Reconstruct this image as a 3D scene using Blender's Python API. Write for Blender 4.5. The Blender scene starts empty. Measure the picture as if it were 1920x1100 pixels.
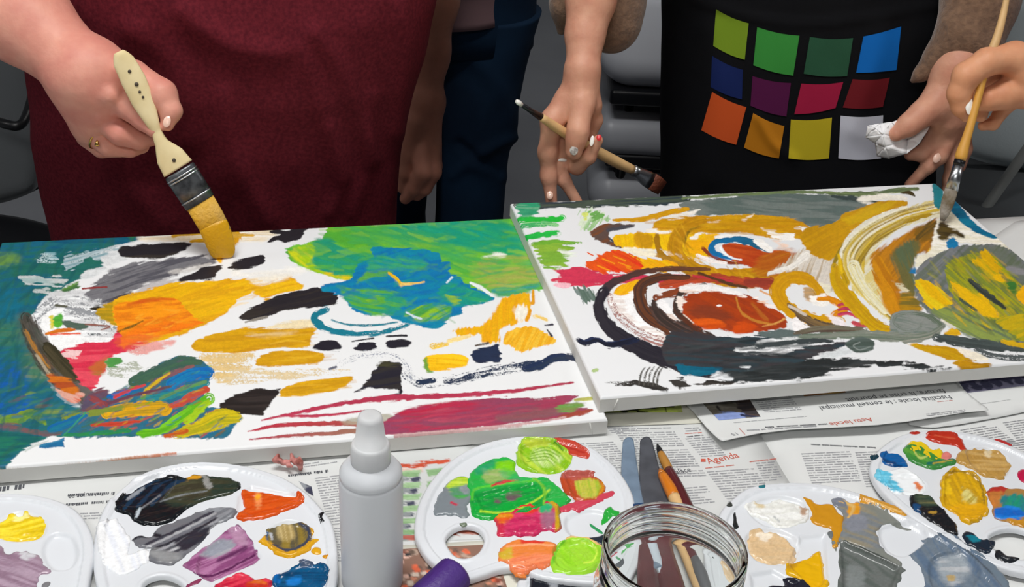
import bpy, bmesh, math, random
import numpy as np
from mathutils import Vector, Matrix

# ------------------------------------------------------------------ camera, world, light, exposure
F = 2350.0; CX, CY = 960.0, 550.0
PITCH, ROLL = math.radians(30.0), math.radians(3.0)
TZ = 0.75                       # table top height
CAM = np.array([0.0, 0.0, TZ + 0.65])
_f = np.array([0, math.cos(PITCH), -math.sin(PITCH)])
_r = np.array([1.0, 0, 0]); _u = np.cross(_r, _f)
_c, _s = math.cos(ROLL), math.sin(ROLL)
RT = _c * _r + _s * _u
UP = -_s * _r + _c * _u
FW = _f

S = bpy.context.scene
cam = bpy.data.cameras.new('camera'); camo = bpy.data.objects.new('camera', cam)
S.collection.objects.link(camo); S.camera = camo
cam.sensor_width = 36.0; cam.lens = F / 1920 * 36.0; cam.clip_start = 0.02
camo.matrix_world = Matrix(((RT[0], UP[0], -FW[0], CAM[0]), (RT[1], UP[1], -FW[1], CAM[1]), (RT[2], UP[2], -FW[2], CAM[2]), (0, 0, 0, 1)))

W = bpy.data.worlds.new('world'); S.world = W; W.use_nodes = True
W.node_tree.nodes['Background'].inputs[0].default_value = (0.75, 0.82, 1.0, 1)
W.node_tree.nodes['Background'].inputs[1].default_value = 0.18
S.view_settings.view_transform = 'Standard'; S.view_settings.look = 'None'
S.view_settings.gamma = 1.0; S.view_settings.use_curve_mapping = False
S.view_settings.exposure = 0.0
CEIL_LIGHTS = [(-0.25, 0.75, 13.0), (-0.25, -1.2, 11.0), (0.4, 3.7, 1.6), (2.6, 0.9, 5.0), (-2.8, 0.9, 5.0)]   # x, y, watts

# ------------------------------------------------------------------ helpers
def ray(px, py):
    px = np.asarray(px, float); py = np.asarray(py, float)
    return ((px - CX) / F)[..., None] * RT - ((py - CY) / F)[..., None] * UP + FW
def on_z(px, py, z):            # z is height over the table top
    d = ray(px, py); t = (TZ + z - CAM[2]) / d[..., 2]
    return CAM + d * t[..., None]
def on_y(px, py, y):
    d = ray(px, py); t = (y - CAM[1]) / d[..., 1]
    return CAM + d * t[..., None]
def proj(P):
    q = np.asarray(P, float) - CAM
    w = q @ FW
    return CX + F * (q @ RT) / w, CY - F * (q @ UP) / w
def mpp(P):                     # metres per pixel at a point
    return float((np.asarray(P) - CAM) @ FW) / F
def lin(h):
    h = h.lstrip('#'); c = np.array([int(h[i:i+2], 16) / 255 for i in (0, 2, 4)])
    return np.where(c <= .04045, c / 12.92, ((c + .055) / 1.055) ** 2.4)

def _hash(ix, iy, s):
    h = (ix.astype(np.int64) * 374761393 + iy.astype(np.int64) * 668265263 + s * 1442695041) & 0x7fffffff
    h = ((h ^ (h >> 13)) * 1274126177) & 0x7fffffff
    return ((h ^ (h >> 16)) & 0xffff) / 65535.0
def vn(x, y, s=0):
    x = np.asarray(x, float); y = np.asarray(y, float)
    ix = np.floor(x); iy = np.floor(y); fx = x - ix; fy = y - iy
    fx = fx * fx * (3 - 2 * fx); fy = fy * fy * (3 - 2 * fy)
    a = _hash(ix, iy, s); b = _hash(ix + 1, iy, s); c = _hash(ix, iy + 1, s); d = _hash(ix + 1, iy + 1, s)
    return (a * (1 - fx) + b * fx) * (1 - fy) + (c * (1 - fx) + d * fx) * fy
def fbm(x, y, s=0, o=3):
    v = 0; a = .5; t = 0
    for i in range(o):
        v = v + a * vn(x * 2 ** i, y * 2 ** i, s + i * 17); t += a; a *= .5
    return v / t
def sst(a, b, x):
    t = np.clip((x - a) / (b - a + 1e-12), 0, 1); return t * t * (3 - 2 * t)
def crom(pts, n=8, closed=False):
    P = np.array(pts, float)
    if len(P) < 3 and not closed:
        return np.array([P[0] + (P[-1] - P[0]) * k / n for k in range(n + 1)])
    m = len(P); out = []
    for i in range(m if closed else m - 1):
        g = (lambda k: P[k % m]) if closed else (lambda k: P[min(max(k, 0), m - 1)])
        p0, p1, p2, p3 = g(i - 1), g(i), g(i + 1), g(i + 2)
        for k in range(n):
            t = k / n
            out.append(.5 * ((2 * p1) + (-p0 + p2) * t + (2 * p0 - 5 * p1 + 4 * p2 - p3) * t * t + (-p0 + 3 * p1 - 3 * p2 + p3) * t ** 3))
    if not closed: out.append(P[-1])
    return np.array(out)
def poly_sdf(x, y, P):          # positive inside
    n = len(P); d = np.full(x.shape, 1e9); ins = np.zeros(x.shape, bool)
    for i in range(n):
        ax, ay = P[i]; bx, by = P[(i + 1) % n]
        ex, ey = bx - ax, by - ay; L = ex * ex + ey * ey + 1e-12
        t = np.clip(((x - ax) * ex + (y - ay) * ey) / L, 0, 1)
        d = np.minimum(d, (x - ax - t * ex) ** 2 + (y - ay - t * ey) ** 2)
        if ay != by:
            ins ^= ((ay > y) != (by > y)) & (x < ex * (y - ay) / ey + ax)
    d = np.sqrt(d)
    return np.where(ins, d, -d)

# ------------------------------------------------------------------ mesh makers
def mesh_obj(name, V, Fc, mat=None, parent=None, smooth=True, col=None):
    V = np.asarray(V, float); m = bpy.data.meshes.new(name)
    if isinstance(Fc, np.ndarray):
        k = Fc.shape[1]
        m.vertices.add(len(V)); m.vertices.foreach_set('co', V.ravel())
        m.loops.add(Fc.size); m.loops.foreach_set('vertex_index', Fc.ravel().astype(np.int32))
        m.polygons.add(len(Fc)); m.polygons.foreach_set('loop_start', np.arange(0, Fc.size, k, dtype=np.int32))
        m.update(calc_edges=True)
    else:
        m.from_pydata([tuple(v) for v in V], [], [tuple(f) for f in Fc]); m.update()
    if smooth: m.polygons.foreach_set('use_smooth', np.ones(len(m.polygons), bool))
    if col is not None:
        a = m.color_attributes.new('paint', 'FLOAT_COLOR', 'POINT')
        a.data.foreach_set('color', np.concatenate([col, np.ones((len(col), 1))], 1).astype(np.float32).ravel())
    m.validate()
    o = bpy.data.objects.new(name, m); S.collection.objects.link(o)
    if mat: m.materials.append(mat)
    if parent: o.parent = parent; o.matrix_parent_inverse = parent.matrix_world.inverted() if parent.type != 'EMPTY' or True else None
    return o
def empty(name, loc, label, cat, group=None):
    o = bpy.data.objects.new(name, None); S.collection.objects.link(o)
    o.location = loc; o.empty_display_size = .05
    o.matrix_world = Matrix.Translation(Vector([float(v) for v in loc]))
    o['label'] = label; o['category'] = cat
    if group: o['group'] = group
    return o
def tag(o, label=None, cat=None, group=None, kind=None):
    if label: o['label'] = label
    if cat: o['category'] = cat
    if group: o['group'] = group
    if kind: o['kind'] = kind
    return o
class MB:
    def __init__(s): s.V = []; s.F = []
    def add(s, V, Fc):
        o = len(s.V); s.V += [tuple(map(float, v)) for v in V]; s.F += [tuple(int(i) + o for i in f) for f in Fc]; return s
    def box(s, lo, hi, M=None):
        V = [((lo, hi)[i][0], (lo, hi)[j][1], (lo, hi)[k][2]) for i in (0, 1) for j in (0, 1) for k in (0, 1)]
        if M is not None: V = [tuple(M @ Vector(v)) for v in V]
        return s.add(V, [(0, 1, 3, 2), (4, 6, 7, 5), (0, 4, 5, 1), (2, 3, 7, 6), (0, 2, 6, 4), (1, 5, 7, 3)])
    def tube(s, pts, rad, n=12, flat=1.0, up=(0, 0, 1), caps=True):
        P = [np.array(p, float) for p in pts]; R_ = rad if hasattr(rad, '__len__') else [rad] * len(P)
        o = len(s.V); prev = None; up = np.array(up, float)
        FL = flat if hasattr(flat, '__len__') else [flat] * len(P)
        for i, p in enumerate(P):
            t = P[min(i + 1, len(P) - 1)] - P[max(i - 1, 0)]; t = t / (np.linalg.norm(t) + 1e-12)
            a = np.cross(t, up)
            if np.linalg.norm(a) < 1e-4: a = np.cross(t, (1, 0.1, 0))
            a /= np.linalg.norm(a); b = np.cross(a, t)
            for k in range(n):
                th = 2 * math.pi * k / n
                s.V.append(tuple(p + a * math.cos(th) * R_[i] + b * math.sin(th) * R_[i] * FL[i]))
        for i in range(len(P) - 1):
            for k in range(n):
                q = o + i * n; s.F.append((q + k, q + (k + 1) % n, q + n + (k + 1) % n, q + n + k))
        if caps:
            s.F.append(tuple(o + k for k in range(n))[::-1]); s.F.append(tuple(o + (len(P) - 1) * n + k for k in range(n)))
        return s
    def lathe(s, prof, c=(0, 0, 0), n=48, close=False):
        o = len(s.V); m = len(prof)
        for r, z in prof:
            for k in range(n):
                th = 2 * math.pi * k / n; s.V.append((c[0] + r * math.cos(th), c[1] + r * math.sin(th), c[2] + z))
        for i in range(m if close else m - 1):
            for k in range(n):
                a = o + i * n; b = o + ((i + 1) % m) * n
                s.F.append((a + k, a + (k + 1) % n, b + (k + 1) % n, b + k))
        if not close:
            if prof[0][0] > 1e-6: s.F.append(tuple(o + k for k in range(n))[::-1])
            if prof[-1][0] > 1e-6: s.F.append(tuple(o + (m - 1) * n + k for k in range(n)))
        return s
    def build(s, name, mat, parent=None, smooth=True, bevel=0, sub=0):
        o = mesh_obj(name, s.V, s.F, mat, parent, smooth and not bevel)
        if bevel:
            b = o.modifiers.new('b', 'BEVEL'); b.width = bevel; b.segments = 3; b.limit_method = 'ANGLE'
            o.data.polygons.foreach_set('use_smooth', np.ones(len(o.data.polygons), bool))
            w = o.modifiers.new('w', 'WEIGHTED_NORMAL')
        if sub:
            m = o.modifiers.new('s', 'SUBSURF'); m.levels = m.render_levels = sub
        return o
def text_mesh(txt, size, M, extrude=0.0):
    c = bpy.data.curves.new('t', 'FONT'); c.body = txt; c.size = size; c.resolution_u = 2
    o = bpy.data.objects.new('t', c); S.collection.objects.link(o)
    bpy.context.view_layer.update()
    me = bpy.data.meshes.new_from_object(o.evaluated_get(bpy.context.evaluated_depsgraph_get()))
    V = [tuple(M @ v.co) for v in me.vertices]; Fc = [tuple(p.vertices) for p in me.polygons]
    bpy.data.objects.remove(o); bpy.data.curves.remove(c); bpy.data.meshes.remove(me)
    return V, Fc

# ------------------------------------------------------------------ implicit surfaces
class SDF:
    """Smooth union of tapered capsules, meshed by surface nets."""
    def __init__(s, h, k): s.h = h; s.k = k; s.p = []
    def cone(s, a, b, ra, rb, k=None): s.p.append((np.array(a, float), np.array(b, float), ra, rb, s.k if k is None else k)); return s
    def chain(s, pts, rad, k=None):
        for i in range(len(pts) - 1): s.cone(pts[i], pts[i + 1], rad[i], rad[i + 1], k)
        return s
    def mesh(s, disp=None):
        h = s.h; pad = 4 * h + s.k
        lo = np.min([np.minimum(a - ra, b - rb) for a, b, ra, rb, k in s.p], 0) - pad
        hi = np.max([np.maximum(a + ra, b + rb) for a, b, ra, rb, k in s.p], 0) + pad
        n = np.ceil((hi - lo) / h).astype(int) + 1
        f = np.full(n, 1.0, np.float32)
        for a, b, ra, rb, k in s.p:
            m = max(k * 1.5, 3 * h)
            l = np.minimum(a - ra, b - rb) - m; g = np.maximum(a + ra, b + rb) + m
            i0 = np.maximum(((l - lo) / h).astype(int), 0); i1 = np.minimum(((g - lo) / h).astype(int) + 2, n)
            X = (lo[0] + h * np.arange(i0[0], i1[0]))[:, None, None]; Y = (lo[1] + h * np.arange(i0[1], i1[1]))[None, :, None]; Z = (lo[2] + h * np.arange(i0[2], i1[2]))[None, None, :]
            d = b - a; L = d @ d + 1e-12
            t = np.clip(((X - a[0]) * d[0] + (Y - a[1]) * d[1] + (Z - a[2]) * d[2]) / L, 0, 1)
            q = np.sqrt((X - a[0] - t * d[0]) ** 2 + (Y - a[1] - t * d[1]) ** 2 + (Z - a[2] - t * d[2]) ** 2) - (ra + (rb - ra) * t)
            sl = tuple(slice(i0[j], i1[j]) for j in range(3)); v = f[sl]
            if k > 0:
                e = np.maximum(k - np.abs(v - q), 0) / k; v[...] = np.minimum(v, q) - e * e * k * .25
            else: v[...] = np.minimum(v, q)
        if disp is not None: f += disp(lo, h, n)
        ins = f < 0
        c = np.zeros(n - 1, np.int16); acc = np.zeros(tuple(n - 1) + (3,), np.float32); cnt = np.zeros(n - 1, np.float32)
        base = np.indices(n - 1).astype(np.float32)
        for ax in range(3):
            o1, o2 = [j for j in range(3) if j != ax]
            for u in (0, 1):
                for v in (0, 1):
                    sa = [slice(0, n[j] - 1) for j in range(3)]
                    off = np.zeros(3, int); off[o1] = u; off[o2] = v
                    A = tuple(slice(off[j], off[j] + n[j] - 1) for j in range(3)); off2 = off.copy(); off2[ax] = 1
                    B = tuple(slice(off2[j], off2[j] + n[j] - 1) for j in range(3))
                    fa, fb = f[A], f[B]; cr = (fa < 0) != (fb < 0)
                    t = np.where(cr, fa / np.where(cr, fa - fb, 1), 0)
                    cnt += cr
                    for j in range(3):
                        acc[..., j] += cr * (t if j == ax else off[j])
        has = cnt > 0; idx = np.full(n - 1, -1, np.int64); idx[has] = np.arange(has.sum())
        V = np.stack([(base[j][has] + acc[..., j][has] / cnt[has]) * h + lo[j] for j in range(3)], 1)
        faces = []
        for ax in range(3):
            o1, o2 = (ax + 1) % 3, (ax + 2) % 3
            A = [slice(1, n[j] - 1) for j in range(3)]; A[ax] = slice(0, n[ax] - 1)
            B = list(A); B[ax] = slice(1, n[ax])
            fa = ins[tuple(A)]; fb = ins[tuple(B)]; cr = np.argwhere(fa != fb)
            if not len(cr): continue
            fl = fa[tuple(cr.T)]
            cr = cr + 1; cr[:, ax] -= 1
            def g(d1, d2):
                q = cr.copy(); q[:, o1] -= d1; q[:, o2] -= d2; return idx[tuple(q.T)]
            q = np.stack([g(1, 1), g(0, 1), g(0, 0), g(1, 0)], 1)
            q[~fl] = q[~fl][:, ::-1]
            faces.append(q)
        Q = np.concatenate(faces); Q = Q[(Q >= 0).all(1)]
        return V, Q
def merge(lst):
    V = []; Q = []; o = 0
    for v, q in lst: V.append(v); Q.append(q + o); o += len(v)
    return np.concatenate(V), np.concatenate(Q)

# ------------------------------------------------------------------ materials
def mat(name, col=None, rough=.5, spec=.5, metal=0, attr=False, bump=0, bscale=200, var=0, vscale=8, sss=0, trans=0, ior=1.45, coat=0, sheen=0, c2=None, bdist=.001):
    m = bpy.data.materials.new(name); m.use_nodes = True; nt = m.node_tree; b = nt.nodes['Principled BSDF']
    I = b.inputs
    I['Roughness'].default_value = rough; I['Specular IOR Level'].default_value = spec; I['Metallic'].default_value = metal
    I['IOR'].default_value = ior; I['Transmission Weight'].default_value = trans; I['Coat Weight'].default_value = coat
    I['Sheen Weight'].default_value = sheen
    tc = nt.nodes.new('ShaderNodeTexCoord')
    if attr:
        a = nt.nodes.new('ShaderNodeVertexColor'); a.layer_name = 'paint'; nt.links.new(a.outputs[0], I['Base Color'])
    else:
        c = lin(col); I['Base Color'].default_value = (*c, 1)
        if var or c2:
            n = nt.nodes.new('ShaderNodeTexNoise'); n.inputs['Scale'].default_value = vscale; n.inputs['Detail'].default_value = 5
            nt.links.new(tc.outputs['Object'], n.inputs['Vector'])
            r = nt.nodes.new('ShaderNodeValToRGB'); r.color_ramp.elements[0].position = .35; r.color_ramp.elements[1].position = .65
            d = lin(c2) if c2 else c * (1 - var)
            r.color_ramp.elements[0].color = (*d, 1); r.color_ramp.elements[1].color = (*(c if c2 else np.minimum(c * (1 + var), 1)), 1)
            nt.links.new(n.outputs['Fac'], r.inputs[0]); nt.links.new(r.outputs[0], I['Base Color'])
    if sss:
        I['Subsurface Weight'].default_value = sss; I['Subsurface Radius'].default_value = (1, .35, .2); I['Subsurface Scale'].default_value = .004
    if bump:
        n = nt.nodes.new('ShaderNodeTexNoise'); n.inputs['Scale'].default_value = bscale; n.inputs['Detail'].default_value = 4
        nt.links.new(tc.outputs['Object'], n.inputs['Vector'])
        bp = nt.nodes.new('ShaderNodeBump'); bp.inputs['Strength'].default_value = bump; bp.inputs['Distance'].default_value = bdist
        nt.links.new(n.outputs['Fac'], bp.inputs['Height']); nt.links.new(bp.outputs[0], I['Normal'])
    return m
M = {}
M['canvas'] = mat('painted_canvas', attr=True, rough=.5, spec=.35, bump=.15, bscale=900, bdist=.0004)
M['canvas_side'] = mat('canvas_cloth', 'dcdcd8', rough=.8, bump=.2, bscale=900, bdist=.0004)
M['paint'] = mat('wet_paint', attr=True, rough=.22, spec=.5)
M['plastic'] = mat('white_plastic', 'dbdfe4', rough=.28, spec=.5)
M['paper'] = mat('newsprint', 'd2d4d3', rough=.9, spec=.1, var=.03, vscale=6, bump=.1, bscale=500, bdist=.0003)
M['paper2'] = mat('newsprint_bright', 'd9dbda', rough=.9, spec=.1, var=.02, vscale=9)
M['cream'] = mat('newsprint_cream', 'd9d8cb', rough=.9, spec=.1, var=.03, vscale=9)
M['ink'] = mat('grey_ink', '8f9196', rough=.9, spec=.1)
M['ink_dark'] = mat('dark_ink', '55575c', rough=.9, spec=.1)
M['ink_red'] = mat('red_ink', 'c8604f', rough=.9, spec=.1)
M['skinA'] = mat('skin_pink', 'e0a08c', rough=.5, spec=.35, sss=.12, c2='d2897a', vscale=30, bump=.45, bscale=170, bdist=.0011)
M['skinB'] = mat('skin_light', 'd8a287', rough=.5, spec=.35, sss=.12, c2='c88c74', vscale=34, bump=.5, bscale=170, bdist=.0012)
M['skinD'] = mat('skin_warm', 'e0a27c', rough=.5, spec=.35, sss=.12, c2='d08e6a', vscale=34, bump=.5, bscale=170, bdist=.0008)
# ------------------------------------------------------------------ painter: lays brush strokes into the colours and relief of a surface
class Painter:
    def __init__(s, P, base):
        s.P = P; s.x, s.y = proj(P); s.col = np.tile(lin(base), (len(P), 1)); s.h = np.zeros(len(P)); s.seed = 1
    def _mix(s, ix, a, c, c2, streak, var=.10, hh=0):
        c = lin(c) if isinstance(c, str) else c; A = a[:, None]
        C = np.broadcast_to(c, (len(ix), 3)).copy()
        if c2 is not None:
            k = sst(.38, .66, streak)[:, None]; C = C * (1 - k) + lin(c2) * k
        C = C * (1 + var * 2 * (streak - .5) + .16 * (vn(s.x[ix] / 1.6, s.y[ix] / 1.1, s.seed + 3) - .5) + .12 * (vn(s.x[ix] / 5, s.y[ix] / 4, s.seed + 4) - .5))[:, None]
        s.col[ix] = s.col[ix] * (1 - A) + C * A
        if hh: s.h[ix] = s.h[ix] * (1 - .6 * a) + a * hh * (.35 + .9 * streak)
    def poly(s, c, pts, c2=None, e=3, f=1.2, dry=0, d=0, a=1, st=.12, ln=60, w=5, sm=True, hh=.00035, var=.12):
        """c colour, c2 streak colour, e edge wobble, f feather, dry coverage loss, d stroke direction in degrees"""
        s.seed += 7; sd = s.seed
        Pn = crom(pts, 5, True) if sm else np.array(pts, float)
        lo = Pn.min(0) - 8 - e - f; hi = Pn.max(0) + 8 + e + f
        ix = np.nonzero((s.x > lo[0]) & (s.x < hi[0]) & (s.y > lo[1]) & (s.y < hi[1]))[0]
        if not len(ix): return
        x = s.x[ix]; y = s.y[ix]; q = poly_sdf(x, y, Pn)
        cs, sn = math.cos(math.radians(d)), math.sin(math.radians(d))
        u = x * cs + y * sn; v = -x * sn + y * cs
        bend = (fbm(u / 90, v / 60, sd + 3) - .5) * 14
        streak = .65 * vn(u / ln, (v + bend) / w, sd) + .35 * vn(u / (ln * .6), (v + bend) / (w * .4), sd + 5)
        q = q + 1.1 * (vn(x / 1.4, y / 1.1, sd + 8) - .5) + e * 2.2 * (vn(u / 18, v / 3.2, sd + 9) - .5) + e * (fbm(x / 5, y / 4, sd + 2) - .5)
        al = sst(-f, f, q) * a
        if dry:
            g = .6 * streak + .4 * fbm(x / 2.2, y / 1.6, sd + 11, 2)
            al = al * sst(dry - .1, dry + .06, g + .10 * np.clip(q / 14, 0, 1))
        s._mix(ix, al, c, c2, streak, var, hh)
    def line(s, c, pts, w, c2=None, ce=None, dry=0, dry2=None, a=1, f=1.0, hh=.0004, var=.16, br=1.0):
        """a brush stroke along pts with width w (px); ce: colour at its end; dry..dry2 coverage loss from start to end"""
        s.seed += 7; sd = s.seed
        Q = crom(pts, 7); n = len(Q)
        Wd = np.interp(np.linspace(0, 1, n), np.linspace(0, 1, len(w)), w) if hasattr(w, '__len__') else np.full(n, float(w))
        m = Wd.max() / 2 + 4; lo = Q.min(0) - m; hi = Q.max(0) + m
        ix = np.nonzero((s.x > lo[0]) & (s.x < hi[0]) & (s.y > lo[1]) & (s.y < hi[1]))[0]
        if not len(ix): return
        x = s.x[ix]; y = s.y[ix]; best = np.full(len(ix), 1e9); arc = np.zeros(len(ix)); off = np.zeros(len(ix)); ww = np.ones(len(ix)); L = 0
        for i in range(n - 1):
            ax, ay = Q[i]; ex, ey = Q[i + 1] - Q[i]; l2 = ex * ex + ey * ey + 1e-9; l = math.sqrt(l2)
            t = np.clip(((x - ax) * ex + (y - ay) * ey) / l2, 0, 1); dx = x - ax - t * ex; dy = y - ay - t * ey
            wd = Wd[i] + (Wd[i + 1] - Wd[i]) * t
            dd = np.sqrt(dx * dx + dy * dy); sc = dd / (wd + .1)
            k = sc < best; best[k] = sc[k]; arc[k] = (L + t * l)[k]; off[k] = (np.sign(ex * dy - ey * dx) * dd)[k]; ww[k] = wd[k]; L += l
        streak = .6 * vn(arc / 70, off / (2.6 * br) + sd, sd) + .4 * vn(arc / 40, off / (1.1 * br) + sd, sd + 5)
        q = ww / 2 - np.abs(off) - np.where(best * (ww + .1) > np.abs(off) + .3, best * (ww + .1) - np.abs(off), 0)
        q = ww / 2 - best * (ww + .1) + np.minimum(ww * .26, 3.6) * (vn(arc / 9, off / 2.5, sd + 9) - .5) * 1.6 + .9 * (vn(x / 1.4, y / 1.1, sd + 4) - .5)
        if Wd.max() > 6: q = np.minimum(q, (np.minimum(arc, L - arc) + np.minimum(ww, 14) * (vn(off / 1.7, off * 0 + sd, sd + 1) - .35) + 1.5) * .7)
        al = sst(-f, f, q) * a
        T = arc / (L + 1e-6)
        if dry or dry2:
            D = dry + ((dry2 if dry2 is not None else dry) - dry) * T
            g = .55 * streak + .45 * fbm(x / 2.0, y / 1.5, sd + 11, 2)
            al = al * np.where(D > .01, sst(D - .1, D + .06, g), 1)
        C = lin(c)
        if ce is not None: C = C[None] * (1 - T[:, None]) + lin(ce)[None] * T[:, None]
        s._mix(ix, al, C, c2, streak, var, hh)

    def scrub(s, pts, cols, n, ln, w, ang, a=.5, dry=.2, jit=8, seed=1):
        """many short overlapping strokes inside a region"""
        rr = random.Random(seed); Q = np.array(pts, float); lo = Q.min(0); hi = Q.max(0)
        for _ in range(n):
            for _t in range(20):
                x, y = rr.uniform(lo[0], hi[0]), rr.uniform(lo[1], hi[1])
                if poly_sdf(np.array([x]), np.array([y]), Q)[0] > 1: break
            else: continue
            t = math.radians(ang + rr.uniform(-jit, jit)); l = ln * rr.uniform(.5, 1.3) / 2; b = rr.uniform(-.15, .15) * l
            c, sn = math.cos(t) * l, math.sin(t) * l
            s.line(rr.choice(cols), [(x - c, y - sn), (x + b * math.sin(t), y + b), (x + c, y + sn)], [w * .5, w * rr.uniform(.7, 1.2), w * .4], dry=dry, a=a * rr.uniform(.6, 1), f=1.6, hh=.0002)

def paint_left(p):
    P = p.poly; L = p.line
    # teal field at the left
    P('1f6c6c', [(-60,440),(110,432),(262,430),(258,448),(215,460),(190,474),(198,500),(150,522),(95,552),(60,592),(48,612),(55,650),(100,730),(150,765),(300,770),(300,812),(130,818),(85,822),(45,842),(-60,900)], c2='17607a', e=3, d=-8)
    P('0f5a78', [(100,445),(250,438),(240,455),(150,470),(100,466)], f=8, a=.8, c2='1d6b74')
    P('6f9838', [(-20,478),(10,476),(38,482),(30,496),(-20,500)], f=8, a=.8)
    P('256f5e', [(70,488),(170,480),(195,500),(150,520),(125,525),(70,512),(30,520),(20,500)], f=6, a=.8, c2='1b5f50')
    P('0b6a86', [(-20,545),(30,550),(45,575),(30,600),(-20,605)], f=14, a=.8)
    P('4a7c54', [(-20,610),(30,608),(45,630),(25,645),(-20,640)], f=12, a=.7, c2='2c7260')
    P('0a5f92', [(-40,690),(30,680),(55,720),(60,770),(30,790),(-40,785)], f=14, a=.95, c2='0a58a8')
    P('50805a', [(45,665),(70,660),(90,690),(100,712),(70,716),(45,700)], f=10, a=.75, c2='74855a')
    P('14647a', [(60,715),(120,715),(150,760),(90,775),(65,750)], f=10, a=.7)
    P('3d8058', [(70,762),(120,760),(110,778),(75,780)], f=5, a=.7, c2='8a9a30')
    L('7d9c24', [(-20,788),(30,785),(60,776),(85,795)], [14,18,20,6], c2='5f8a3c', dry=.18)
    L('5a5c66', [(-20,798),(30,802),(70,812),(120,812)], [10,14,12,6], c2='7a5050', a=.85)
    P('0e5c58', [(-40,815),(60,815),(75,822),(40,842),(-40,885)], f=5, a=.8, c2='1c7350')
    p.scrub([(-10,445),(230,440),(190,490),(150,520),(60,590),(45,640),(90,720),(130,765),(60,820),(-10,870)], ['14585f','1a685c','0d5072','2f6a50','24604f','104f5a','1f6066'], 150, 44, 9, -55, .5, .18, 30, 2)
    p.scrub([(0,700),(60,690),(120,760),(280,775),(290,808),(60,808),(0,790)], ['1f6a8c','3a7a50','7a9a2a','0a5a9a','6a4a50','20707a'], 60, 30, 6, -15, .6, .15, 20, 3)
    # scraped white patches
    P('c6cccb', [(38,518),(60,516),(80,520),(105,518),(122,525),(120,534),(105,538),(70,530),(45,528)], c2='9db5b4', e=6, dry=.30, f=1.5)
    P('bcc4c2', [(65,541),(95,541),(88,550),(66,552)], c2='8d9c98', e=5, dry=.33)
    P('b9cfd2', [(68,478),(100,476),(108,490),(90,494),(72,490)], c2='6f9ea8', e=5, dry=.45)
    P('b4c6cc', [(120,480),(160,473),(215,462),(225,470),(210,484),(180,492),(172,486),(150,492),(132,505),(120,500)], c2='7fa0a8', e=6, dry=.34, d=-15)
    P('dfe3e4', [(190,478),(228,470),(238,486),(205,500),(185,512),(160,520),(152,514),(190,497)], c2='c9ced0', e=4, f=2, dry=.18)
    P('5f8f3a', [(112,548),(128,535),(148,530),(145,542),(120,548)], f=2.5, c2='3f6a3c', d=-25)
    # grey scumble
    P('d4d6d8', [(62,600),(80,565),(100,548),(180,540),(240,535),(245,560),(180,600),(232,620),(210,640),(140,628),(110,580),(80,590)], c2='eceff0', e=4, f=2, hh=0)
    P('8e9296', [(62,600),(80,562),(95,556),(115,560),(95,590),(72,612)], e=4, dry=.62, d=-40)
    P('8e9296', [(110,560),(180,548),(220,550),(200,590),(230,615),(215,622),(160,605),(120,585)], e=4, dry=.64, d=10)
    P('50565a', [(160,620),(215,618),(220,632),(170,636)], e=4, dry=.66)
    L('5a5c4c', [(105,573),(125,575)], [5,4], dry=.2)
    P('f4f6f6', [(74,612),(85,590),(100,580),(118,582),(112,605),(130,618),(150,630),(205,632),(212,640),(200,642),(150,648),(120,655),(95,640),(78,635)], e=1.5, hh=0)
    P('f6f8f8', [(80,600),(92,588),(118,588),(112,604),(92,622),(120,640),(110,652),(90,640)], hh=0)
    P('5bb335', [(98,598),(115,590),(117,600),(112,616),(102,614)], f=2, c2='4aa03a')
    P('d9cc44', [(93,594),(100,592),(101,612),(96,613)], f=2)
    L('566a5c', [(120,606),(145,612),(162,612)], [8,16,8], dry=.22, c2='3f5a50')
    L('dd7c1c', [(86,626),(115,620),(140,618)], [4,9,5], ce='d06a20', dry=.1)
    L('e05838', [(95,627),(150,625)], [3,3], dry=.2)
    L('8a5a50', [(160,608),(205,612),(190,618)], [3,3,2], dry=.3)
    # brown arc
    P('4f6a5c', [(30,600),(50,590),(75,640),(105,690),(150,735),(150,750),(100,725),(55,670)], f=9, a=.6)
    L('4b443c', [(50,596),(66,636),(100,684),(140,724),(172,752)], [22,40,50,48,26], c2='2e2a20', a=.92, f=3)
    p.scrub([(40,600),(62,600),(95,665),(150,730),(155,755),(100,725),(55,650)], ['4b443c','2e2a20','6a5c44','5a5a50','3a4a3c','7a4a2c'], 50, 26, 5, 52, .6, .2, 12, 12)
    L('7a6a4c', [(48,620),(66,655),(92,690)], [8,8,6], dry=.25, c2='a8702a')
    L('a89c86', [(68,665),(95,705)], [5,7], dry=.35)
    L('32301f', [(88,652),(112,678),(140,708)], [20,30,24], c2='46402c')
    P('cf701c', [(88,705),(110,705),(135,715),(150,735),(130,745),(110,728)], f=2.5, c2='a84a20')
    P('e0a898', [(104,728),(125,738),(158,738),(148,752),(140,759),(122,748)], f=2, c2='d86a50', d=20)
    # crimson
    P('d72f4c', [(116,656),(140,648),(160,642),(205,640),(214,622),(236,606),(252,640),(300,638),(270,652),(232,662),(205,672),(196,692),(185,710),(172,734),(150,716),(132,684)], c2='dd4a5c', e=3.5, f=1.5)
    P('f0c8c8', [(118,660),(150,656),(145,668),(125,670)], e=4, dry=.3, hh=0)
    P('bf6a2c', [(168,690),(190,675),(205,672),(195,700),(180,704)], f=5, a=.85, c2='9a7a30')
    P('4d9448', [(198,680),(215,668),(228,676),(212,690)], f=2, e=3)
    P('e0a09a', [(240,655),(300,640),(330,640),(270,665)], f=3, dry=.42, hh=0)
    P('aab0a0', [(205,690),(250,680),(265,690),(235,705),(205,706)], e=4, dry=.55, hh=0)
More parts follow.
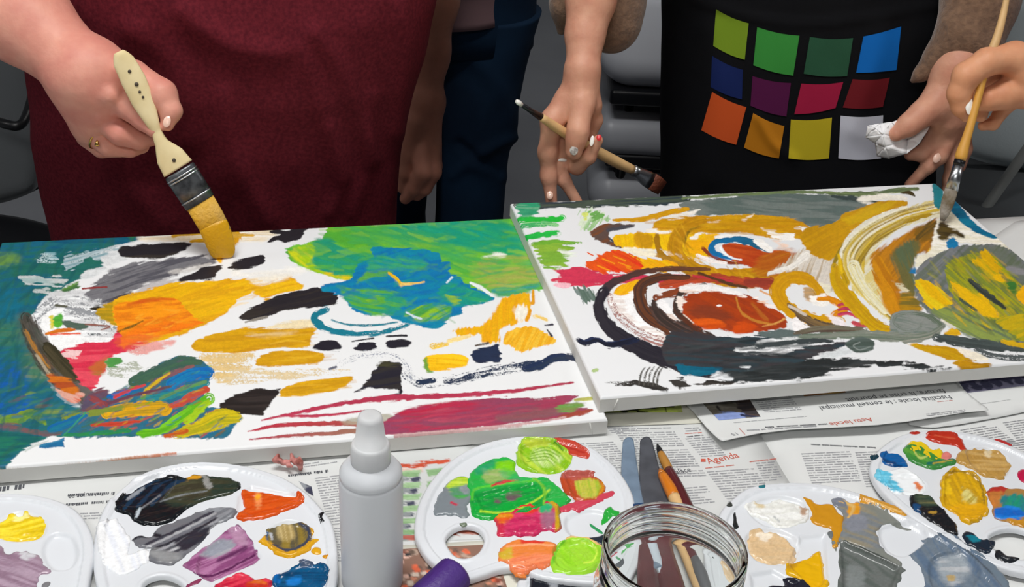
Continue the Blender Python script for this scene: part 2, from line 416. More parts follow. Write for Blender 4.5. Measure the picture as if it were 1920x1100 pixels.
    # grey smear
    P('77777c', [(188,566),(160,556),(160,548),(205,512),(250,494),(330,482),(402,482),(398,494),(345,508),(335,520),(290,530),(250,545),(215,562),(185,580)], c2='52525a', d=-17, e=5, f=3, dry=.10)
    P('b8b4b4', [(255,545),(280,530),(330,522),(330,530),(290,542),(258,552)], f=4, a=.9, d=-20)
    P('c9c6c2', [(320,508),(390,494),(380,504),(330,514)], f=3, a=.8, d=-12)
    P('3d3a3e', [(205,566),(225,552),(248,545),(232,562),(208,574)], f=3, c2='5a5a60', d=-20)
    L('8a3030', [(155,541),(200,538)], [3,3], dry=.3)
    P('2c2a20', [(168,578),(180,572),(192,576),(182,584)], f=1.5, dry=.2)
    P('ae9018', [(180,590),(190,576),(212,566),(232,560),(230,590),(225,615),(205,606)], f=2, c2='c99a14')
    # yellow and orange mass
    P('edb60c', [(215,562),(260,548),(310,534),(345,529),(400,526),(465,524),(470,548),(448,560),(436,575),(420,592),(395,604),(365,618),(320,634),(290,640),(255,640),(230,620),(215,600)], c2='d99e10', d=-14, e=2.5)
    P('f2bf16', [(465,532),(500,534),(540,520),(560,530),(566,543),(520,553),(498,562),(482,552),(470,542)], c2='dba012', e=3, f=2, d=-10)
    P('f4ebd6', [(470,522),(520,512),(545,516),(500,534),(478,532)], f=4, a=.8, hh=0)
    P('e88010', [(212,582),(230,568),(262,562),(325,560),(345,575),(360,592),(378,606),(355,616),(300,630),(250,640),(225,625)], c2='f29412', e=2, d=-5)
    P('e8600e', [(228,632),(245,622),(275,612),(330,602),(372,603),(378,608),(350,616),(290,630),(245,645),(232,655),(225,640)], c2='ef7a10', e=3, f=3)
    L('c84a14', [(240,572),(285,562),(328,562)], [4,8,3], a=.8, f=2.5)
    L('7a5a18', [(222,622),(248,612),(268,602)], [3,4,2], dry=.25)
    P('ee9a2c', [(215,640),(245,628),(300,630),(280,642),(235,655)], f=4, a=.55, c2='e05a30')
    # cream wash and strokes along the back edge
    P('f2dfb8', [(262,432),(330,432),(440,425),(520,428),(500,450),(430,455),(300,452),(262,448)], c2='f6efe0', f=5, a=.85, d=-3, hh=0)
    L('d8a52c', [(325,442),(370,437),(420,434)], [6,7,6], dry=.2, dry2=.1)
    L('d9a018', [(358,452),(395,450),(425,448)], [6,8,10], dry=.2, dry2=0)
    P('dca016', [(395,470),(400,440),(425,430),(452,436),(446,455),(428,475),(410,492)], c2='f0bc1c', f=2.5, d=70)
    L('d9a83c', [(430,440),(475,442)], [9,5], dry=.15, dry2=.4)
    P('2f6f4c', [(240,440),(258,436),(256,446),(246,450)], f=3, dry=.2)
    P('f6f3ea', [(440,500),(470,510),(560,500),(570,512),(480,520),(440,518)], f=5, a=.7, hh=0)
    # black dashes
    K='27252a'
    P(K, [(224,465),(250,460),(310,456),(358,455),(352,464),(328,478),(300,484),(255,484),(228,482)], c2='34302c', e=2, f=1.5, d=-2)
    P(K, [(332,522),(360,515),(376,503),(398,498),(418,500),(408,511),(400,522),(365,527),(338,528)], e=2.5, f=1.5, d=-12)
    P(K, [(428,500),(448,488),(475,481),(493,478),(495,494),(470,502),(432,505)], e=2, d=-8)
    P(K, [(502,436),(520,430),(540,433),(552,426),(580,425),(570,436),(562,449),(535,452),(506,454),(510,444),(525,439)], e=3, d=-10)
    P(K, [(448,596),(465,580),(500,563),(560,545),(596,539),(632,553),(626,572),(585,576),(530,584),(475,600)], c2='302c2a', e=2.5, d=-15)
    L('8a857c', [(460,604),(500,594)], [3,5], dry=.35)
    # ochre strokes
    P('dba50f', [(358,651),(380,633),(425,620),(470,614),(530,616),(592,614),(584,632),(576,651),(520,653),(470,660),(430,662),(385,660)], c2='c68f12', d=-4, e=2, w=7)
    P('f3e8c8', [(460,628),(520,622),(560,622),(500,633)], f=4, a=.35, hh=0)
    P('ecdcb4', [(500,614),(560,600),(600,602),(590,614),(540,618)], f=3, dry=.35, hh=0)
    P('dcbf84', [(375,665),(460,662),(480,670),(470,690),(430,712),(400,715),(395,690)], e=4, dry=.50, hh=0)
    P('d9c59c', [(440,690),(520,695),(620,690),(670,700),(560,708),(470,720),(420,720)], e=4, dry=.55, hh=0)
    P('d9a312', [(480,675),(505,660),(560,656),(600,660),(608,668),(598,680),(550,686),(500,688),(482,686)], c2='c9920f', d=-3, e=2)
    P('daa310', [(524,738),(534,725),(560,717),(610,710),(660,706),(652,720),(625,733),(570,742),(535,745)], c2='c9930f', d=-6, e=2)
    for Rg, sd_ in (([(365,650),(430,622),(585,618),(575,650),(430,660)], 31), ([(490,680),(520,662),(600,662),(600,678),(510,686)], 32), ([(530,735),(560,720),(655,708),(630,732),(550,742)], 33)):
        p.scrub(Rg, ['e2b01c','c8920f','dba50f','eec038','b8850f'], 22, 60, 4, -4, .5, .25, 3, sd_)
    p.scrub([(230,600),(320,575),(370,600),(300,628),(240,635)], ['f29412','e8700e','ee8008','d8601c','f4a82c'], 40, 24, 5, -10, .6, .2, 20, 34)
    p.scrub([(340,535),(460,528),(540,530),(430,585),(350,620),(380,590)], ['f4c41c','e0a80f','edb60c','d0960e'], 40, 50, 5, -15, .5, .25, 8, 35)
    # black blocks in front
    P('24201f', [(408,776),(414,756),(440,740),(480,729),(526,729),(516,745),(503,762),(492,778),(450,777)], c2='302a28', e=2, d=-3, sm=False)
    P('23222c', [(586,653),(602,640),(625,638),(641,654),(615,657)], e=2)
    P('23222c', [(664,652),(672,645),(686,641),(703,642),(706,652),(690,658),(668,657)], e=2.5)
    L('2a2a30', [(660,640),(700,634)], [2,3], dry=.2)
    P('23222c', [(727,640),(760,637),(773,641),(765,649),(730,651)], e=2)
    L('2a2a30', [(725,630),(762,629)], [3,5])
    P('24242f', [(664,735),(688,715),(700,694),(716,680),(740,678),(753,684),(750,715),(751,744),(690,748),(745,738),(738,728),(700,728)], c2='2e2c2c', e=3, d=-6)
    P('44432c', [(704,686),(722,678),(748,680),(740,686)], f=2, a=.9)
    L('3a3842', [(690,748),(748,742)], [5,8], dry=.15)
    # green cloud
    P('56b23a', [(533,472),(560,460),(600,448),(611,432),(618,418),(700,414),(962,405),(1000,475),(1022,535),(990,545),(945,556),(925,550),(905,560),(870,545),(845,520),(820,500),(740,490),(700,520),(640,522),(600,512),(565,500),(548,488)], c2='6fbd34', e=3, d=8, w=9)
    P('f4f6f4', [(690,418),(720,416),(735,420),(712,424)], f=2, hh=0)
    P('1fa071', [(720,428),(800,416),(940,414),(975,455),(985,478),(940,474),(900,470),(850,462),(800,466),(750,452)], c2='109a80', f=9, d=10, w=8)
    P('3fa85c', [(640,430),(760,428),(860,465),(900,500),(820,510),(790,490),(720,455)], f=12, a=.7, c2='52b04a', d=20)
    P('12a868', [(925,468),(985,468),(995,482),(950,480)], f=3)
    P('eef2e4', [(900,484),(925,476),(948,478),(940,484)], f=3, dry=.25, hh=0)
    P('74b648', [(880,500),(940,482),(1000,480),(1018,520),(1000,540),(950,552),(900,535)], c2='a0a850', f=5, a=.9, d=-6, w=6)
    P('4aa56c', [(930,540),(1010,528),(1000,545),(950,556),(925,550)], f=4, c2='3a9a8c', d=-8)
    P('a9a658', [(905,488),(935,488),(925,500),(900,498)], f=4, a=.8)
    P('a8cf1c', [(540,474),(565,462),(590,462),(600,490),(620,512),(590,510),(560,495)], c2='c8d020', f=4, d=40)
    P('22997a', [(588,452),(615,447),(640,462),(690,476),(720,485),(690,512),(640,515),(605,508),(585,490),(592,470)], c2='2a9a62', f=4, d=15)
    P('dcc418', [(610,512),(640,516),(660,520),(640,523),(615,518)], f=2.5)
    GC = [(540,472),(600,450),(620,422),(955,412),(985,475),(1015,532),(940,552),(900,545),(840,515),(740,488),(690,515),(610,510)]
    p.scrub(GC, ['56b23a','3fa85c','7cc030','2a9f6a','4ab04a','8cc43a','35a560'], 150, 46, 8, 8, .5, .15, 18, 6)
    p.scrub([(760,425),(955,415),(980,470),(860,465)], ['12997c','1fa071','109a80','2aa86c'], 40, 50, 9, 10, .6, .1, 10, 7)
    p.scrub([(880,495),(1000,485),(1010,530),(930,545)], ['74b648','a0a850','58a868','9cc04a','b0b45a'], 30, 40, 5, -5, .6, .15, 8, 8)
    # blue heart of the cloud
    P('0a79b2', [(600,540),(640,528),(660,518),(672,498),(700,484),(698,464),(760,466),(815,473),(826,480),(828,490),(846,494),(842,512),(864,520),(870,530),(900,545),(927,562),(870,575),(868,588),(845,596),(822,615),(790,611),(745,601),(722,590),(690,592),(660,578),(640,556)], c2='0b84a4', e=2.5, d=-10, w=8)
    P('1b9a86', [(700,482),(760,484),(800,490),(795,505),(730,506),(690,512)], c2='3aa070', f=5, dry=.28, d=10)
    P('2a9c78', [(640,545),(700,540),(745,550),(760,570),(730,590),(690,588),(655,570)], c2='58aa3c', f=4, dry=.15, d=10)
    P('8cc02a', [(690,560),(715,556),(722,566),(700,572)], f=3, c2='5aa83c')
    P('4ba24a', [(760,585),(800,570),(845,575),(840,598),(800,602),(770,598)], c2='84b82c', f=4, dry=.15, d=-25)
    P('179888', [(820,548),(850,530),(895,548),(925,562),(870,574),(845,570)], c2='2ba06c', f=3, d=15)
    P('5aa94a', [(690,508),(720,506),(735,514),(700,520),(670,530)], f=3, dry=.2)
    P('8fb43a', [(836,552),(862,562),(850,570)], f=3)
    BH = [(610,540),(690,500),(705,470),(815,476),(860,520),(900,548),(860,585),(820,608),(720,588),(660,570)]
    p.scrub(BH, ['1b8a96','0a72b0','2c9c78','0a84a8','0d66b4','189080','4aa04a'], 110, 30, 7, 0, .5, .2, 40, 9)
    L('e9b51a', [(729,513),(742,522),(752,534)], [4,6,7], ce='e8c020', hh=.0012)
    L('e9c26a', [(752,534),(775,532),(795,529)], [7,4,3], hh=.001)
    L('e6ecec', [(882,531),(902,540),(925,556)], [5,7,3], dry=.15, hh=0)
    L('cfe2ea', [(838,530),(847,520)], [3,5], dry=.3, hh=0)
    L('cfe2ea', [(762,586),(778,594),(790,598)], [3,6,4], dry=.3, hh=0)
    # teal ring
    L('15778c', [(612,580),(594,590),(592,602),(612,616),(655,625),(710,624),(765,608)], [11,14,13,12,10,9,8], dry=.05, dry2=.42)
    L('2a7f92', [(622,600),(650,608),(700,610),(745,604)], [3,4,4,3], dry=.3)
    # right side yellows
    P('f1b60c', [(938,562),(955,556),(990,548),(996,575),(984,600),(950,612),(936,620),(936,640),(918,643),(903,640),(898,626),(864,632),(852,618),(895,612),(915,602),(926,586)], c2='e6a40e', e=3, f=1.8, d=-80)
    P('f3efe0', [(962,585),(980,570),(990,590),(975,604)], f=3, dry=.3, d=-80, hh=0)
    L('e09a18', [(1000,545),(1000,566),(997,568)], [4,7,5])
    L('e79c10', [(995,582),(988,600)], [6,8])
    P('f6c338', [(944,640),(952,622),(975,614),(1002,612),(1022,624),(1043,640),(1010,650),(978,660),(958,650)], c2='e8a91a', d=-55, e=2)
    L('f0cc70', [(1004,592),(1025,600)], [8,5], dry=.25)
    P('f4ba0c', [(795,676),(806,666),(850,663),(872,668),(878,680),(866,688),(806,697),(798,690)], c2='f7c61c', e=2, d=5, sm=True)
    P('6fa03c', [(793,678),(800,670),(804,690),(812,697),(800,696)], f=2.5)
    L('f0c850', [(812,650),(838,645)], [12,8], dry=.3)
    L('f2d890', [(842,640),(880,630)], [8,6], dry=.4)
    P('202f4c', [(884,668),(892,656),(912,650),(934,648),(939,674),(915,681),(893,680)], c2='1c2740', e=3)
    L('55483c', [(892,648),(915,643)], [3,4], dry=.2)
    L('2a2a3c', [(1022,610),(1036,608)], [2,4], dry=.2); L('2a2a3c', [(1026,618),(1034,630)], [2,5], dry=.15)
    L('24344e', [(762,703),(790,716),(850,712),(900,700),(960,690),(1010,682)], [20,20,18,18,18,16], dry=.62, dry2=.48)
    for a_,b_ in (((785,718),(812,712)),((835,716),(850,712)),((855,714),(885,706)),((905,704),(915,700))): L('22324c', [a_,b_], [9,11], dry=.35)
    L('1a2f52', [(985,692),(1015,684),(1040,672),(1072,670)], [14,18,16,12], dry=.2, dry2=.1, c2='24344a')
    L('2a3348', [(1065,668),(1080,672),(1092,684)], [14,12,8], dry=.45, dry2=.1)
    L('8d93a2', [(622,692),(655,672),(705,662),(745,668),(764,690),(772,712)], [8,14,16,15,16,16], dry=.64)
    L('5e6270', [(618,692),(630,688)], [5,6], dry=.3)
    # crimson rays
    L('b23550', [(490,788),(560,773),(650,755),(740,746),(860,741),(960,733),(1075,717)], [2,7,8,11,9,8,3])
    L('b83a54', [(530,780),(600,779),(700,768)], [3,6,2])
    L('b42a42', [(465,809),(520,798),(600,794),(700,795)], [2,7,8,10], ce='a84a44')
    L('aa3048', [(468,824),(540,817),(620,812),(680,806)], [2,6,8,12], ce='98705c')
    P('a8a28c', [(640,790),(680,778),(730,776),(740,790),(690,800),(650,798)], f=4, a=.8, dry=.15)
    P('a53c58', [(700,802),(735,782),(760,768),(830,757),(920,745),(1000,748),(1080,740),(1075,752),(1058,762),(1105,768),(1060,780),(1000,790),(900,802),(800,812),(730,814),(690,812)], c2='8f405c', e=3, d=-5, w=4)
    P('bb2746', [(748,775),(775,764),(860,752),(900,758),(850,778),(770,786)], f=4, c2='a83050', d=-8)
    p.scrub([(700,808),(760,772),(920,750),(1070,744),(1090,765),(960,790),(800,808)], ['b82848','8f405c','a83a58','c04a60','7f4a58','9a3450'], 70, 60, 4, -6, .6, .15, 3, 10)
    P('7f5a5c', [(930,782),(1000,768),(1070,762),(1040,780),(960,790)], f=4, a=.7, d=-6)
    P('7a9a4c', [(1040,765),(1078,755),(1095,762),(1060,772)], f=3, c2='5aa04a', d=-8)
    L('a2483a', [(1050,782),(1085,775),(1110,768)], [9,9,5])
    L('b4b45e', [(1078,750),(1118,746)], [6,6], dry=.12)
    L('c8a0a0', [(740,816),(860,806),(1000,792),(1060,782)], [4,4,4,3], dry=.3, hh=0)
    # rainbow slope
    P('246c88', [(120,800),(160,765),(172,742),(200,738),(245,722),(262,706),(290,694),(302,680),(345,667),(375,675),(392,690),(391,716),(386,722),(388,758),(400,764),(452,778),(440,800),(420,820),(350,822),(310,816),(240,816),(130,820)], c2='2f6678', e=2.5, d=-25, w=6)
    P('5a4f66', [(160,745),(185,728),(204,735),(200,760),(170,775),(150,768)], c2='6f4450', f=3, d=-20)
    RB = [(160,768),(200,742),(262,710),(345,672),(388,694),(386,758),(440,782),(415,815),(240,812),(130,812)]
    p.scrub(RB, ['1f6a8c','3a6650','b84a38','c8a01c','5aa42a','5f4a66','0b62a8','2a7a6a','7a5a3a','2f5a7a'], 150, 26, 5, -27, .8, .1, 12, 4)
    L('3f6650', [(250,716),(290,700),(340,680),(375,680)], [20,26,26,12], c2='385a50')
    L('0b6ab4', [(320,720),(355,702),(390,700)], [22,26,22], c2='0d76a8')
    L('0b62a8', [(205,745),(235,735),(262,728)], [10,14,6])
    L('69506a', [(285,718),(320,702),(362,686)], [6,9,4], dry=.1, ce='8f5a56')
    L('c84044', [(215,745),(245,730),(272,722)], [5,7,4]); L('c04a44', [(320,738),(345,725)], [6,5])
    L('d2ac1e', [(270,738),(285,722),(318,700)], [7,7,4], dry=.05)
    L('6a3f50', [(200,758),(250,742),(320,725)], [7,6,5], dry=.2)
    L('20808a', [(280,748),(330,738),(388,718)], [14,16,10], dry=.1)
    L('5a8a5c', [(300,748),(345,728),(385,716)], [5,7,7], dry=.15)
    L('c84836', [(308,768),(345,752),(386,730)], [12,15,13], c2='b0503c')
    L('b8941e', [(200,775),(250,768),(308,765)], [18,30,26], c2='d8a010', dry=.1)
    L('7a8a34', [(120,785),(170,775),(230,765)], [8,12,8], dry=.25)
    L('5bb01a', [(258,813),(300,808),(335,785),(392,748)], [12,16,22,20], c2='74bf22')
    L('9abf1c', [(350,790),(390,755)], [14,12], dry=.1)
    L('d3bd14', [(330,815),(380,800),(410,785),(448,782)], [14,30,38,16], c2='a8a018')
    L('c0561c', [(310,818),(350,808)], [8,8], dry=.05)
    L('c0402c', [(172,798),(215,795),(262,790)], [6,8,5]); L('8a4044', [(170,745),(195,760)], [10,12], dry=.2)
    L('2a8a48', [(122,816),(190,812),(242,806)], [6,10,10], c2='1f7a58')
    L('0a62a4', [(95,805),(130,792),(160,780)], [12,18,12], c2='14708c')
    L('3a9a6c', [(118,818),(160,775)], [2,3])
    p.scrub(RB, ['1f6a8c','3a6650','b84a38','c8a01c','5aa42a','5f4a66','0b62a8','8a6a2a'], 90, 18, 2.5, -27, .75, .2, 14, 5)
    P('1a6a9a', [(72,840),(78,832),(120,822),(121,838),(95,840)], e=2, sm=False); L('3a86aa', [(75,836),(118,824)], [2,2], dry=.3)
    L('c8d0cc', [(48,846),(60,838),(90,826)], [3,4,3], dry=.3, hh=0)
    L('a5925e', [(0,877),(100,870),(240,857),(330,848)], [2.5,2.5,3,2], ce='c8785a')

def paint_right(p):
    P = p.poly; L = p.line; O='d8a010'
    # top bands
    L('4d5a4c', [(968,386),(1040,384),(1150,380),(1240,376),(1290,372)], [10,14,15,18,10], c2='2f3c44')
    P('67b088', [(968,384),(1010,382),(1010,398),(985,410),(975,402)], c2='2f9a70', dry=.15, f=2)
    P('78827e', [(1280,380),(1400,366),(1470,362),(1560,366),(1615,374),(1622,388),(1590,400),(1555,425),(1515,426),(1480,412),(1440,410),(1380,402),(1310,404),(1290,395)], c2='5d6c68', e=2, d=5, w=6)
    L('6f8258', [(1280,372),(1400,364),(1500,360),(1560,362)], [4,6,6,5])
    L('7d8f5c', [(1550,362),(1620,364),(1700,356),(1720,354)], [6,10,9,5], dry=.1, c2='5a6a4a')
    L('3d4a48', [(1560,368),(1600,372),(1650,380)], [6,9,4], dry=.15)
    L('463c20', [(1690,362),(1706,362),(1715,368)], [3,8,3], dry=.1)
    # greens from the neighbouring canvas
    L('24bb45', [(972,412),(1010,413),(1054,410)], [10,10,12], dry=.25, dry2=.0, ce='1fbf3c')
    L('3fb868', [(975,424),(1020,420),(1045,422)], [14,10,6], dry=.2, dry2=.4, c2='8fd08a')
    L('1fb948', [(982,446),(1015,440),(1046,436)], [12,11,10], dry=.05, ce='22bf4a')
    L('6fae35', [(1000,458),(1040,455),(1090,455)], [8,10,3], dry2=.5)
    P('8fbb3c', [(1000,460),(1060,458),(1070,468),(1055,476),(1068,484),(1055,498),(1022,500),(1012,480)], c2='7aae3a', e=7, d=0, f=2)
    P('e8f0e0', [(1050,470),(1080,476),(1060,480)], f=3, dry=.2, hh=0)
    P('9cc98a', [(1090,400),(1110,394),(1132,402),(1138,412),(1118,422),(1105,432),(1088,428)], e=6, dry=.36, c2='d8e6cc', d=-60, hh=0)
    P('6fae58', [(1104,400),(1120,396),(1134,408),(1115,412)], e=5, dry=.3, d=-30)
    P('dbe87a', [(1092,400),(1102,398),(1098,412)], dry=.3)
    # brown chevron
    P('7c4c30', [(1106,437),(1118,428),(1135,420),(1190,421),(1165,428),(1146,432),(1140,444),(1150,455),(1164,464),(1130,456),(1115,448)], c2='5d4a44', d=-20, e=2)
    L('4c4c54', [(1140,432),(1170,426),(1188,424)], [6,7,3]); L('3f4a58', [(1142,446),(1164,464)], [4,3])
    # yellows and ochres of the upper eye
    P('fccc12', [(1150,444),(1180,438),(1240,434),(1300,436),(1335,445),(1330,480),(1290,482),(1230,468),(1164,464)], c2='f0b810', e=2, d=80)
    P('d29a14', [(1190,440),(1200,436),(1215,440),(1228,452),(1222,466),(1198,464),(1188,455)], f=3, dry=.15, d=80)
    L('d89e14', [(1150,413),(1210,410),(1260,398),(1290,392)], [4,10,11,6], dry=.15, dry2=.1)
    P(O, [(1225,425),(1235,412),(1290,405),(1350,404),(1420,402),(1480,408),(1518,425),(1530,445),(1480,450),(1440,445),(1400,438),(1330,436),(1290,440),(1260,436),(1225,432)], c2='cb8f12', e=2, d=0, w=6)
    P('e8b432', [(1225,430),(1290,432),(1290,440),(1230,438)], f=2, dry=.3)
    P('fdf8ee', [(1252,408),(1290,396),(1312,392),(1300,402),(1270,410)], f=2, c2='ece6da', hh=0)
    L('d39a12', [(1330,415),(1290,425),(1268,450),(1270,480),(1300,505),(1360,520),(1440,518),(1500,500)], [16,26,30,30,30,34,38,30], c2='b98014')
    L('8a6a1c', [(1320,420),(1290,436),(1284,462)], [3,5,3], dry=.2)
    L('a87818', [(1232,440),(1236,470),(1270,500),(1320,520)], [8,12,12,8], dry=.28)
    L('b5842a', [(1200,478),(1230,478),(1290,500)], [4,6,5], dry=.3)
    P('fcc814', [(1288,452),(1312,440),(1332,448),(1326,470),(1330,480),(1300,482),(1286,470)], c2='f2ae10', f=2)
    P('fbf3d8', [(1172,465),(1222,470),(1225,480),(1190,478)], f=2.5, dry=.1, hh=0)
    P('fbf6ee', [(1216,431),(1255,433),(1250,437),(1218,436)], f=1.5, hh=0)
    P('f7e8d4', [(1238,468),(1262,476),(1258,480)], f=2, hh=0); P('f7dcc0', [(1268,476),(1283,484),(1275,485)], f=2, hh=0)
    P('fffaf0', [(1296,444),(1312,434),(1312,440),(1302,448)], f=1.5, hh=0)
    P('fffaf0', [(1325,414),(1348,415),(1348,419),(1327,420)], f=1.5, hh=0); P('f8e4c8', [(1392,411),(1412,402),(1408,408),(1396,414)], f=1.5, hh=0)
    P('f4b81c', [(1320,440),(1345,436),(1345,450),(1330,458),(1325,450)], f=3)
    L('8a3a20', [(1318,466),(1335,480),(1370,492),(1420,494)], [6,8,6,4])
    P('b9421a', [(1352,462),(1376,456),(1410,462),(1440,474),(1460,470),(1500,482),(1480,505),(1430,505),(1385,492),(1362,480)], c2='c24e1e', e=2, d=10)
    P('b8651a', [(1430,480),(1470,468),(1505,478),(1500,500),(1455,520),(1410,510)], f=6, a=.8, c2='c07a1c', d=-15)
    L('0c76b8', [(1374,485),(1346,478),(1334,466),(1345,453),(1380,449),(1410,456),(1440,470)], [3,11,12,11,13,14,8], ce='24627c')
    L('f6fbff', [(1352,464),(1358,474),(1372,484),(1390,487)], [5,5,4,3], hh=0)
    L('fffdf8', [(1342,445),(1370,441),(1400,440)], [4,7,7], hh=0)
    P('fffdf8', [(1410,450),(1432,452),(1445,462),(1446,473),(1432,468),(1420,458)], f=1.2, hh=0)
    P('fffdf8', [(1428,429),(1436,428),(1465,436),(1488,440),(1486,450),(1470,452),(1450,446)], f=1.4, hh=0)
    P('f6d8c4', [(1448,450),(1470,456),(1485,470),(1465,465)], f=4, dry=.2, hh=0)
    P('fffdf8', [(1492,426),(1514,427),(1512,432),(1494,431)], f=1.2, hh=0)
    L('fff6f2', [(1308,480),(1330,488),(1362,493)], [7,8,3], hh=0)
    # red and orange flare
    P('fbc512', [(1148,470),(1170,470),(1200,482),(1265,492),(1270,508),(1225,510),(1195,508),(1170,495)], c2='f0a812', e=3, d=30)
    P('ee5a1a', [(1096,500),(1104,488),(1120,482),(1104,476),(1125,478),(1150,470),(1185,480),(1205,498),(1190,512),(1150,512),(1110,510)], c2='e23a1c', e=4, d=30)
    for q in ((1130,485),(1150,480),(1120,498),(1160,492),(1175,502)): L('f79a18', [q,(q[0]+22,q[1]+9)], [2,3], dry=.15)
    P('d83a58', [(1036,506),(1060,503),(1098,504),(1130,511),(1180,516),(1290,516),(1300,528),(1240,532),(1190,530),(1150,530),(1110,536),(1060,538),(1035,526),(1056,520)], c2='c83252', e=3.5, d=-2)
    P('f0b8c4', [(1040,528),(1070,532),(1060,540),(1045,538)], dry=.35, hh=0)
    P('5d7468', [(1074,542),(1088,538),(1105,542),(1114,560),(1098,568),(1084,560)], e=6, dry=.22, d=60, c2='7c8c88')
    p.scrub([(1230,420),(1400,404),(1510,420),(1480,445),(1300,435)], ['c88f12','e4b020','b8800f','d8a010'], 50, 60, 5, 2, .5, .2, 6, 41)
    p.scrub([(1265,440),(1290,440),(1310,505),(1440,520),(1380,532),(1260,490)], ['c08812','dca018','a8780f','e8b42c'], 40, 50, 4, 45, .5, .25, 25, 42)
    # rust red band and dark loops
    L('a8442c', [(1240,535),(1330,522),(1400,530),(1450,535)], [14,16,16,18], c2='b8482a')
    L('c23640', [(1300,518),(1350,524),(1375,528)], [4,7,3])
    P('f9be14', [(1148,556),(1160,538),(1182,528),(1204,527),(1198,545),(1178,552),(1166,560)], e=2, c2='eda80e', d=-40)
    P('efe4de', [(1140,550),(1165,556),(1200,545),(1212,600),(1270,640),(1282,652),(1240,640),(1180,605),(1148,580)], c2='fbfaf8', e=2, f=2, hh=0)
    L('a87a74', [(1142,556),(1160,592),(1215,632),(1275,648)], [10,14,18,10], dry=.48)
    P('fbfafa', [(1172,560),(1196,548),(1205,580),(1222,612),(1200,606),(1178,585)], f=3, hh=0)
    L('6b3f28', [(1290,520),(1240,520),(1205,535),(1200,560),(1215,590),(1260,618)], [8,14,22,24,26,26], c2='45302a')
    L('3f3430', [(1225,570),(1240,595),(1280,620),(1330,640)], [14,22,26,30], c2='55403a', dry=.06)
    L('8c4426', [(1230,558),(1270,548),(1310,540)], [12,14,10], c2='74402c')
    P('fbfafa', [(1229,565),(1246,562),(1262,582),(1270,594),(1250,588),(1236,578)], f=1.6, hh=0)
    P('f2e9e6', [(1228,553),(1242,545),(1238,553)], f=2, hh=0)
    L('5f3424', [(1320,535),(1284,545),(1268,566),(1275,590),(1310,620)], [8,12,14,14,18], c2='3c3430')
    P('e9d9cf', [(1252,588),(1280,600),(1262,602)], dry=.3, hh=0)
    L('74472a', [(1330,505),(1250,505),(1185,515),(1145,535),(1128,560)], [6,9,12,16,20], ce='35303a', dry=.08)
    L('5a3a22', [(1310,512),(1360,530),(1400,540)], [4,6,4], dry=.1)
    L('2f2d36', [(1130,548),(1123,572),(1138,608),(1180,642),(1250,672),(1330,688),(1420,692)], [20,21,25,30,34,40,34], c2='26242e')
    L('171d30', [(1084,636),(1098,642),(1118,636),(1140,646),(1165,643),(1195,636)], [7,12,11,12,12,10], c2='243050')
    P('3d3a3e', [(1255,625),(1300,622),(1360,632),(1420,630),(1470,628),(1500,632),(1450,642),(1400,652),(1378,655),(1400,664),(1460,664),(1515,650),(1560,642),(1600,640),(1580,652),(1530,665),(1500,680),(1440,700),(1340,700),(1270,690),(1240,660)], c2='2e4048', e=3, d=4, w=6)
    P('0b6782', [(1268,682),(1300,686),(1352,690),(1345,698),(1320,704),(1285,705),(1272,697)], c2='0a5570', e=3)
    P('33393b', [(1345,700),(1430,690),(1500,678),(1550,672),(1640,676),(1700,680),(1785,690),(1730,694),(1650,686),(1600,690),(1560,695),(1545,704),(1500,711),(1440,714),(1380,718),(1345,710)], c2='262b2c', e=4, d=-3, w=4)
    P('3e3a36', [(1310,716),(1350,712),(1375,718),(1350,724),(1310,725)], e=5, dry=.22, c2='2c2a28')
    P('e9edf0', [(1330,706),(1345,698),(1365,704),(1372,712),(1345,712)], f=2, dry=.15, hh=0)
    P('d8dcdc', [(1376,654),(1410,648),(1430,635),(1515,632),(1505,645),(1480,655),(1440,662),(1400,661)], c2='f4f6f8', e=4, dry=.22, d=-10, hh=0)
    P('5f6d6c', [(1425,622),(1480,618),(1500,630),(1450,635),(1430,632)], f=2, dry=.08, d=5)
    P('e0e4e6', [(1388,685),(1408,684),(1404,692),(1392,690)], f=1.5, dry=.3, hh=0)
    P('dde2e4', [(1535,666),(1580,652),(1600,662),(1560,672)], e=4, dry=.3, hh=0)
    p.scrub([(1260,635),(1480,635),(1560,650),(1500,678),(1350,695)], ['2b3134','3f4a4c','1f2628','4a4648','2e3a40'], 60, 70, 6, 0, .6, .15, 8, 43)
    p.scrub([(1350,700),(1480,685),(1640,678),(1560,700),(1400,714)], ['2b3134','3f4648','1f2426','4a4c4c'], 40, 60, 4, -4, .6, .3, 6, 44)
    # rust ellipse
    P('b14216', [(1278,566),(1285,556),(1310,548),(1350,544),(1400,553),(1440,572),(1470,592),(1474,612),(1455,618),(1420,622),(1385,625),(1350,616),(1318,615),(1295,600),(1280,585)], c2='9e3a18', e=2, d=25, w=6)
    P('7c3a24', [(1290,580),(1330,572),(1370,590),(1360,602),(1310,598)], f=8, a=.7)
    P('cf4c10', [(1300,600),(1335,598),(1362,612),(1330,617),(1308,612)], f=3, c2='dc5a14'); P('cd4b12', [(1375,610),(1400,602),(1420,612),(1408,622),(1378,624)], f=3)
    L('c27c2e', [(1380,558),(1392,588),(1425,604),(1455,608)], [3,5,5,3], dry=.1); L('bd6c24', [(1410,570),(1438,600)], [6,8], a=.7, f=2)
    L('d89a50', [(1430,612),(1455,606),(1470,598)], [2,3,4], dry=.1)
    P('fffdfc', [(1274,545),(1280,536),(1320,533),(1360,540),(1395,551),(1398,557),(1370,552),(1330,546),(1290,548)], e=2, f=1.4, hh=0, c2='f0dcd0')
    P('fff8f4', [(1412,558),(1440,566),(1458,576),(1440,576)], f=1.5, hh=0, c2='f0c8b0')
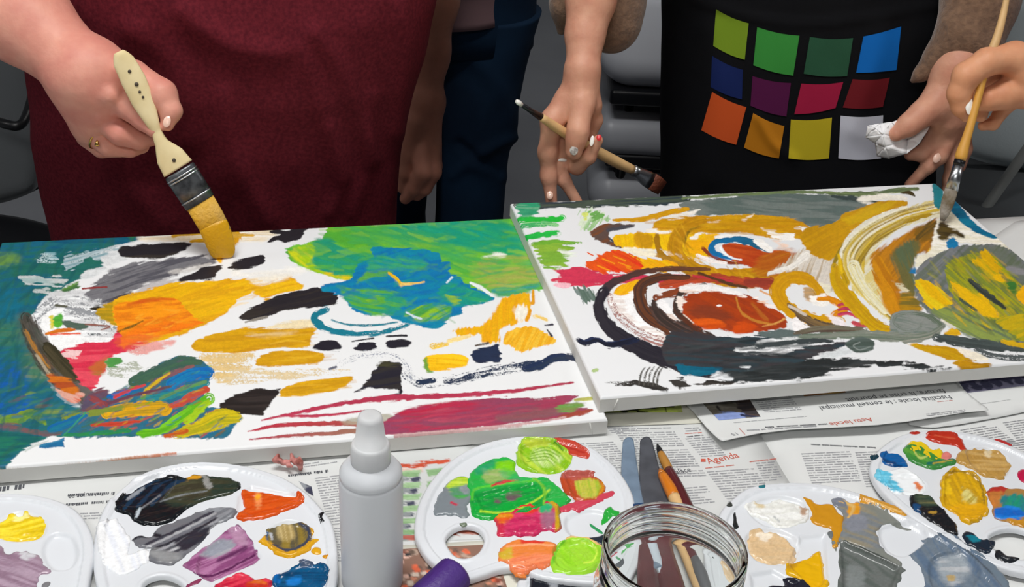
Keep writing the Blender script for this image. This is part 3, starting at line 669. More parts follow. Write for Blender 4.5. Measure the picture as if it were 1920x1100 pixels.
    P('f4e6dc', [(1270,556),(1282,560),(1290,565),(1280,572),(1278,585),(1270,575)], f=1.6, hh=0)
    L('ead0c0', [(1282,590),(1300,606)], [2,2], hh=0)
    P('ffffff', [(1344,573),(1352,573),(1352,578),(1345,578)], f=1, hh=.0008)
    L('e2a878', [(1425,545),(1450,556)], [3,4], dry=.2)
    # black scratches at the front edge
    L('3b3936', [(1155,722),(1190,718),(1215,722),(1250,730)], [4,12,12,6], dry=.3, c2='2c2a28'); L('4a4844', [(1135,716),(1170,718)], [2,4], dry=.5)
    P('3b3936', [(1258,714),(1280,710),(1292,722),(1275,728),(1260,724)], e=4, dry=.22)
    for x in (1198,1207,1215,1224,1231): L('55534e', [(x,722),(x+4,700),(x+12,688)], [3,4,2], dry=.42)
    L('a8c080', [(1113,696),(1119,694)], [7,7])
    # centre whites and ochre swirl
    P('e4dcd0', [(1440,515),(1470,495),(1500,470),(1530,470),(1570,480),(1575,520),(1560,545),(1510,530),(1500,512),(1470,512)], c2='b8a488', e=4, f=2.5, d=-70, dry=.08, hh=0)
    L('f0ece4', [(1442,512),(1480,502),(1512,478)], [6,10,14], dry=.15, hh=0)
    L('9a3c2c', [(1400,530),(1440,528),(1455,535)], [12,16,10])
    P('eee8d0', [(1515,530),(1555,535),(1552,565),(1530,560)], f=3, hh=0)
    L('dba20e', [(1545,560),(1520,528),(1480,522),(1458,545),(1475,575),(1520,598),(1575,604)], [14,20,26,30,26,24,16], c2='c88f10')
    P('cf920f', [(1508,540),(1528,545),(1530,565),(1512,562)], f=3, a=.8, c2='a87a1c')
    P('fdfaf4', [(1520,556),(1545,550),(1560,560),(1540,575),(1522,570)], f=1.8, hh=0)
    L('dd8a0e', [(1534,560),(1560,562),(1580,578),(1565,592)], [8,12,18,14])
    for dy in (0,9,18): L('d8446a', [(1572,572+dy),(1590,570+dy),(1612,584+dy*.7)], [4,6,4], c2='a83050')
    P('f6e8ea', [(1595,578),(1610,582),(1605,590)], f=2, hh=0)
    P('f4ecee', [(1548,588),(1575,596),(1590,616),(1575,618),(1560,602)], f=2, hh=0)
    P('fbf8f8', [(1484,598),(1500,592),(1516,614),(1512,622),(1490,622)], f=1.6, hh=0)
    L('5c4c3c', [(1478,572),(1505,595),(1540,612),(1572,618)], [8,14,22,10], c2='7c6440', dry=.03)
    L('cfc4b8', [(1480,574),(1510,590)], [5,8], dry=.35, hh=0)
    L('5c4a40', [(1490,625),(1540,618),(1620,618)], [6,14,10], c2='6f6a58')
    L('c44a54', [(1600,606),(1640,614)], [8,6], dry=.2)
    # ochre branch and cream arcs
    P('d29c0f', [(1500,445),(1515,428),(1560,420),(1590,398),(1630,384),(1680,374),(1702,380),(1690,398),(1640,412),(1595,436),(1575,468),(1560,488),(1538,486),(1515,470)], c2='c08c10', e=2.5, d=-28, w=5)
    P('dcb414', [(1580,410),(1640,386),(1680,378),(1650,400),(1600,420)], f=3, a=.7, d=-24)
    P('f6f1e4', [(1610,372),(1650,364),(1685,366),(1700,374),(1650,376),(1620,380)], f=2.5, hh=0)
    P('ece7cc', [(1570,500),(1585,455),(1640,410),(1700,392),(1760,372),(1775,400),(1700,425),(1655,450),(1640,480),(1650,520),(1700,600),(1665,600),(1620,560),(1585,530)], c2='dccb84', e=3, d=-40, hh=.0003)
    L('cfa514', [(1715,398),(1650,418),(1600,450),(1578,490),(1588,530)], [5,8,8,10,12], dry=.15, c2='a8860f')
    L('b8931a', [(1745,402),(1680,422),(1635,452),(1610,490)], [6,9,8,6], dry=.25, c2='8a701a')
    L('d8b838', [(1760,392),(1700,404),(1650,432),(1622,470),(1618,510)], [10,8,6,6,6], dry=.3)
    L('99801f', [(1600,440),(1575,470),(1562,500)], [4,8,5], dry=.2)
    L('f4f0dc', [(1700,388),(1620,420),(1582,462),(1575,490)], [6,9,7,5], dry=.12, hh=.0006)
    for k in range(6): L('b8a05a', [(1700-k*6,412+k*5),(1645-k*5,445+k*6),(1618-k*3,490+k*4)], [1.5,3,1.5], dry=.25)
    rr = random.Random(8); A0 = np.array([(1765,388),(1690,408),(1625,444),(1596,486),(1608,532),(1648,582),(1678,604)], float)
    for k in range(34):
        o = rr.uniform(-20, 24); w0 = rr.randint(0, 3); w1 = rr.randint(w0 + 2, 6) + 1
        L(rr.choice(['f6f2e0','d6ba48','b09020','efe6b0','c8a83c','8f7420','fbf8ec','e6d898']), [(x + o * .9 - abs(i - 3) * o * .15, y + o * .55) for i, (x, y) in enumerate(A0[w0:w1])], [1.5, rr.uniform(2, 5), 1.5], dry=rr.uniform(.1, .4), a=.85, hh=.0005)
    L('d6aa0c', [(1565,500),(1570,530),(1600,570),(1640,610),(1672,620)], [14,26,28,24,14], c2='c0920e')
    L('e3bb18', [(1572,478),(1578,510)], [6,8], dry=.15)
    L('f2eed0', [(1600,500),(1622,540),(1660,582)], [24,18,16], dry=.08, c2='e0d490')
    P('c9851a', [(1645,470),(1690,442),(1730,420),(1762,410),(1770,430),(1745,470),(1715,480),(1708,520),(1690,545),(1665,540),(1645,515),(1632,490)], c2='a86e1a', e=3, f=3, d=-50)
    P('d69012', [(1635,500),(1650,480),(1670,510),(1680,540),(1700,560),(1725,585),(1690,600),(1660,580),(1648,545)], c2='b8740f', e=3, f=3, d=60)
    P('6f6b3c', [(1672,478),(1695,455),(1720,450),(1722,470),(1712,500),(1720,535),(1712,560),(1690,530),(1680,505)], f=5, c2='59684a', d=70)
    P('b98a18', [(1690,545),(1725,565),(1722,590),(1690,580)], f=4, c2='7a6a28')
    P('d8cfae', [(1672,528),(1690,534),(1704,548),(1690,542)], dry=.3, f=2, hh=0)
    P('8c641c', [(1715,430),(1765,412),(1775,440),(1745,452),(1720,450)], f=4, c2='5c4a20', d=-40)
    P('f6c81c', [(1740,470),(1765,455),(1760,470),(1742,482)], f=2.5)
    # right-hand white corner and blues
    P('f3eed6', [(1762,395),(1790,392),(1830,425),(1880,450),(1930,490),(1930,520),(1900,490),(1860,465),(1800,455),(1775,470),(1740,490),(1718,500),(1720,480),(1745,465)], c2='fbf8ee', e=2, f=2, hh=0)
    P('5a4a20', [(1757,425),(1770,418),(1790,430),(1808,445),(1790,440),(1765,450)], f=3, dry=.12, c2='3a3018')
    P('1d828e', [(1748,342),(1762,350),(1768,362),(1762,392),(1752,385),(1750,365)], e=1)
    P('0b6a90', [(1788,376),(1800,385),(1822,412),(1845,432),(1870,444),(1862,448),(1835,438),(1812,425),(1794,408),(1780,392)], c2='127a98', e=1)
    P('117cb2', [(1776,450),(1790,447),(1800,462),(1795,470),(1778,464)], e=2); P('1478b0', [(1708,503),(1718,504),(1716,512),(1706,510)], f=2)
    # yellow-grey ball
    P('7d8186', [(1714,528),(1722,500),(1745,482),(1790,464),(1840,458),(1880,462),(1930,505),(1930,650),(1860,645),(1800,615),(1745,590),(1720,560)], c2='656f66', e=2, d=-45)
    P('5b6a44', [(1800,480),(1880,462),(1930,520),(1930,600),(1860,560)], f=8, a=.5, dry=.2)
    P('a9a81e', [(1775,495),(1850,475),(1890,510),(1925,560),(1925,640),(1850,615),(1790,560)], c2='7c8a34', dry=.30, d=42, w=4, ln=30)
    P('6a7d5c', [(1745,580),(1790,578),(1870,610),(1900,640),(1840,640),(1780,610)], c2='8a9a4c', f=5, dry=.1, d=25)
    P('f1bc08', [(1716,528),(1740,528),(1765,545),(1788,568),(1770,575),(1745,578),(1730,562)], c2='e8c818', e=3, d=45)
    P('f3c00c', [(1784,528),(1812,542),(1850,560),(1872,592),(1845,592),(1812,570),(1790,548)], c2='e0b010', e=3.5, d=42)
    P('edbb0a', [(1826,488),(1845,470),(1862,482),(1880,512),(1850,506),(1830,498)], e=4, d=40, c2='d8a80c')
    P('edbb0c', [(1845,508),(1880,516),(1890,530),(1860,526)], e=3, d=30)
    p.scrub([(1740,500),(1850,465),(1915,520),(1920,635),(1850,625),(1770,585)], ['a8a41e','6f7a3a','c8b01a','5a6a4c','e0b40f','868a70','48584a'], 130, 30, 5, 42, .6, .22, 10, 45)
    P('f1bc08', [(1718,530),(1740,530),(1765,547),(1785,567),(1768,573),(1745,576)], c2='e8c818', e=4, d=45); P('f3c00c', [(1788,532),(1812,544),(1850,563),(1868,588),(1845,588),(1812,566)], e=4, d=42, c2='e0b010', dry=.08)
    L('414a48', [(1818,526),(1850,552),(1885,578)], [8,12,6], dry=.3, c2='2f3a34')
    L('4c5a48', [(1800,562),(1830,582)], [6,5], dry=.3)
    P('3d7a34', [(1892,528),(1908,530),(1902,548),(1890,540)], f=3, dry=.1)
    P('f5b50a', [(1906,552),(1925,535),(1930,575),(1912,565)], e=1)
    P('cdb016', [(1868,600),(1925,590),(1925,640),(1890,620)], c2='a8a020', dry=.15, d=-20)
    P('8d8d90', [(1890,498),(1925,505),(1925,516),(1895,512)], f=3)
    # grey spirals
    P('74827a', [(1668,612),(1672,592),(1700,583),(1735,590),(1768,602),(1765,618),(1735,634),(1700,640),(1672,630)], c2='8a8f8a', e=1.5, d=10)
    L('8f9692', [(1765,612),(1745,594),(1710,586),(1680,590),(1675,606),(1695,620),(1722,616),(1726,606)], [10,9,8,8,8,7,6,4], c2='5b6a58', br=.6)
    L('6d7c6c', [(1500,632),(1580,628),(1650,630),(1705,634),(1745,628),(1770,612)], [8,14,16,18,14,6], c2='84897e', br=.7)
    L('b0aaa0', [(1690,640),(1740,632),(1768,616)], [1.5,2,1.5], a=.7)
    P('5d6b66', [(1584,645),(1600,634),(1625,634),(1640,645),(1630,658),(1605,660)], c2='46544e', e=1.5)
    L('8a9490', [(1632,650),(1612,656),(1600,648),(1612,642)], [2,2,2,2])
    L('3c4446', [(1420,650),(1500,640),(1560,640)], [8,10,6], dry=.2)
    # lower right bands
    L('4b5756', [(1755,632),(1800,640),(1860,648),(1930,652)], [14,20,18,18], c2='3a4444')
    P('d2a20c', [(1700,645),(1730,645),(1790,652),(1810,668),(1830,676),(1790,676),(1740,662)], c2='c0900c', e=2, d=15)
    P('f4ecd8', [(1795,654),(1820,655),(1855,675),(1830,676),(1810,668)], f=2, hh=0)
    P('c8920e', [(1786,680),(1810,676),(1862,684),(1850,690),(1810,690)], c2='a8780c', e=2)
    L('50585a', [(1830,655),(1870,668),(1925,672)], [8,12,12], dry=.38); L('d9ae18', [(1880,640),(1925,650)], [8,12], dry=.1)
    P('e8b41c', [(1772,622),(1790,615),(1802,624),(1796,628),(1772,627)], e=1.5, c2='d09a10')
    L('d8d4c8', [(1765,600),(1790,615)], [4,5], dry=.15, hh=0)
# ------------------------------------------------------------------ room
HALF = [(-4.2, 4.2), (-3.0, 5.6)]
M['floor'] = mat('grey_vinyl_floor', '8c8f95', rough=.5, vscale=3, c2='83868c')
M['wall'] = mat('grey_wall', '8c8f93', rough=.8, var=.03)
M['ceil'] = mat('white_ceiling', 'c8c8c8', rough=.9)
def room():
    (x0, x1), (y0, y1) = HALF; H = 2.7
    for nm, lo, hi, m in (('floor', (x0, y0, -.1), (x1, y1, 0), 'floor'), ('ceiling', (x0, y0, H), (x1, y1, H + .1), 'ceil'),
                          ('wall_left', (x0 - .1, y0, 0), (x0, y1, H), 'wall'), ('wall_right', (x1, y0, 0), (x1 + .1, y1, H), 'wall'),
                          ('wall_back', (x0, y1, 0), (x1, y1 + .1, H), 'wall'), ('wall_front', (x0, y0 - .1, 0), (x1, y0, H), 'wall')):
        tag(MB().box(lo, hi).build(nm, M[m], smooth=False), kind='structure')
    for nm, lo, hi in (('baseboard_back', (x0, y1 - .015, 0), (x1, y1, .09)), ('baseboard_left', (x0, y0, 0), (x0 + .015, y1 - .015, .09))):
        tag(MB().box(lo, hi).build(nm, M['ceil'], smooth=False), kind='structure')
    em = bpy.data.materials.new('lamp_diffuser'); em.use_nodes = True; nt = em.node_tree; nt.nodes.clear()
    e = nt.nodes.new('ShaderNodeEmission'); e.inputs[0].default_value = (1, .97, .93, 1); e.inputs[1].default_value = 3
    o = nt.nodes.new('ShaderNodeOutputMaterial'); nt.links.new(e.outputs[0], o.inputs[0])
    names = ['over the painting table', 'behind the photographer', 'near the back wall', 'by the right wall', 'by the left wall']
    for (x, y, wt), nm in zip(CEIL_LIGHTS, names):
        r = empty('ceiling_light', (x, y, H), 'white rectangular ceiling light panel ' + nm, 'ceiling light', 'ceiling light panels')
        MB().box((x - .62, y - .17, H - .05), (x + .62, y + .17, H - .002)).build('light_frame', M['ceil'], r, bevel=.004)
        MB().box((x - .58, y - .13, H - .054), (x + .58, y + .13, H - .051)).build('diffuser', em, r, smooth=False)
        l = bpy.data.lights.new('panel_light', 'AREA'); l.shape = 'RECTANGLE'; l.size = 1.16; l.size_y = .26; l.energy = wt * 2.15
        l.color = (1, .985, .965)
        lo = bpy.data.objects.new('panel_light', l); S.collection.objects.link(lo); lo.parent = r; lo.location = (0, 0, -.06)
room()

# ------------------------------------------------------------------ plates: thin shaped sheets with relief
def plate(poly, h, zf, zbot=None, holes=(), thick=None):
    poly = np.array(poly, float); lo = poly.min(0) - 2 * h; hi = poly.max(0) + 2 * h
    nx, ny = (np.ceil((hi - lo) / h).astype(int) + 1)
    X, Y = np.meshgrid(lo[0] + h * np.arange(nx), lo[1] + h * np.arange(ny), indexing='ij')
    def sdf(x, y):
        d = poly_sdf(x, y, poly)
        for q in holes: d = np.minimum(d, -poly_sdf(x, y, np.array(q)))
        return d
    D = sdf(X, Y); ok = D > -.6 * h
    cell = ok[:-1, :-1] & ok[1:, :-1] & ok[:-1, 1:] & ok[1:, 1:]
    used = np.zeros_like(ok); used[:-1, :-1] |= cell; used[1:, :-1] |= cell; used[:-1, 1:] |= cell; used[1:, 1:] |= cell
    ids = np.full(ok.shape, -1); ids[used] = np.arange(used.sum())
    x = X[used]; y = Y[used]; d = D[used]
    i, j = np.nonzero(cell)
    Q = np.stack([ids[i, j], ids[i + 1, j], ids[i + 1, j + 1], ids[i, j + 1]], 1)
    E = np.concatenate([Q[:, [0, 1]], Q[:, [1, 2]], Q[:, [2, 3]], Q[:, [3, 0]]]); key = np.sort(E, 1)
    u, inv, cnt = np.unique(key, axis=0, return_inverse=True, return_counts=True); B = E[cnt[inv.ravel()] == 1]
    bv = np.unique(B)
    for _ in range(4):
        e = h * .05; bx, by = x[bv], y[bv]; gx = (sdf(bx + e, by) - sdf(bx - e, by)) / (2 * e); gy = (sdf(bx, by + e) - sdf(bx, by - e)) / (2 * e)
        g = np.maximum(gx * gx + gy * gy, .3); db = sdf(bx, by); x[bv] -= db * gx / g; y[bv] -= db * gy / g
    d = sdf(x, y)
    z = zf(x, y, np.maximum(d, 0)); V = np.stack([x, y, z], 1)
    mp = np.full(len(V), -1); mp[bv] = len(V) + np.arange(len(bv))
    low = V[bv].copy(); low[:, 2] = (low[:, 2] - thick) if thick is not None else zbot
    Q2 = np.stack([B[:, 1], B[:, 0], mp[B[:, 0]], mp[B[:, 1]]], 1)
    return np.concatenate([V, low]), np.concatenate([Q, Q2]), len(V)
def px_poly(pts, z, sm=False, n=6):
    P = crom(pts, n, True) if sm else np.array(pts, float)
    return on_z(P[:, 0], P[:, 1], z)[:, :2]

# ------------------------------------------------------------------ table and newspapers
AN = math.radians(12.5)
UX = np.array([math.cos(AN), math.sin(AN)]); UY = np.array([-math.sin(AN), math.cos(AN)])
edge = on_z(1880, 407, 0)[:2]; EV = edge @ UY             # far table edge
NEAR = EV - 1.45
def tb(u, v): return u * UX + v * UY
M['table'] = mat('grey_laminate', 'a9acb0', rough=.5, var=.03)
M['steel'] = mat('brushed_steel', '9a9c9e', rough=.3, metal=1)
M['black_metal'] = mat('black_metal', '18191b', rough=.35, spec=.5)
U0, U1 = -1.15, 1.03
tc0 = tb(.1, EV - .7)
tr = empty('work_table', (tc0[0], tc0[1], 0), 'long grey table under the newspapers and canvases', 'table')
def tbox(lo, hi, name, m, bev=.003, par=tr):
    c = [tb(u, v) for u in (lo[0], hi[0]) for v in (lo[1], hi[1])]
    V = [(*c[k], z) for z in (lo[2], hi[2]) for k in (0, 2, 3, 1)]
    return MB().add(V, [(3, 2, 1, 0), (4, 5, 6, 7), (0, 1, 5, 4), (1, 2, 6, 5), (2, 3, 7, 6), (3, 0, 4, 7)]).build(name, m, par, bevel=bev)
tbox((U0, NEAR, TZ - .028), (U1, EV, TZ), 'tabletop', M['table'])
for u in (U0 + .06, U1 - .06):
    for v in (NEAR + .06, EV - .06): tbox((u - .02, v - .02, 0), (u + .02, v + .02, TZ - .028), 'leg', M['steel'])
tbox((U0 + .08, NEAR + .05, TZ - .08), (U1 - .08, NEAR + .07, TZ - .028), 'apron_rail', M['steel']); tbox((U0 + .08, EV - .07, TZ - .08), (U1 - .08, EV - .05, TZ - .028), 'apron_rail', M['steel'])

def flat_sheet(name, poly, z, m, label, group='newspaper sheets', h=.012, lift=None, thick=.0004):
    zf = (lambda x, y, d: TZ + z + (lift(x, y) if lift else 0) + .0003 * fbm(x * 14, y * 14, 3))
    V, Q, n = plate(poly, h, zf, thick=thick)
    o = mesh_obj(name, V, Q, m); tag(o, label, 'newspaper', group); return o, zf
def on_sheet(p, zf, dz=0):
    z = 0.0
    for _ in range(4):
        P = on_z(p[0], p[1], z); z = float(np.ravel(zf(np.array([P[0]]), np.array([P[1]]), 1))[0]) - TZ + dz
    return P[:2]
def bars(parent, name, m, zf, items, dz=.00025):
    """printed lines: items = (tl, tr, bl) photo points or explicit world points, broken into words"""
    rnd = random.Random(len(items) * 7 + int(abs(items[0][0][0])))
    V = []; Fc = []
    for it in items:
        tl, tr_, bl = [on_sheet(q, zf) for q in it[:3]]; pitch = it[3] if len(it) > 3 else .0033; xh = it[4] if len(it) > 4 else .42
        wv = tr_ - tl; w = np.linalg.norm(wv); wv /= w; hv = bl - tl; hh = np.linalg.norm(hv); hv /= hh; nl = max(1, int(hh / pitch))
        for k in range(nl):
            o = tl + hv * k * pitch; x = 0; end = w * (1 if rnd.random() > .12 else rnd.uniform(.4, .9))
            while x < end:
                ww = rnd.uniform(1.2, 6.5) * pitch * .55; ww = min(ww, end - x); xx = x
                while xx < x + ww:
                    g = rnd.uniform(.22, .5) * pitch * .5; t = pitch * xh * (1.25 if rnd.random() < .2 else 1) * rnd.uniform(.8, 1)
                    a = o + wv * xx; b = o + wv * (xx + g)
                    hv2 = np.array([wv[1], -wv[0]])
                    q = [a, b, b + hv2 * t, a + hv2 * t]; n0 = len(V)
                    for p in q: V.append((p[0], p[1], 0))
                    Fc.append((n0 + 3, n0 + 2, n0 + 1, n0)); xx += g + pitch * .07
                x += ww + pitch * .45
    V = np.array(V); V[:, 2] = zf(V[:, 0], V[:, 1], 1) + dz
    o = mesh_obj(name, V, np.array(Fc), m, parent, smooth=False); return o
def words(parent, name, m, zf, txt, p0, p1, size, dz=.0003, flip=False):
    a = on_sheet(p0, zf); b = on_sheet(p1, zf); d = b - a; L = np.linalg.norm(d); d /= L
    V, Fc = text_mesh(txt, 1.0, Matrix.Identity(4)); V = np.array(V)
    s = L / (V[:, 0].max() - V[:, 0].min()); x = (V[:, 0] - V[:, 0].min()) * s; y = V[:, 1] * size
    n = np.array([-d[1], d[0]])
    P = a + x[:, None] * d + y[:, None] * n
    z = zf(P[:, 0], P[:, 1], 1) + dz
    return mesh_obj(name, np.column_stack([P, z]), Fc, m, parent, smooth=False)
def patch(parent, name, quad, zf, base, fn, label=None, dz=.00025, res=.0011):
    q = [on_sheet(p, zf) for p in quad]
    n1 = max(3, int(np.linalg.norm(q[1] - q[0]) / res)); n2 = max(3, int(np.linalg.norm(q[3] - q[0]) / res))
    a, b = np.meshgrid(np.linspace(0, 1, n1), np.linspace(0, 1, n2), indexing='ij')
    P = (q[0] * ((1 - a) * (1 - b))[..., None] + q[1] * (a * (1 - b))[..., None] + q[2] * (a * b)[..., None] + q[3] * ((1 - a) * b)[..., None]).reshape(-1, 2)
    z = zf(P[:, 0], P[:, 1], 1) + dz; P3 = np.column_stack([P, z])
    pt = Painter(P3, base); fn(pt)
    i = np.arange(n1 * n2).reshape(n1, n2); Q = np.stack([i[:-1, :-1], i[:-1, 1:], i[1:, 1:], i[1:, :-1]], -1).reshape(-1, 4)
    o = mesh_obj(name, P3, Q, M['print'], parent, col=pt.col)
    if label: o['label'] = label
    return o
M['print'] = mat('printed_picture', attr=True, rough=.85, spec=.15)

def papers():
    rect = lambda u0, v0, u1, v1: [tb(u0, v0), tb(u1, v0), tb(u1, v1), tb(u0, v1)]
    # base layer: four open sheets side by side
    def span(px, py): p = on_z(px, py, 0)[:2]; return p @ UX, p @ UY
    uA = span(735, 1000)[0]; uC = span(1457, 870)[0]; vM = span(1135, 803)[1]
    s1, z1 = flat_sheet('newspaper', rect(U0 + .01, NEAR + .02, uA, EV - .02), .0010, M['paper'], 'newspaper sheet with faint headlines under the grey and purple palette', h=.02)
    s2, z2 = flat_sheet('newspaper', rect(uA - .002, NEAR + .3, uC + .0, EV - .06), .0018, M['paper'], 'newspaper sheet with the red Agenda heading behind the glass jar', h=.02)
    s3, z3 = flat_sheet('newspaper', rect(uC - .002, NEAR + .03, U1 - .01, EV - .003), .0010, M['paper2'], 'newspaper sheet of small print under the two right-hand palettes', h=.02)
    bars(s2, 'printed_text', M['ink'], z2, [((1150,804),(1258,801),(1215,900)), ((1080,832),(1150,828),(1170,960)), ((1255,862),(1282,860),(1270,880)), ((1275,915),(1325,911),(1290,950)), ((1325,884),(1412,878),(1372,948)),
        ((1417,868),(1452,865),(1434,905)), ((1285,822),(1330,819),(1320,862)), ((1283,803),(1310,801),(1288,812)), ((1130,790),(1180,790),(1150,815)), ((760,880),(850,866),(775,905)), ((1010,1085),(1060,1085),(1020,1120))])
    bars(s2, 'red_print', M['ink_red'], z2, [((1284,812),(1316,810),(1286,817)), ((1322,877),(1375,871),(1323,880)), ((1405,865),(1455,859),(1406,868))])
    bars(s2, 'bold_print', M['ink_dark'], z2, [((1287,818),(1318,815),(1288,822))])
    words(s2, 'red_heading', M['ink_red'], z2, 'Agenda', (1329,870), (1387,857), .0115)
    patch(s2, 'red_arrow', [(1314,860),(1323,860),(1323,866),(1314,866)], z2, 'c8604f', lambda p: None)
    words(s2, 'bold_heading', M['ink_dark'], z2, 'palace', (1262,890), (1297,884), .0095)
    bars(s3, 'printed_text', M['ink'], z3, [((1502,850),(1592,846),(1524,912)), ((1603,848),(1645,846),(1626,920)), ((1800,806),(1862,796),(1850,845)), ((1880,792),(1930,785),(1920,840)), ((1860,830),(1930,822),(1880,860)), ((1470,915),(1500,915),(1480,940))])
    bars(s3, 'bold_print', M['ink_dark'], z3, [((1520,832),(1640,838),(1521,836), .0036, .5)])
    K = M['ink_dark']
    bars(s1, 'printed_text', M['ink'], z1, [((590,896),(655,888),(620,990)), ((568,870),(648,858),(575,882)), ((130,963),(190,960),(135,978)), ((600,990),(640,990),(640,1060))])
    bars(s1, 'bold_print', K, z1, [((540,890),(650,876),(541,896), .006, .5), ((128,926),(216,922),(129,931), .0062, .55), ((124,944),(204,938),(125,949), .0062, .5), ((-20,915),(44,908),(-19,922), .010, .6)])
    words(s1, 'bold_heading', K, z1, 'ce soir', (128,934), (165,930), .009)
    patch(s1, 'printed_photo', [(560,902),(584,912),(588,930),(574,922)], z1, '8f9399', lambda p: p.poly('3d3e50', [(574,912),(586,912),(588,930),(576,924)]))
    # cream strip with a green picture
    sc, zc = flat_sheet('newspaper', px_poly([(1100,640),(1290,640),(1330,797),(1290,799),(1150,803),(1000,812)], 0), .0030, M['cream'], 'cream coloured paper strip sticking out between the two canvases', h=.012)
    def green(p):
        p.poly('2a3018', [(1165,768),(1200,762),(1260,760),(1250,766),(1180,772)], dry=.15, e=4); p.poly('c8d86a', [(1205,768),(1250,764),(1268,772),(1210,773)], dry=.2)
        p.line('1c2014', [(1195,771),(1215,773)], [3,3]); p.line('1c2014', [(1247,760),(1249,771)], [3,3])
    patch(sc, 'printed_photo', [(1120,735),(1272,735),(1280,773),(1135,774)], zc, 'b2bc6c', green)
    # sheet with the headline, curling up at its torn front edge
    out = [(1265,640),(1700,620),(1786,716),(1853,782),(1800,787),(1760,795),(1700,806),(1640,814),(1560,818),(1480,821),(1420,829),(1380,839),(1352,846),(1345,842),(1326,816),(1302,780),(1280,757),(1255,700)]
    def lift(x, y):
        f = np.stack([np.asarray(x, float), np.asarray(y, float)], -1)
        v = f @ UY; vf = (on_z(1352,846,0)[:2]) @ UY
        return .0085 * np.clip(1 - (v - vf) / .075, 0, 1) ** 2
    # second right sheet
    s5, z5 = flat_sheet('newspaper', px_poly([(1770,660),(1960,650),(1990,760),(1920,777),(1860,789),(1800,800),(1740,808),(1700,800)], 0), .0032, M['paper2'], 'newspaper sheet with a purple photograph by the right canvas corner', h=.012)
    patch(s5, 'printed_photo', [(1780,690),(1960,668),(1960,718),(1812,737)], z5, '8c8aa4', lambda p: ([p.poly('4a4a62', [(1796+k*20,724-k*3),(1806+k*20,716-k*3),(1822+k*20,730-k*3),(1812+k*20,734-k*3)], dry=.25, e=3) for k in range(7)], p.poly('5f5c80', [(1780,690),(1960,672),(1960,700),(1790,716)], dry=.2)))
    bars(s5, 'printed_text', M['ink'], z5, [((1838,757),(1920,745),(1839,758), .002, .3)])
    P4 = px_poly(out, .002)
    s4, z4 = flat_sheet('newspaper', P4, .0045, M['paper2'], 'newspaper sheet with upside-down headline curling up in front of the right canvas', h=.0032, lift=lift)
    def pic(p):
        p.poly('3f3a3c', [(1370,745),(1405,740),(1428,782),(1398,782),(1385,765)], e=6, dry=.2, c2='5a4a44'); p.poly('8f8a7c', [(1318,752),(1370,748),(1375,765),(1340,770)], e=5, dry=.3, c2='5f5a50')
        p.poly('8a9cd0', [(1342,775),(1390,772),(1395,786),(1350,790)], e=2); p.line('33302e', [(1345,762),(1352,770)], [4,3]); p.line('2f3550', [(1390,778),(1425,781)], [4,3])
    patch(s4, 'printed_photo', [(1300,735),(1398,735),(1426,781),(1348,788)], z4, '7b7468', pic)
    patch(s4, 'printed_photo', [(1485,715),(1575,712),(1586,736),(1508,743)], z4, 'b98058', lambda p: p.poly('d6b06a', [(1535,733),(1575,728),(1572,736),(1540,739)], e=3, dry=.2))
    patch(s4, 'printed_photo', [(1575,710),(1680,700),(1690,712),(1592,727)], z4, '4a4044', lambda p: p.poly('b8b4b4', [(1630,705),(1680,700),(1688,714),(1640,722)], e=6, dry=.3))
    bars(s4, 'printed_text', M['ink'], z4, [((1412,747),(1480,742),(1438,778)), ((1375,792),(1512,780),(1376,795), .003, .35), ((1736,776),(1808,768),(1738,784)), ((1400,806),(1530,798),(1401,810), .0045, .5)])
    words(s4, 'headline', M['ink_dark'], z4, 'Fiscalité locale : le conseil municipal', (1779,741), (1535,762), .0105)
    words(s4, 'headline', M['ink_dark'], z4, 'facture, la crise se poursuit', (1768,729), (1584,747), .0105)
    words(s4, 'red_heading', M['ink_red'], z4, 'Actu locale', (1632,783), (1553,793), .010)
    bars(s4, 'red_print', M['ink_red'], z4, [((1757,753),(1786,750),(1757,754), .002, .4), ((1387,803),(1398,815),(1388,804), .002, .5)])
    bars(s4, 'bold_print', K, z4, [((1434,800),(1548,794),(1435,803), .0055, .45)])
    words(s4, 'page_number', M['ink'], z4, '15', (1379,811), (1369,813), .007)
    # coloured pages by the bottle
    s6, z6 = flat_sheet('newspaper', px_poly([(700,848),(870,830),(1010,935),(1010,1130),(700,1150),(690,1000)], 0), .0030, M['paper'], 'newspaper page with green boxes and red bars beside the clear bottle', h=.012)
    def page(p):
        p.poly('c9543a', [(734,872),(790,866),(845,858),(842,866),(790,874),(735,878)], sm=False, dry=.1); p.poly('e0c4b8', [(735,880),(792,876),(792,884),(736,888)], sm=False)
        for k in range(7):
            y = 888 + k * 22; p.poly('8fb583', [(743,y-4),(790,y-8),(786,y+4),(745,y+7)], e=1.5, sm=False, c2='a0c094'); p.poly('8fb583', [(800,y-7),(830,y-10),(826,y+2),(802,y+5)], e=1.5, sm=False, dry=.1)
            p.poly('4a4c60', [(772-k*4,y+8),(786-k*4,y+6),(786-k*4,y+13),(772-k*4,y+14)], e=1.5, dry=.1); p.poly('8e9496', [(740,y+8),(768,y+6),(766,y+12),(742,y+13)], e=4, dry=.35)
        p.poly('b8685c', [(744,1005),(800,1002),(800,1008),(745,1011)], sm=False); p.poly('a85c48', [(830,985),(920,978),(925,1000),(830,1003)], sm=False)
    patch(s6, 'printed_boxes', [(706,858),(860,838),(985,1010),(700,1015)], z6, 'ced1d0', page)
    s7, z7 = flat_sheet('newspaper', px_poly([(690,1030),(800,1027),(870,1022),(1010,1015),(1100,1190),(690,1200)], 0), .0036, M['cream'], 'newspaper page with a crowd photograph under the purple cap', h=.012)
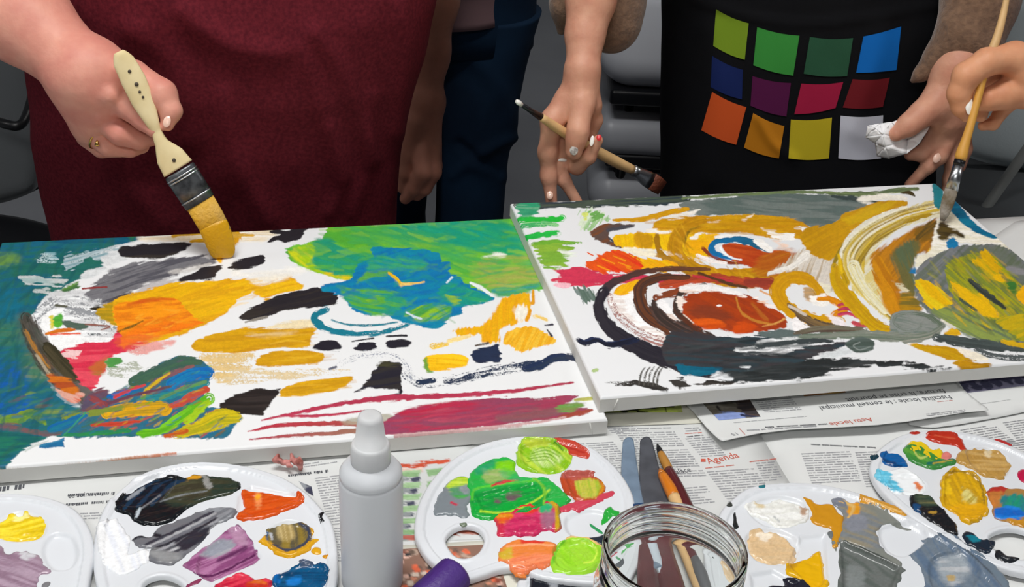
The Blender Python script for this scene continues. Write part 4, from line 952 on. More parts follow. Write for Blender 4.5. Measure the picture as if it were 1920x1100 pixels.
    def crowd(p):
        rr = random.Random(4)
        for k in range(150):
            x = rr.uniform(745, 960); y = rr.uniform(1030, 1110); c = rr.choice(['3a3a3c','c98a70','e0b8a8','d8694a','6a5a50','b8a090','2c2c30','d8c8b8','8a4a3c'])
            p.poly(c, [(x-5,y-3),(x+4,y-4),(x+5,y+3),(x-4,y+4)], e=2, f=1.5)
    patch(s7, 'printed_photo', [(700,1032),(925,1020),(960,1130),(700,1150)], z7, '8a6a5c', crowd, res=.0014)
    patch(s7, 'red_panel', [(880,1068),(925,1062),(928,1084),(882,1090)], z7, 'b0604a', lambda p: None, dz=.0008)
    # crumpled corner at the far right edge
    s8, z8 = flat_sheet('newspaper', px_poly([(1850,455),(1908,415),(1990,425),(1990,560),(1910,500)], 0), .0026, M['paper2'], 'grey newspaper corner at the far right end of the table', h=.01)
papers()

# ------------------------------------------------------------------ painted canvases
def grid_quad(c00, c10, c01, c11, nu, nv):
    a, b = np.meshgrid(np.linspace(0, 1, nu), np.linspace(0, 1, nv), indexing='ij')
    P = (c00 * ((1 - a) * (1 - b))[..., None] + c10 * (a * (1 - b))[..., None] + c01 * ((1 - a) * b)[..., None] + c11 * (a * b)[..., None]).reshape(-1, 3)
    i = np.arange(nu * nv).reshape(nu, nv)
    return P, np.stack([i[:-1, :-1], i[:-1, 1:], i[1:, 1:], i[1:, :-1]], -1).reshape(-1, 4)
def canvas(fn, label, c, t, nu, nv, base):
    """c: back-left, back-right, front-left, front-right world corners of the face; t thickness"""
    bl, br, fl, fr = c; ctr = (bl + br + fl + fr) / 4; ctr[2] -= t
    r = empty('painted_canvas', ctr, label, 'canvas', 'stretched canvases being painted')
    P, Q = grid_quad(bl, br, fl, fr, nu, nv)
    p = Painter(P, base); fn(p)
    n = np.cross(br - bl, bl - fl); n /= np.linalg.norm(n)
    if n[2] < 0: n = -n
    a = np.linspace(0, 1, nu)[:, None]; b = np.linspace(0, 1, nv)[None]
    Lw = np.linalg.norm(br - bl); Lh = np.linalg.norm(fl - bl)
    ed = np.minimum(np.minimum(a, 1 - a) * Lw, np.minimum(b, 1 - b) * Lh).ravel(); rr = .0025
    drop = rr - np.sqrt(np.maximum(rr * rr - np.maximum(rr - ed, 0) ** 2, 0))
    P = P + n * (p.h * .8 - drop)[:, None]
    mesh_obj('painted_face', P, Q[:, ::-1] if np.cross(P[Q[0, 1]] - P[Q[0, 0]], P[Q[0, 2]] - P[Q[0, 0]]) @ n < 0 else Q, M['canvas'], r, col=p.col)
    k = .0024; V = [v - n * k for v in (bl, br, fr, fl)] + [v - n * t for v in (bl, br, fr, fl)]
    mb = MB().add(V, [(0, 1, 5, 4), (1, 2, 6, 5), (2, 3, 7, 6), (3, 0, 4, 7), (4, 5, 6, 7)])
    e = mb.build('canvas_side', M['canvas_side'], r, smooth=False)
    # folded cloth at the corners
    for v, o in ((fl, br - bl), (fr, bl - br)):
        d = o / np.linalg.norm(o); nn = np.cross(n, d); 
        out = (fl - bl) / np.linalg.norm(fl - bl)
        m2 = MB(); m2.tube([v - n * .003 + d * .016 + out * .0002, v - n * (t - .001) + d * .013 + out * .0002], .0007, 6); m2.build('corner_fold', M['canvas_side'], r)
    return r
TH = .0155
def left_corners():
    z = TH + .0045
    fr = on_z(1140, 785, z); br0 = on_z(955, 409, z); bl0 = on_z(5, 446, z)
    d = np.array([math.cos(math.radians(12.6)), math.sin(math.radians(12.6)), 0]); e = np.array([d[1], -d[0], 0])
    depth = (br0 - fr) @ -e
    lft = (bl0 - fr) @ d
    return [fr - e * depth + d * lft, fr - e * depth, fr + d * lft, fr.copy()]
LC = left_corners()
zl, zr = .0362, .0312
rb0, rb1, rf0 = on_z(957, 381, zl), on_z(1754, 343, zr), on_z(1126, 745, zl)
RC = [rb0, rb1, rf0, rb1 + rf0 - rb0]
RES = 1.0
canvas(paint_left, 'left white stretched canvas painted with a green cloud, black dashes and crimson rays', LC, TH, int(1150 * RES), int(560 * RES), 'e9ebec')
canvas(paint_right, 'right stretched canvas painted with rust and ochre swirls resting on the left one', RC, TH, int(1100 * RES), int(560 * RES), 'eaecee')

# folded newspaper that props up the far end of the right canvas
c0 = RC[3] * .45 + RC[1] * .35 + RC[0] * .1 + RC[2] * .1; c0[2] = TZ + .005
fn_ = empty('newspaper', c0, 'folded newspaper bundle propping the right canvas from below', 'newspaper')
for k in range(5):
    a, b = on_z(1700 - k * 3, 470, .0)[:2], on_z(1700 - k * 3, 640, .0)[:2]
    cc = (a + b) / 2
    V = [(*(cc + UX * su * .10 + UY * sv * .12), TZ + z) for z in (.0050 + k * .00165, .0050 + k * .00165 + .0015) for su, sv in ((-1, -1), (1, -1), (1, 1), (-1, 1))]
    MB().add(V, [(3, 2, 1, 0), (4, 5, 6, 7), (0, 1, 5, 4), (1, 2, 6, 5), (2, 3, 7, 6), (3, 0, 4, 7)]).build('folded_page', M['paper'], fn_, bevel=.0005)
# ------------------------------------------------------------------ palettes with wells and thick paint
Z0 = .0052                       # top of the newspapers under the palettes
PH = .0062                       # palette rim height over the paper
def palette(label, outline, holes, wells, dabs, off=0.0, marks=None, tint='e6e9ec'):
    zt = Z0 + PH + off
    out = crom([on_z(*q, zt)[:2] for q in outline], 8, True)
    hl = [crom([on_z(*q, zt)[:2] for q in h], 8, True) for h in holes]
    wl = [(crom([on_z(*q, zt)[:2] for q in w[0]], 6, True) if w[2] else np.array([on_z(*q, zt)[:2] for q in w[0]]), w[1]) for w in wells]
    ctr = out.mean(0)
    def zf(x, y, d=None):
        if d is None: d = poly_sdf(x, y, out)
        z = np.full(np.shape(x), TZ + zt)
        z = z - .0016 * (1 - sst(.0, .0016, d)) * 1.0                       # rounded lip
        z = z - .0019 * sst(.0068, .0076, d) + .0009 * np.exp(-((d - .0066) / .0006) ** 2)   # step inside the flange
        for q in hl:
            dh = -poly_sdf(x, y, q); z = z + .0012 * np.exp(-((dh - .0022) / .0012) ** 2)
        for q, dp in wl:
            s_ = poly_sdf(x, y, q); z = z - dp * sst(-.0008, .0035, s_) + .0004 * np.exp(-(s_ / .0008) ** 2)
        return z
    r = empty('paint_palette', (ctr[0], ctr[1], TZ + Z0 + off), label, 'palette', 'white plastic paint palettes')
    V, Q, n = plate(out, .0013, lambda x, y, d: zf(x, y, poly_sdf(x, y, out)), zbot=TZ + Z0 + off, holes=hl)
    m = mesh_obj('palette_body', V, Q, M['plastic'], r)
    for k, dd in enumerate(dabs):
        lab, pts, base, fn = dd[:4]; hh = dd[4] if len(dd) > 4 else .0016; kw = dd[5] if len(dd) > 5 else {}
        pl = crom([on_z(*q, zt)[:2] for q in pts], 6, True); big = np.ptp(pl, 0).max()
        # uneven wet edge
        nrm = np.roll(pl, -1, 0) - np.roll(pl, 1, 0); nrm = np.stack([nrm[:, 1], -nrm[:, 0]], 1); nrm /= np.linalg.norm(nrm, axis=1)[:, None] + 1e-9
        pl = pl + nrm * ((fbm(pl[:, 0] * 260, pl[:, 1] * 260, k) - .5) * min(.004, big * .09))[:, None]
        ang = kw.get('ang', 20 + 37 * k); ca, sa = math.cos(math.radians(ang)), math.sin(math.radians(ang)); sw = kw.get('swirl', 0); c0 = pl.mean(0)
        def dz(x, y, d, k=k, hh=hh, ca=ca, sa=sa, sw=sw, c0=c0):
            u = x * ca + y * sa; v = -x * sa + y * ca
            if sw: 
                rr = np.hypot(x - c0[0], (y - c0[1])); u = np.arctan2(y - c0[1], x - c0[0]) * .012; v = rr + .002 * fbm(x * 90, y * 90, k)
            rid = .6 * vn(u * 70, v * 620, k + 50) + .4 * vn(u * 140, v * 1300, k + 51)
            lump = fbm(x * 130, y * 130, k + 60)
            return zf(x, y) + .00012 + hh * sst(0, .0028, d) * (.25 + .75 * lump + .42 * (rid - .5)) + hh * .30 * np.exp(-((d - .0018) / .0011) ** 2)
        V, Q, n = plate(pl, .0009 if big < .05 else .0011, dz, thick=.0004 + hh * .1)
        p = Painter(V, base); p.seed = 31 * k + 5; fn(p)
        # faint pigment variation along the ridges
        o = mesh_obj('paint_dab', V, Q, M['paint'], r, col=p.col); o['label'] = lab
    return r, zf
def nop(p): pass

# --- left palette
def ora(p):
    p.poly('d9581a', [(440,905),(580,905),(580,985),(430,985)], c2='c8480f', d=-10, w=4, f=4); p.poly('e88a50', [(478,918),(486,915),(490,945),(480,952)], f=3); p.poly('f0a028', [(480,930),(486,928),(486,938),(480,938)], f=1.5)
def blk(p):
    p.poly('2a3a30', [(330,900),(420,890),(450,905),(430,935),(360,950),(310,940)], f=6, c2='3a3d2c'); p.poly('4a4a34', [(315,905),(380,905),(395,925),(340,938),(310,925)], f=4, c2='38382a', d=-10)
    p.poly('c88f20', [(354,890),(384,890),(376,899),(352,900)], f=1.2, sm=False); p.poly('8e8f8c', [(379,892),(392,896),(396,915),(386,912)], f=1.5, dry=.1)
    for k in range(6): p.line('16324a' if k % 2 else '0e1a26', [(220+k*13,955-k*2),(250+k*14,920-k*2),(285+k*12,900)], [6,8,5])
    p.line('8a9098', [(240,935),(268,915)], [5,6]); p.line('7a7c80', [(262,955),(300,928)], [2,3]); p.line('7e8488', [(300,940),(340,928),(388,920)], [2,3,2], dry=.3); p.line('c0ccd4', [(256,968),(262,952)], [6,5])
def gry(p):
    p.poly('8d9096', [(380,950),(435,940),(430,975),(400,985)], f=4, c2='6f7278', d=-30)
    for k in range(9): p.line(['3a3a44','a8aaae','6a6c74','2c2c34','9a9ca2','55565c','b8b8bc','44444c','7c7e84'][k], [(270+k*5,1030+k*3-8),(330+k*6,1003+k*3-8),(400+k*2,965+k*4-6)], [4,7,5], dry=.12)
    p.poly('2e2e38', [(330,1015),(370,992),(395,985),(385,1010),(345,1030)], f=4, dry=.1, d=-35); p.line('26262e', [(250,1008),(275,1002),(300,1003)], [8,10,6]); p.poly('8e9092', [(280,1030),(330,1035),(345,1050),(300,1052)], f=5)
def pur(p):
    p.poly('8d4c7c', [(345,1050),(440,990),(490,1045),(400,1085)], c2='b077a0', d=-25, w=5, f=4); p.poly('a5a6ae', [(375,1040),(405,1012),(440,1013),(430,1035),(395,1045)], f=4, c2='9094a0', d=-25); p.poly('b48aa8', [(430,985),(455,990),(462,1020),(440,1015)], f=4)
    p.line('5a2450', [(352,1072),(400,1078),(478,1040)], [4,5,4]); p.line('7a5878', [(390,1005),(440,982),(465,1000),(482,1036)], [3,3,3,3]); p.line('4a1c48', [(410,1050),(460,1028)], [8,10], f=3, a=.7)
def olv(p):
    p.poly('8f7a35', [(500,985),(540,974),(580,985),(582,1010),(555,1030),(520,1025),(498,1005)], f=2, c2='5a5440', d=80, w=5); p.poly('a8925a', [(520,985),(545,980),(555,1005),(530,1015)], f=5, c2='c0ac78', d=80)
    p.line('3c4254', [(560,980),(580,995),(572,1018),(540,1031),(512,1020)], [5,9,6,5,3], dry=.15); p.poly('2c5a88', [(497,998),(504,996),(504,1012),(498,1010)], f=1.5); p.line('b8bcc4', [(508,1000),(510,1010)], [5,5], dry=.2)
def blu(p):
    p.poly('0a5684', [(510,1075),(560,1050),(620,1050),(610,1120),(520,1120)], c2='083f66', f=4); p.poly('1878c8', [(540,1085),(565,1080),(560,1095),(540,1098)], f=3); p.poly('4a5a74', [(560,1050),(580,1046),(590,1056),(566,1062)], f=2); p.poly('0a6ab8', [(512,1075),(522,1074),(524,1095),(514,1090)], f=3)
def red(p):
    p.poly('c21c3c', [(400,1090),(440,1070),(510,1085),(500,1130),(400,1130)], c2='d83a50', f=3, d=-20); p.poly('d8641c', [(462,1092),(490,1084),(500,1100),(465,1105)], f=2, c2='c03020')
def wht(p): p.poly('f6f8fa', [(175,960),(300,960),(300,1060),(175,1060)], c2='e0e4ec', f=4, d=70, w=5, hh=0); p.line('9a9ca4', [(196,985),(206,972)], [1.5,2], dry=.2)
L_out = [(175,1030),(184,975),(212,925),(262,888),(330,868),(395,864),(462,872),(515,887),(545,901),(576,923),(601,949),(621,975),(630,1010),(633,1045),(632,1085),(615,1150),(560,1205),(470,1240),(360,1245),(265,1220),(200,1150),(178,1085)]
palette('white palette with black, grey, orange and purple paint left of the clear bottle', L_out,
  [[(262,1108),(272,1086),(298,1076),(325,1080),(345,1096),(345,1125),(320,1145),(282,1142),(265,1128)]],
  [([(370,1040),(440,980),(455,985),(490,1040),(480,1052),(395,1088),(365,1070)], .003, False), ([(500,990),(540,970),(580,985),(585,1012),(545,1036),(505,1020)], .003, True), ([(520,1075),(570,1052),(612,1060),(612,1100),(560,1125),(520,1110)], .003, True), ([(445,925),(470,905),(570,925),(560,940),(470,965),(440,955)], .002, False), ([(215,905),(330,888),(300,940),(220,945)], .002, True)],
  [('white paint', [(180,985),(200,972),(216,968),(232,985),(245,1010),(240,1035),(270,1025),(285,1035),(270,1055),(232,1075),(212,1070),(195,1055),(184,1030)], 'eef1f5', wht, .0014, dict(ang=75)),
   ('grey paint streaked black', [(248,1010),(262,1000),(282,1003),(300,985),(350,965),(400,948),(440,950),(440,965),(420,975),(400,985),(380,1010),(345,1040),(320,1056),(285,1052),(275,1035),(285,1025),(262,1022)], '6f7076', gry, .0018, dict(ang=28)),
   ('black paint with a green tinge', [(216,940),(225,926),(250,915),(265,903),(290,892),(320,888),(350,892),(362,888),(400,888),(432,893),(450,904),(440,920),(400,932),(360,945),(320,975),(290,980),(262,978),(235,960),(217,955)], '14181c', blk, .0022, dict(ang=30)),
   ('orange paint', [(452,918),(460,915),(500,918),(548,925),(560,922),(571,934),(562,944),(520,962),(480,972),(448,972),(442,962),(456,945)], 'd2561a', ora, .0024, dict(ang=10)),
   ('purple and grey paint', [(346,1052),(400,1010),(437,983),(455,985),(470,1010),(484,1036),(480,1048),(420,1075),(385,1084),(372,1075),(350,1062)], '9a6488', pur, .0016, dict(ang=25)),
   ('golden brown paint with a yellow rim', [(484,1012),(498,1000),(505,985),(535,974),(570,978),(586,990),(584,1005),(598,1008),(588,1018),(575,1032),(545,1042),(515,1035),(500,1022)], 'dba31c', olv, .0022, dict(swirl=1)),
   ('yellow paint spot', [(583,1030),(590,1022),(600,1024),(602,1034),(592,1036)], 'dba31c', nop, .001), ('yellow paint spot', [(604,1038),(612,1036),(616,1042),(608,1043)], 'd0901c', nop, .0008),
   ('blue paint', [(511,1080),(535,1065),(556,1056),(565,1046),(585,1048),(590,1052),(612,1054),(616,1072),(608,1090),(600,1105),(570,1118),(530,1110),(514,1095)], '0a4f78', blu, .0026, dict(ang=60)),
   ('red paint', [(402,1095),(425,1080),(450,1070),(470,1076),(480,1084),(500,1080),(510,1092),(500,1115),(450,1130),(405,1118)], 'c41e3e', red, .0024),
   ('black paint speck', [(597,966),(602,960),(608,960),(604,968),(608,977),(600,978)], '181a1e', nop, .0006), ('maroon paint smear', [(346,1100),(360,1086),(378,1080),(372,1090),(356,1096),(350,1108)], '8c3a5c', nop, .0006)])

# --- palette at the left edge
def yel(p): p.poly('e8c81c', [(0,965),(80,960),(85,1005),(0,1010)], c2='f4dc3c', f=4, d=-10, w=4); p.poly('f8ea90', [(28,968),(50,962),(52,972),(30,978)], f=2, dry=.15)
def mau(p): p.poly('94788c', [(-20,1030),(90,1060),(70,1100),(-20,1120)], c2='ab94a6', f=5, d=20, w=5); p.poly('cdccd2', [(38,1036),(60,1034),(66,1044),(44,1050)], f=2, dry=.1)
FL_out = [(170,1070),(176,1030),(168,990),(146,958),(112,938),(64,926),(10,923),(-60,930),(-140,950),(-210,990),(-245,1050),(-250,1120),(-215,1190),(-130,1240),(-20,1255),(80,1230),(140,1180),(160,1120)]
palette('white palette with bright yellow and mauve paint at the left end', FL_out, [], [([(78,1018),(100,995),(135,1000),(148,1030),(135,1060),(100,1065),(80,1045)], .003, True), ([(-10,980),(30,955),(80,965),(88,990),(70,1008),(20,1012),(-10,1000)], .002, True)],
  [('bright yellow paint', [(-15,985),(8,968),(24,958),(36,962),(48,954),(62,962),(76,964),(86,978),(78,996),(60,1006),(20,1008),(-8,1002)], 'e6c414', yel, .0026, dict(ang=15)),
   ('mauve paint', [(-15,1022),(5,1022),(14,1034),(38,1030),(58,1032),(76,1042),(80,1056),(95,1068),(76,1075),(72,1090),(55,1110),(10,1115),(-15,1110)], 'a08898', mau, .0012, dict(ang=30)),
   ('grey paint speck', [(78,1092),(86,1087),(94,1088),(88,1098),(80,1102)], '7c7c80', nop, .0006)], off=.0)

# --- middle palette
def gr1(p):
    p.poly('10a83c', [(885,930),(900,920),(1000,905),(1030,925),(1000,955),(930,968),(888,960)], f=4, c2='12903c', d=-15, w=4); p.poly('7fd018', [(930,870),(965,865),(968,885),(940,895)], f=4); p.poly('a8b878', [(905,880),(940,882),(955,895),(915,905)], f=3, c2='8fb060')
    p.line('58c83c', [(885,935),(895,915),(960,905),(1000,900)], [4,4,3,4]); p.line('a8d838', [(900,958),(950,960),(1000,940),(1030,918)], [4,4,4,4]); p.line('5a5a60', [(930,905),(960,900),(974,898)], [3,6,4]); p.line('c83c3c', [(922,910),(950,902),(970,900)], [4,6,3])
    p.poly('6a5a5c', [(952,925),(972,922),(980,928),(965,938),(950,936)], f=2, c2='4a8a4c'); p.poly('6a5a5c', [(925,938),(935,936),(942,944),(930,946)], f=2); p.line('7cc83c', [(1000,895),(1020,915),(1020,945)], [5,5,5]); p.poly('38b860', [(940,880),(1000,890),(990,900),(950,900)], f=4, a=.6)
    p.poly('2c9c6c', [(890,878),(925,862),(920,880),(895,890)], f=4, a=.8)
def lime(p):
    p.poly('8cc41c', [(970,830),(1060,840),(1070,880),(1000,885)], c2='b4d040', d=40, w=4, f=3); p.poly('b0d860', [(1000,840),(1040,845),(1055,860),(1030,875),(1000,865)], f=5, c2='d0e49c', d=60, w=4); p.poly('b8c83c', [(985,822),(1030,822),(1025,835),(990,838)], f=4); p.line('4a8c10', [(1040,828),(1055,842)], [5,6])
    for k in range(5): p.line('6a9c1c', [(1000-k*3,845+k*5),(1025,838+k*6),(1052-k*3,850+k*6)], [1.2,2,1.2], dry=.2)
def gg(p): p.poly('8fc41c', [(838,905),(870,890),(885,900),(880,912),(845,918)], f=3, c2='c0d848'); p.poly('48a84c', [(845,918),(875,912),(880,930),(855,932)], f=4, c2='5a9070'); p.line('c8304c', [(846,942),(856,946)], [4,4]); p.poly('8a9498', [(862,912),(876,908),(876,925),(868,925)], f=2, dry=.1)
def rd(p):
    p.poly('c4285c', [(960,965),(1040,955),(1030,1000),(950,1005)], c2='d63a68', f=4, d=-5); p.poly('e04028', [(970,945),(1000,938),(1010,955),(985,965)], f=3, c2='d02040'); p.poly('e8941c', [(930,965),(958,955),(960,975),(938,980)], f=3, c2='e05a20'); p.poly('2cb070', [(1012,945),(1035,945),(1032,960),(1015,962)], f=3); p.poly('9c7088', [(1015,962),(1042,960),(1038,985),(1020,990)], f=4, a=.8, d=80)
    p.line('c8a020', [(1030,935),(1045,955),(1046,990)], [8,9,8]); p.line('90783c', [(1048,945),(1051,990)], [3,3])
def brn(p): p.poly('a8c038', [(1080,900),(1120,900),(1125,925),(1100,935),(1085,925)], c2='c0bc48', f=3, d=80, w=4); p.poly('b85a50', [(1055,880),(1115,880),(1112,895),(1060,897)], f=3, c2='a84c3c'); p.line('d88c1c', [(1118,888),(1132,905),(1125,925)], [5,7,5])
def sal(p): p.poly('ea7c50', [(945,1045),(1040,1040),(1030,1070),(960,1072)], f=4, c2='f08c60', d=-15, w=4); p.poly('c8c030', [(938,1035),(958,1025),(960,1045),(942,1050)], f=4, a=.7); p.poly('d83c2c', [(978,1010),(1020,1012),(1010,1020),(980,1020)], f=2); p.line('f8a878', [(950,1024),(1000,1020),(1040,1022)], [3,4,3])
def lg(p): p.poly('a8e03c', [(1050,1015),(1110,1010),(1120,1050),(1060,1060)], c2='92d428', f=4, d=50, w=4); p.line('c8e850', [(1090,1015),(1118,1028),(1112,1050),(1095,1055)], [3,3,3,3]); p.line('70c030', [(1036,1055),(1045,1030),(1060,1012)], [5,5,4])
M_out = [(777,990),(786,940),(812,895),(850,858),(900,832),(960,818),(1010,816),(1062,822),(1107,836),(1143,862),(1169,892),(1187,926),(1192,960),(1191,1000),(1180,1040),(1160,1075),(1120,1092),(1060,1088),(1010,1080),(985,1068),(962,1063),(935,1066),(905,1076),(870,1084),(835,1070),(805,1048),(785,1020)]
palette('white palette covered in green and pink paint behind the glass jar', M_out,
  [[(836,1014),(840,998),(856,986),(876,982),(896,987),(907,1000),(907,1016),(896,1034),(874,1043),(852,1038)]],
  [([(978,835),(1030,825),(1068,845),(1070,870),(1040,885),(1000,880),(980,862)], .0028, True), ([(1055,885),(1110,882),(1135,905),(1120,935),(1075,935)], .0028, False), ([(1060,965),(1110,950),(1150,965),(1130,1000),(1070,1000)], .0028, True), ([(890,925),(1000,900),(1030,930),(990,960),(905,965)], .002, False), ([(1040,1020),(1110,1012),(1128,1045),(1090,1068),(1045,1060)], .003, True)],
  [('grey and green paint', [(812,962),(818,935),(832,912),(855,893),(878,892),(888,915),(885,935),(876,945),(880,962),(872,968),(850,962),(835,964)], '7d868c', gg, .0014),
   ('bright green paint', [(876,905),(882,885),(900,868),(925,858),(945,854),(965,862),(970,885),(990,893),(1020,890),(1042,905),(1060,920),(1070,935),(1050,950),(1020,950),(985,960),(945,968),(905,972),(885,960),(880,930)], '28b048', gr1, .0026, dict(ang=18)),
   ('lime green paint', [(968,845),(982,822),(1010,820),(1040,824),(1066,842),(1071,860),(1050,878),(1015,885),(988,880),(970,868)], '94c828', lime, .0026, dict(swirl=1)),
   ('red paint streak', [(1036,826),(1045,819),(1070,823),(1095,836),(1106,850),(1100,856),(1075,850),(1050,842)], 'c2402e', lambda p: p.line('a83028', [(1045,832),(1095,848)], [3,3]), .0012),
   ('rust and lime paint', [(1052,885),(1075,878),(1112,880),(1116,888),(1132,900),(1134,915),(1122,930),(1108,936),(1095,933),(1070,928),(1056,915)], 'bc4a28', brn, .0024),
   ('pink paint streak', [(1048,950),(1070,938),(1105,932),(1130,922),(1148,917),(1152,925),(1130,935),(1110,945),(1088,956),(1070,952),(1055,958)], 'cc4458', nop, .0012),
   ('crimson and orange paint', [(928,968),(945,955),(962,950),(978,940),(1000,938),(1012,945),(1030,932),(1048,945),(1051,970),(1050,992),(1020,992),(1000,1002),(965,1002),(935,1002),(932,985)], 'cc2c4c', rd, .0026, dict(ang=5)),
   ('salmon paint', [(936,1048),(940,1025),(955,1012),(985,1008),(1040,1014),(1042,1028),(1036,1050),(1022,1062),(990,1072),(985,1080),(968,1078),(955,1062)], 'e8843c', sal, .0022, dict(ang=10)),
   ('light green paint', [(1030,1055),(1038,1030),(1052,1012),(1080,1004),(1105,1010),(1130,1028),(1128,1050),(1112,1070),(1075,1075),(1045,1072)], '9cd838', lg, .0026, dict(swirl=1)),
   ('green paint fleck', [(1128,972),(1134,955),(1145,946),(1152,952),(1162,955),(1158,963),(1145,965),(1132,975)], '28a83c', nop, .0012), ('green paint fleck', [(1106,973),(1110,974),(1130,988),(1128,992),(1110,980)], '2c9858', nop, .001),
   ('dark navy paint', [(1102,1004),(1120,1002),(1138,995),(1145,1010),(1134,1020),(1118,1014)], '26303c', nop, .001), ('peach paint smear', [(1060,1008),(1075,998),(1100,1000),(1132,1020),(1120,1022),(1090,1008)], 'e8c078', nop, .0007), ('green grey speck', [(861,980),(870,977),(876,981),(868,984)], '6f7d68', nop, .0005)])

# --- palette at the lower right
def gry2(p):
    p.poly('7e8488', [(1480,930),(1600,935),(1660,985),(1700,1010),(1640,1030),(1560,1010)], c2='8c8674', f=5, d=20, w=5); p.poly('c8922c', [(1515,940),(1545,945),(1550,1000),(1530,1010),(1510,975)], f=4, c2='b08030', dry=.05); p.poly('e09a24', [(1592,944),(1608,944),(1610,960),(1592,965)], f=2); p.poly('7d8390', [(1560,930),(1580,928),(1590,940),(1570,948)], f=1.5); p.poly('868a94', [(1585,970),(1620,965),(1625,990),(1590,995)], f=4)
    p.line('d8b068', [(1575,938),(1600,950),(1590,970)], [5,6,4], dry=.15)
def sq(p): p.poly('6d7270', [(1570,1010),(1680,1050),(1690,1110),(1570,1110)], c2='5a625e', f=5, d=30, w=6); p.poly('868c8c', [(1590,1060),(1620,1070),(1615,1110),(1590,1110)], f=6, a=.7, dry=.1); p.line('454a46', [(1580,1012),(1620,1030),(1680,1058)], [3,4,5])
def sl(p): p.poly('72808e', [(1700,1000),(1790,1005),(1880,1110),(1740,1110)], c2='5c7088', f=5, d=50, w=7); p.poly('9aa4ac', [(1760,1050),(1800,1040),(1820,1070),(1790,1095),(1762,1080)], f=7, c2='b4b8bc', dry=.1); p.poly('b8a070', [(1775,1080),(1790,1080),(1785,1090)], f=2); p.line('4e5c68', [(1758,998),(1800,1020),(1860,1075)], [3,3,3])
def cr(p): p.poly('e0c298', [(1400,985),(1490,1000),(1490,1050),(1420,1045)], c2='d8b88c', f=6); p.poly('f8ead4', [(1420,1000),(1445,998),(1440,1015),(1424,1012)], f=2, dry=.2)
def wh2(p): p.poly('f2f3f0', [(1400,930),(1510,930),(1510,985),(1420,985)], c2='dfe0da', f=4, w=4, hh=0); p.poly('d8c08c', [(1415,938),(1430,936),(1432,950),(1420,950)], f=3, a=.8); p.poly('a8784c', [(1500,950),(1510,948),(1512,962),(1504,966)], f=2, a=.8); p.line('b0b4b4', [(1452,968),(1462,978)], [3,3])
R_out = [(1344,985),(1351,958),(1372,935),(1401,914),(1442,905),(1512,903),(1575,913),(1632,930),(1690,958),(1745,988),(1800,1022),(1850,1065),(1885,1105),(1905,1150),(1900,1200),(1850,1240),(1740,1260),(1600,1250),(1480,1215),(1400,1160),(1358,1100),(1345,1040)]
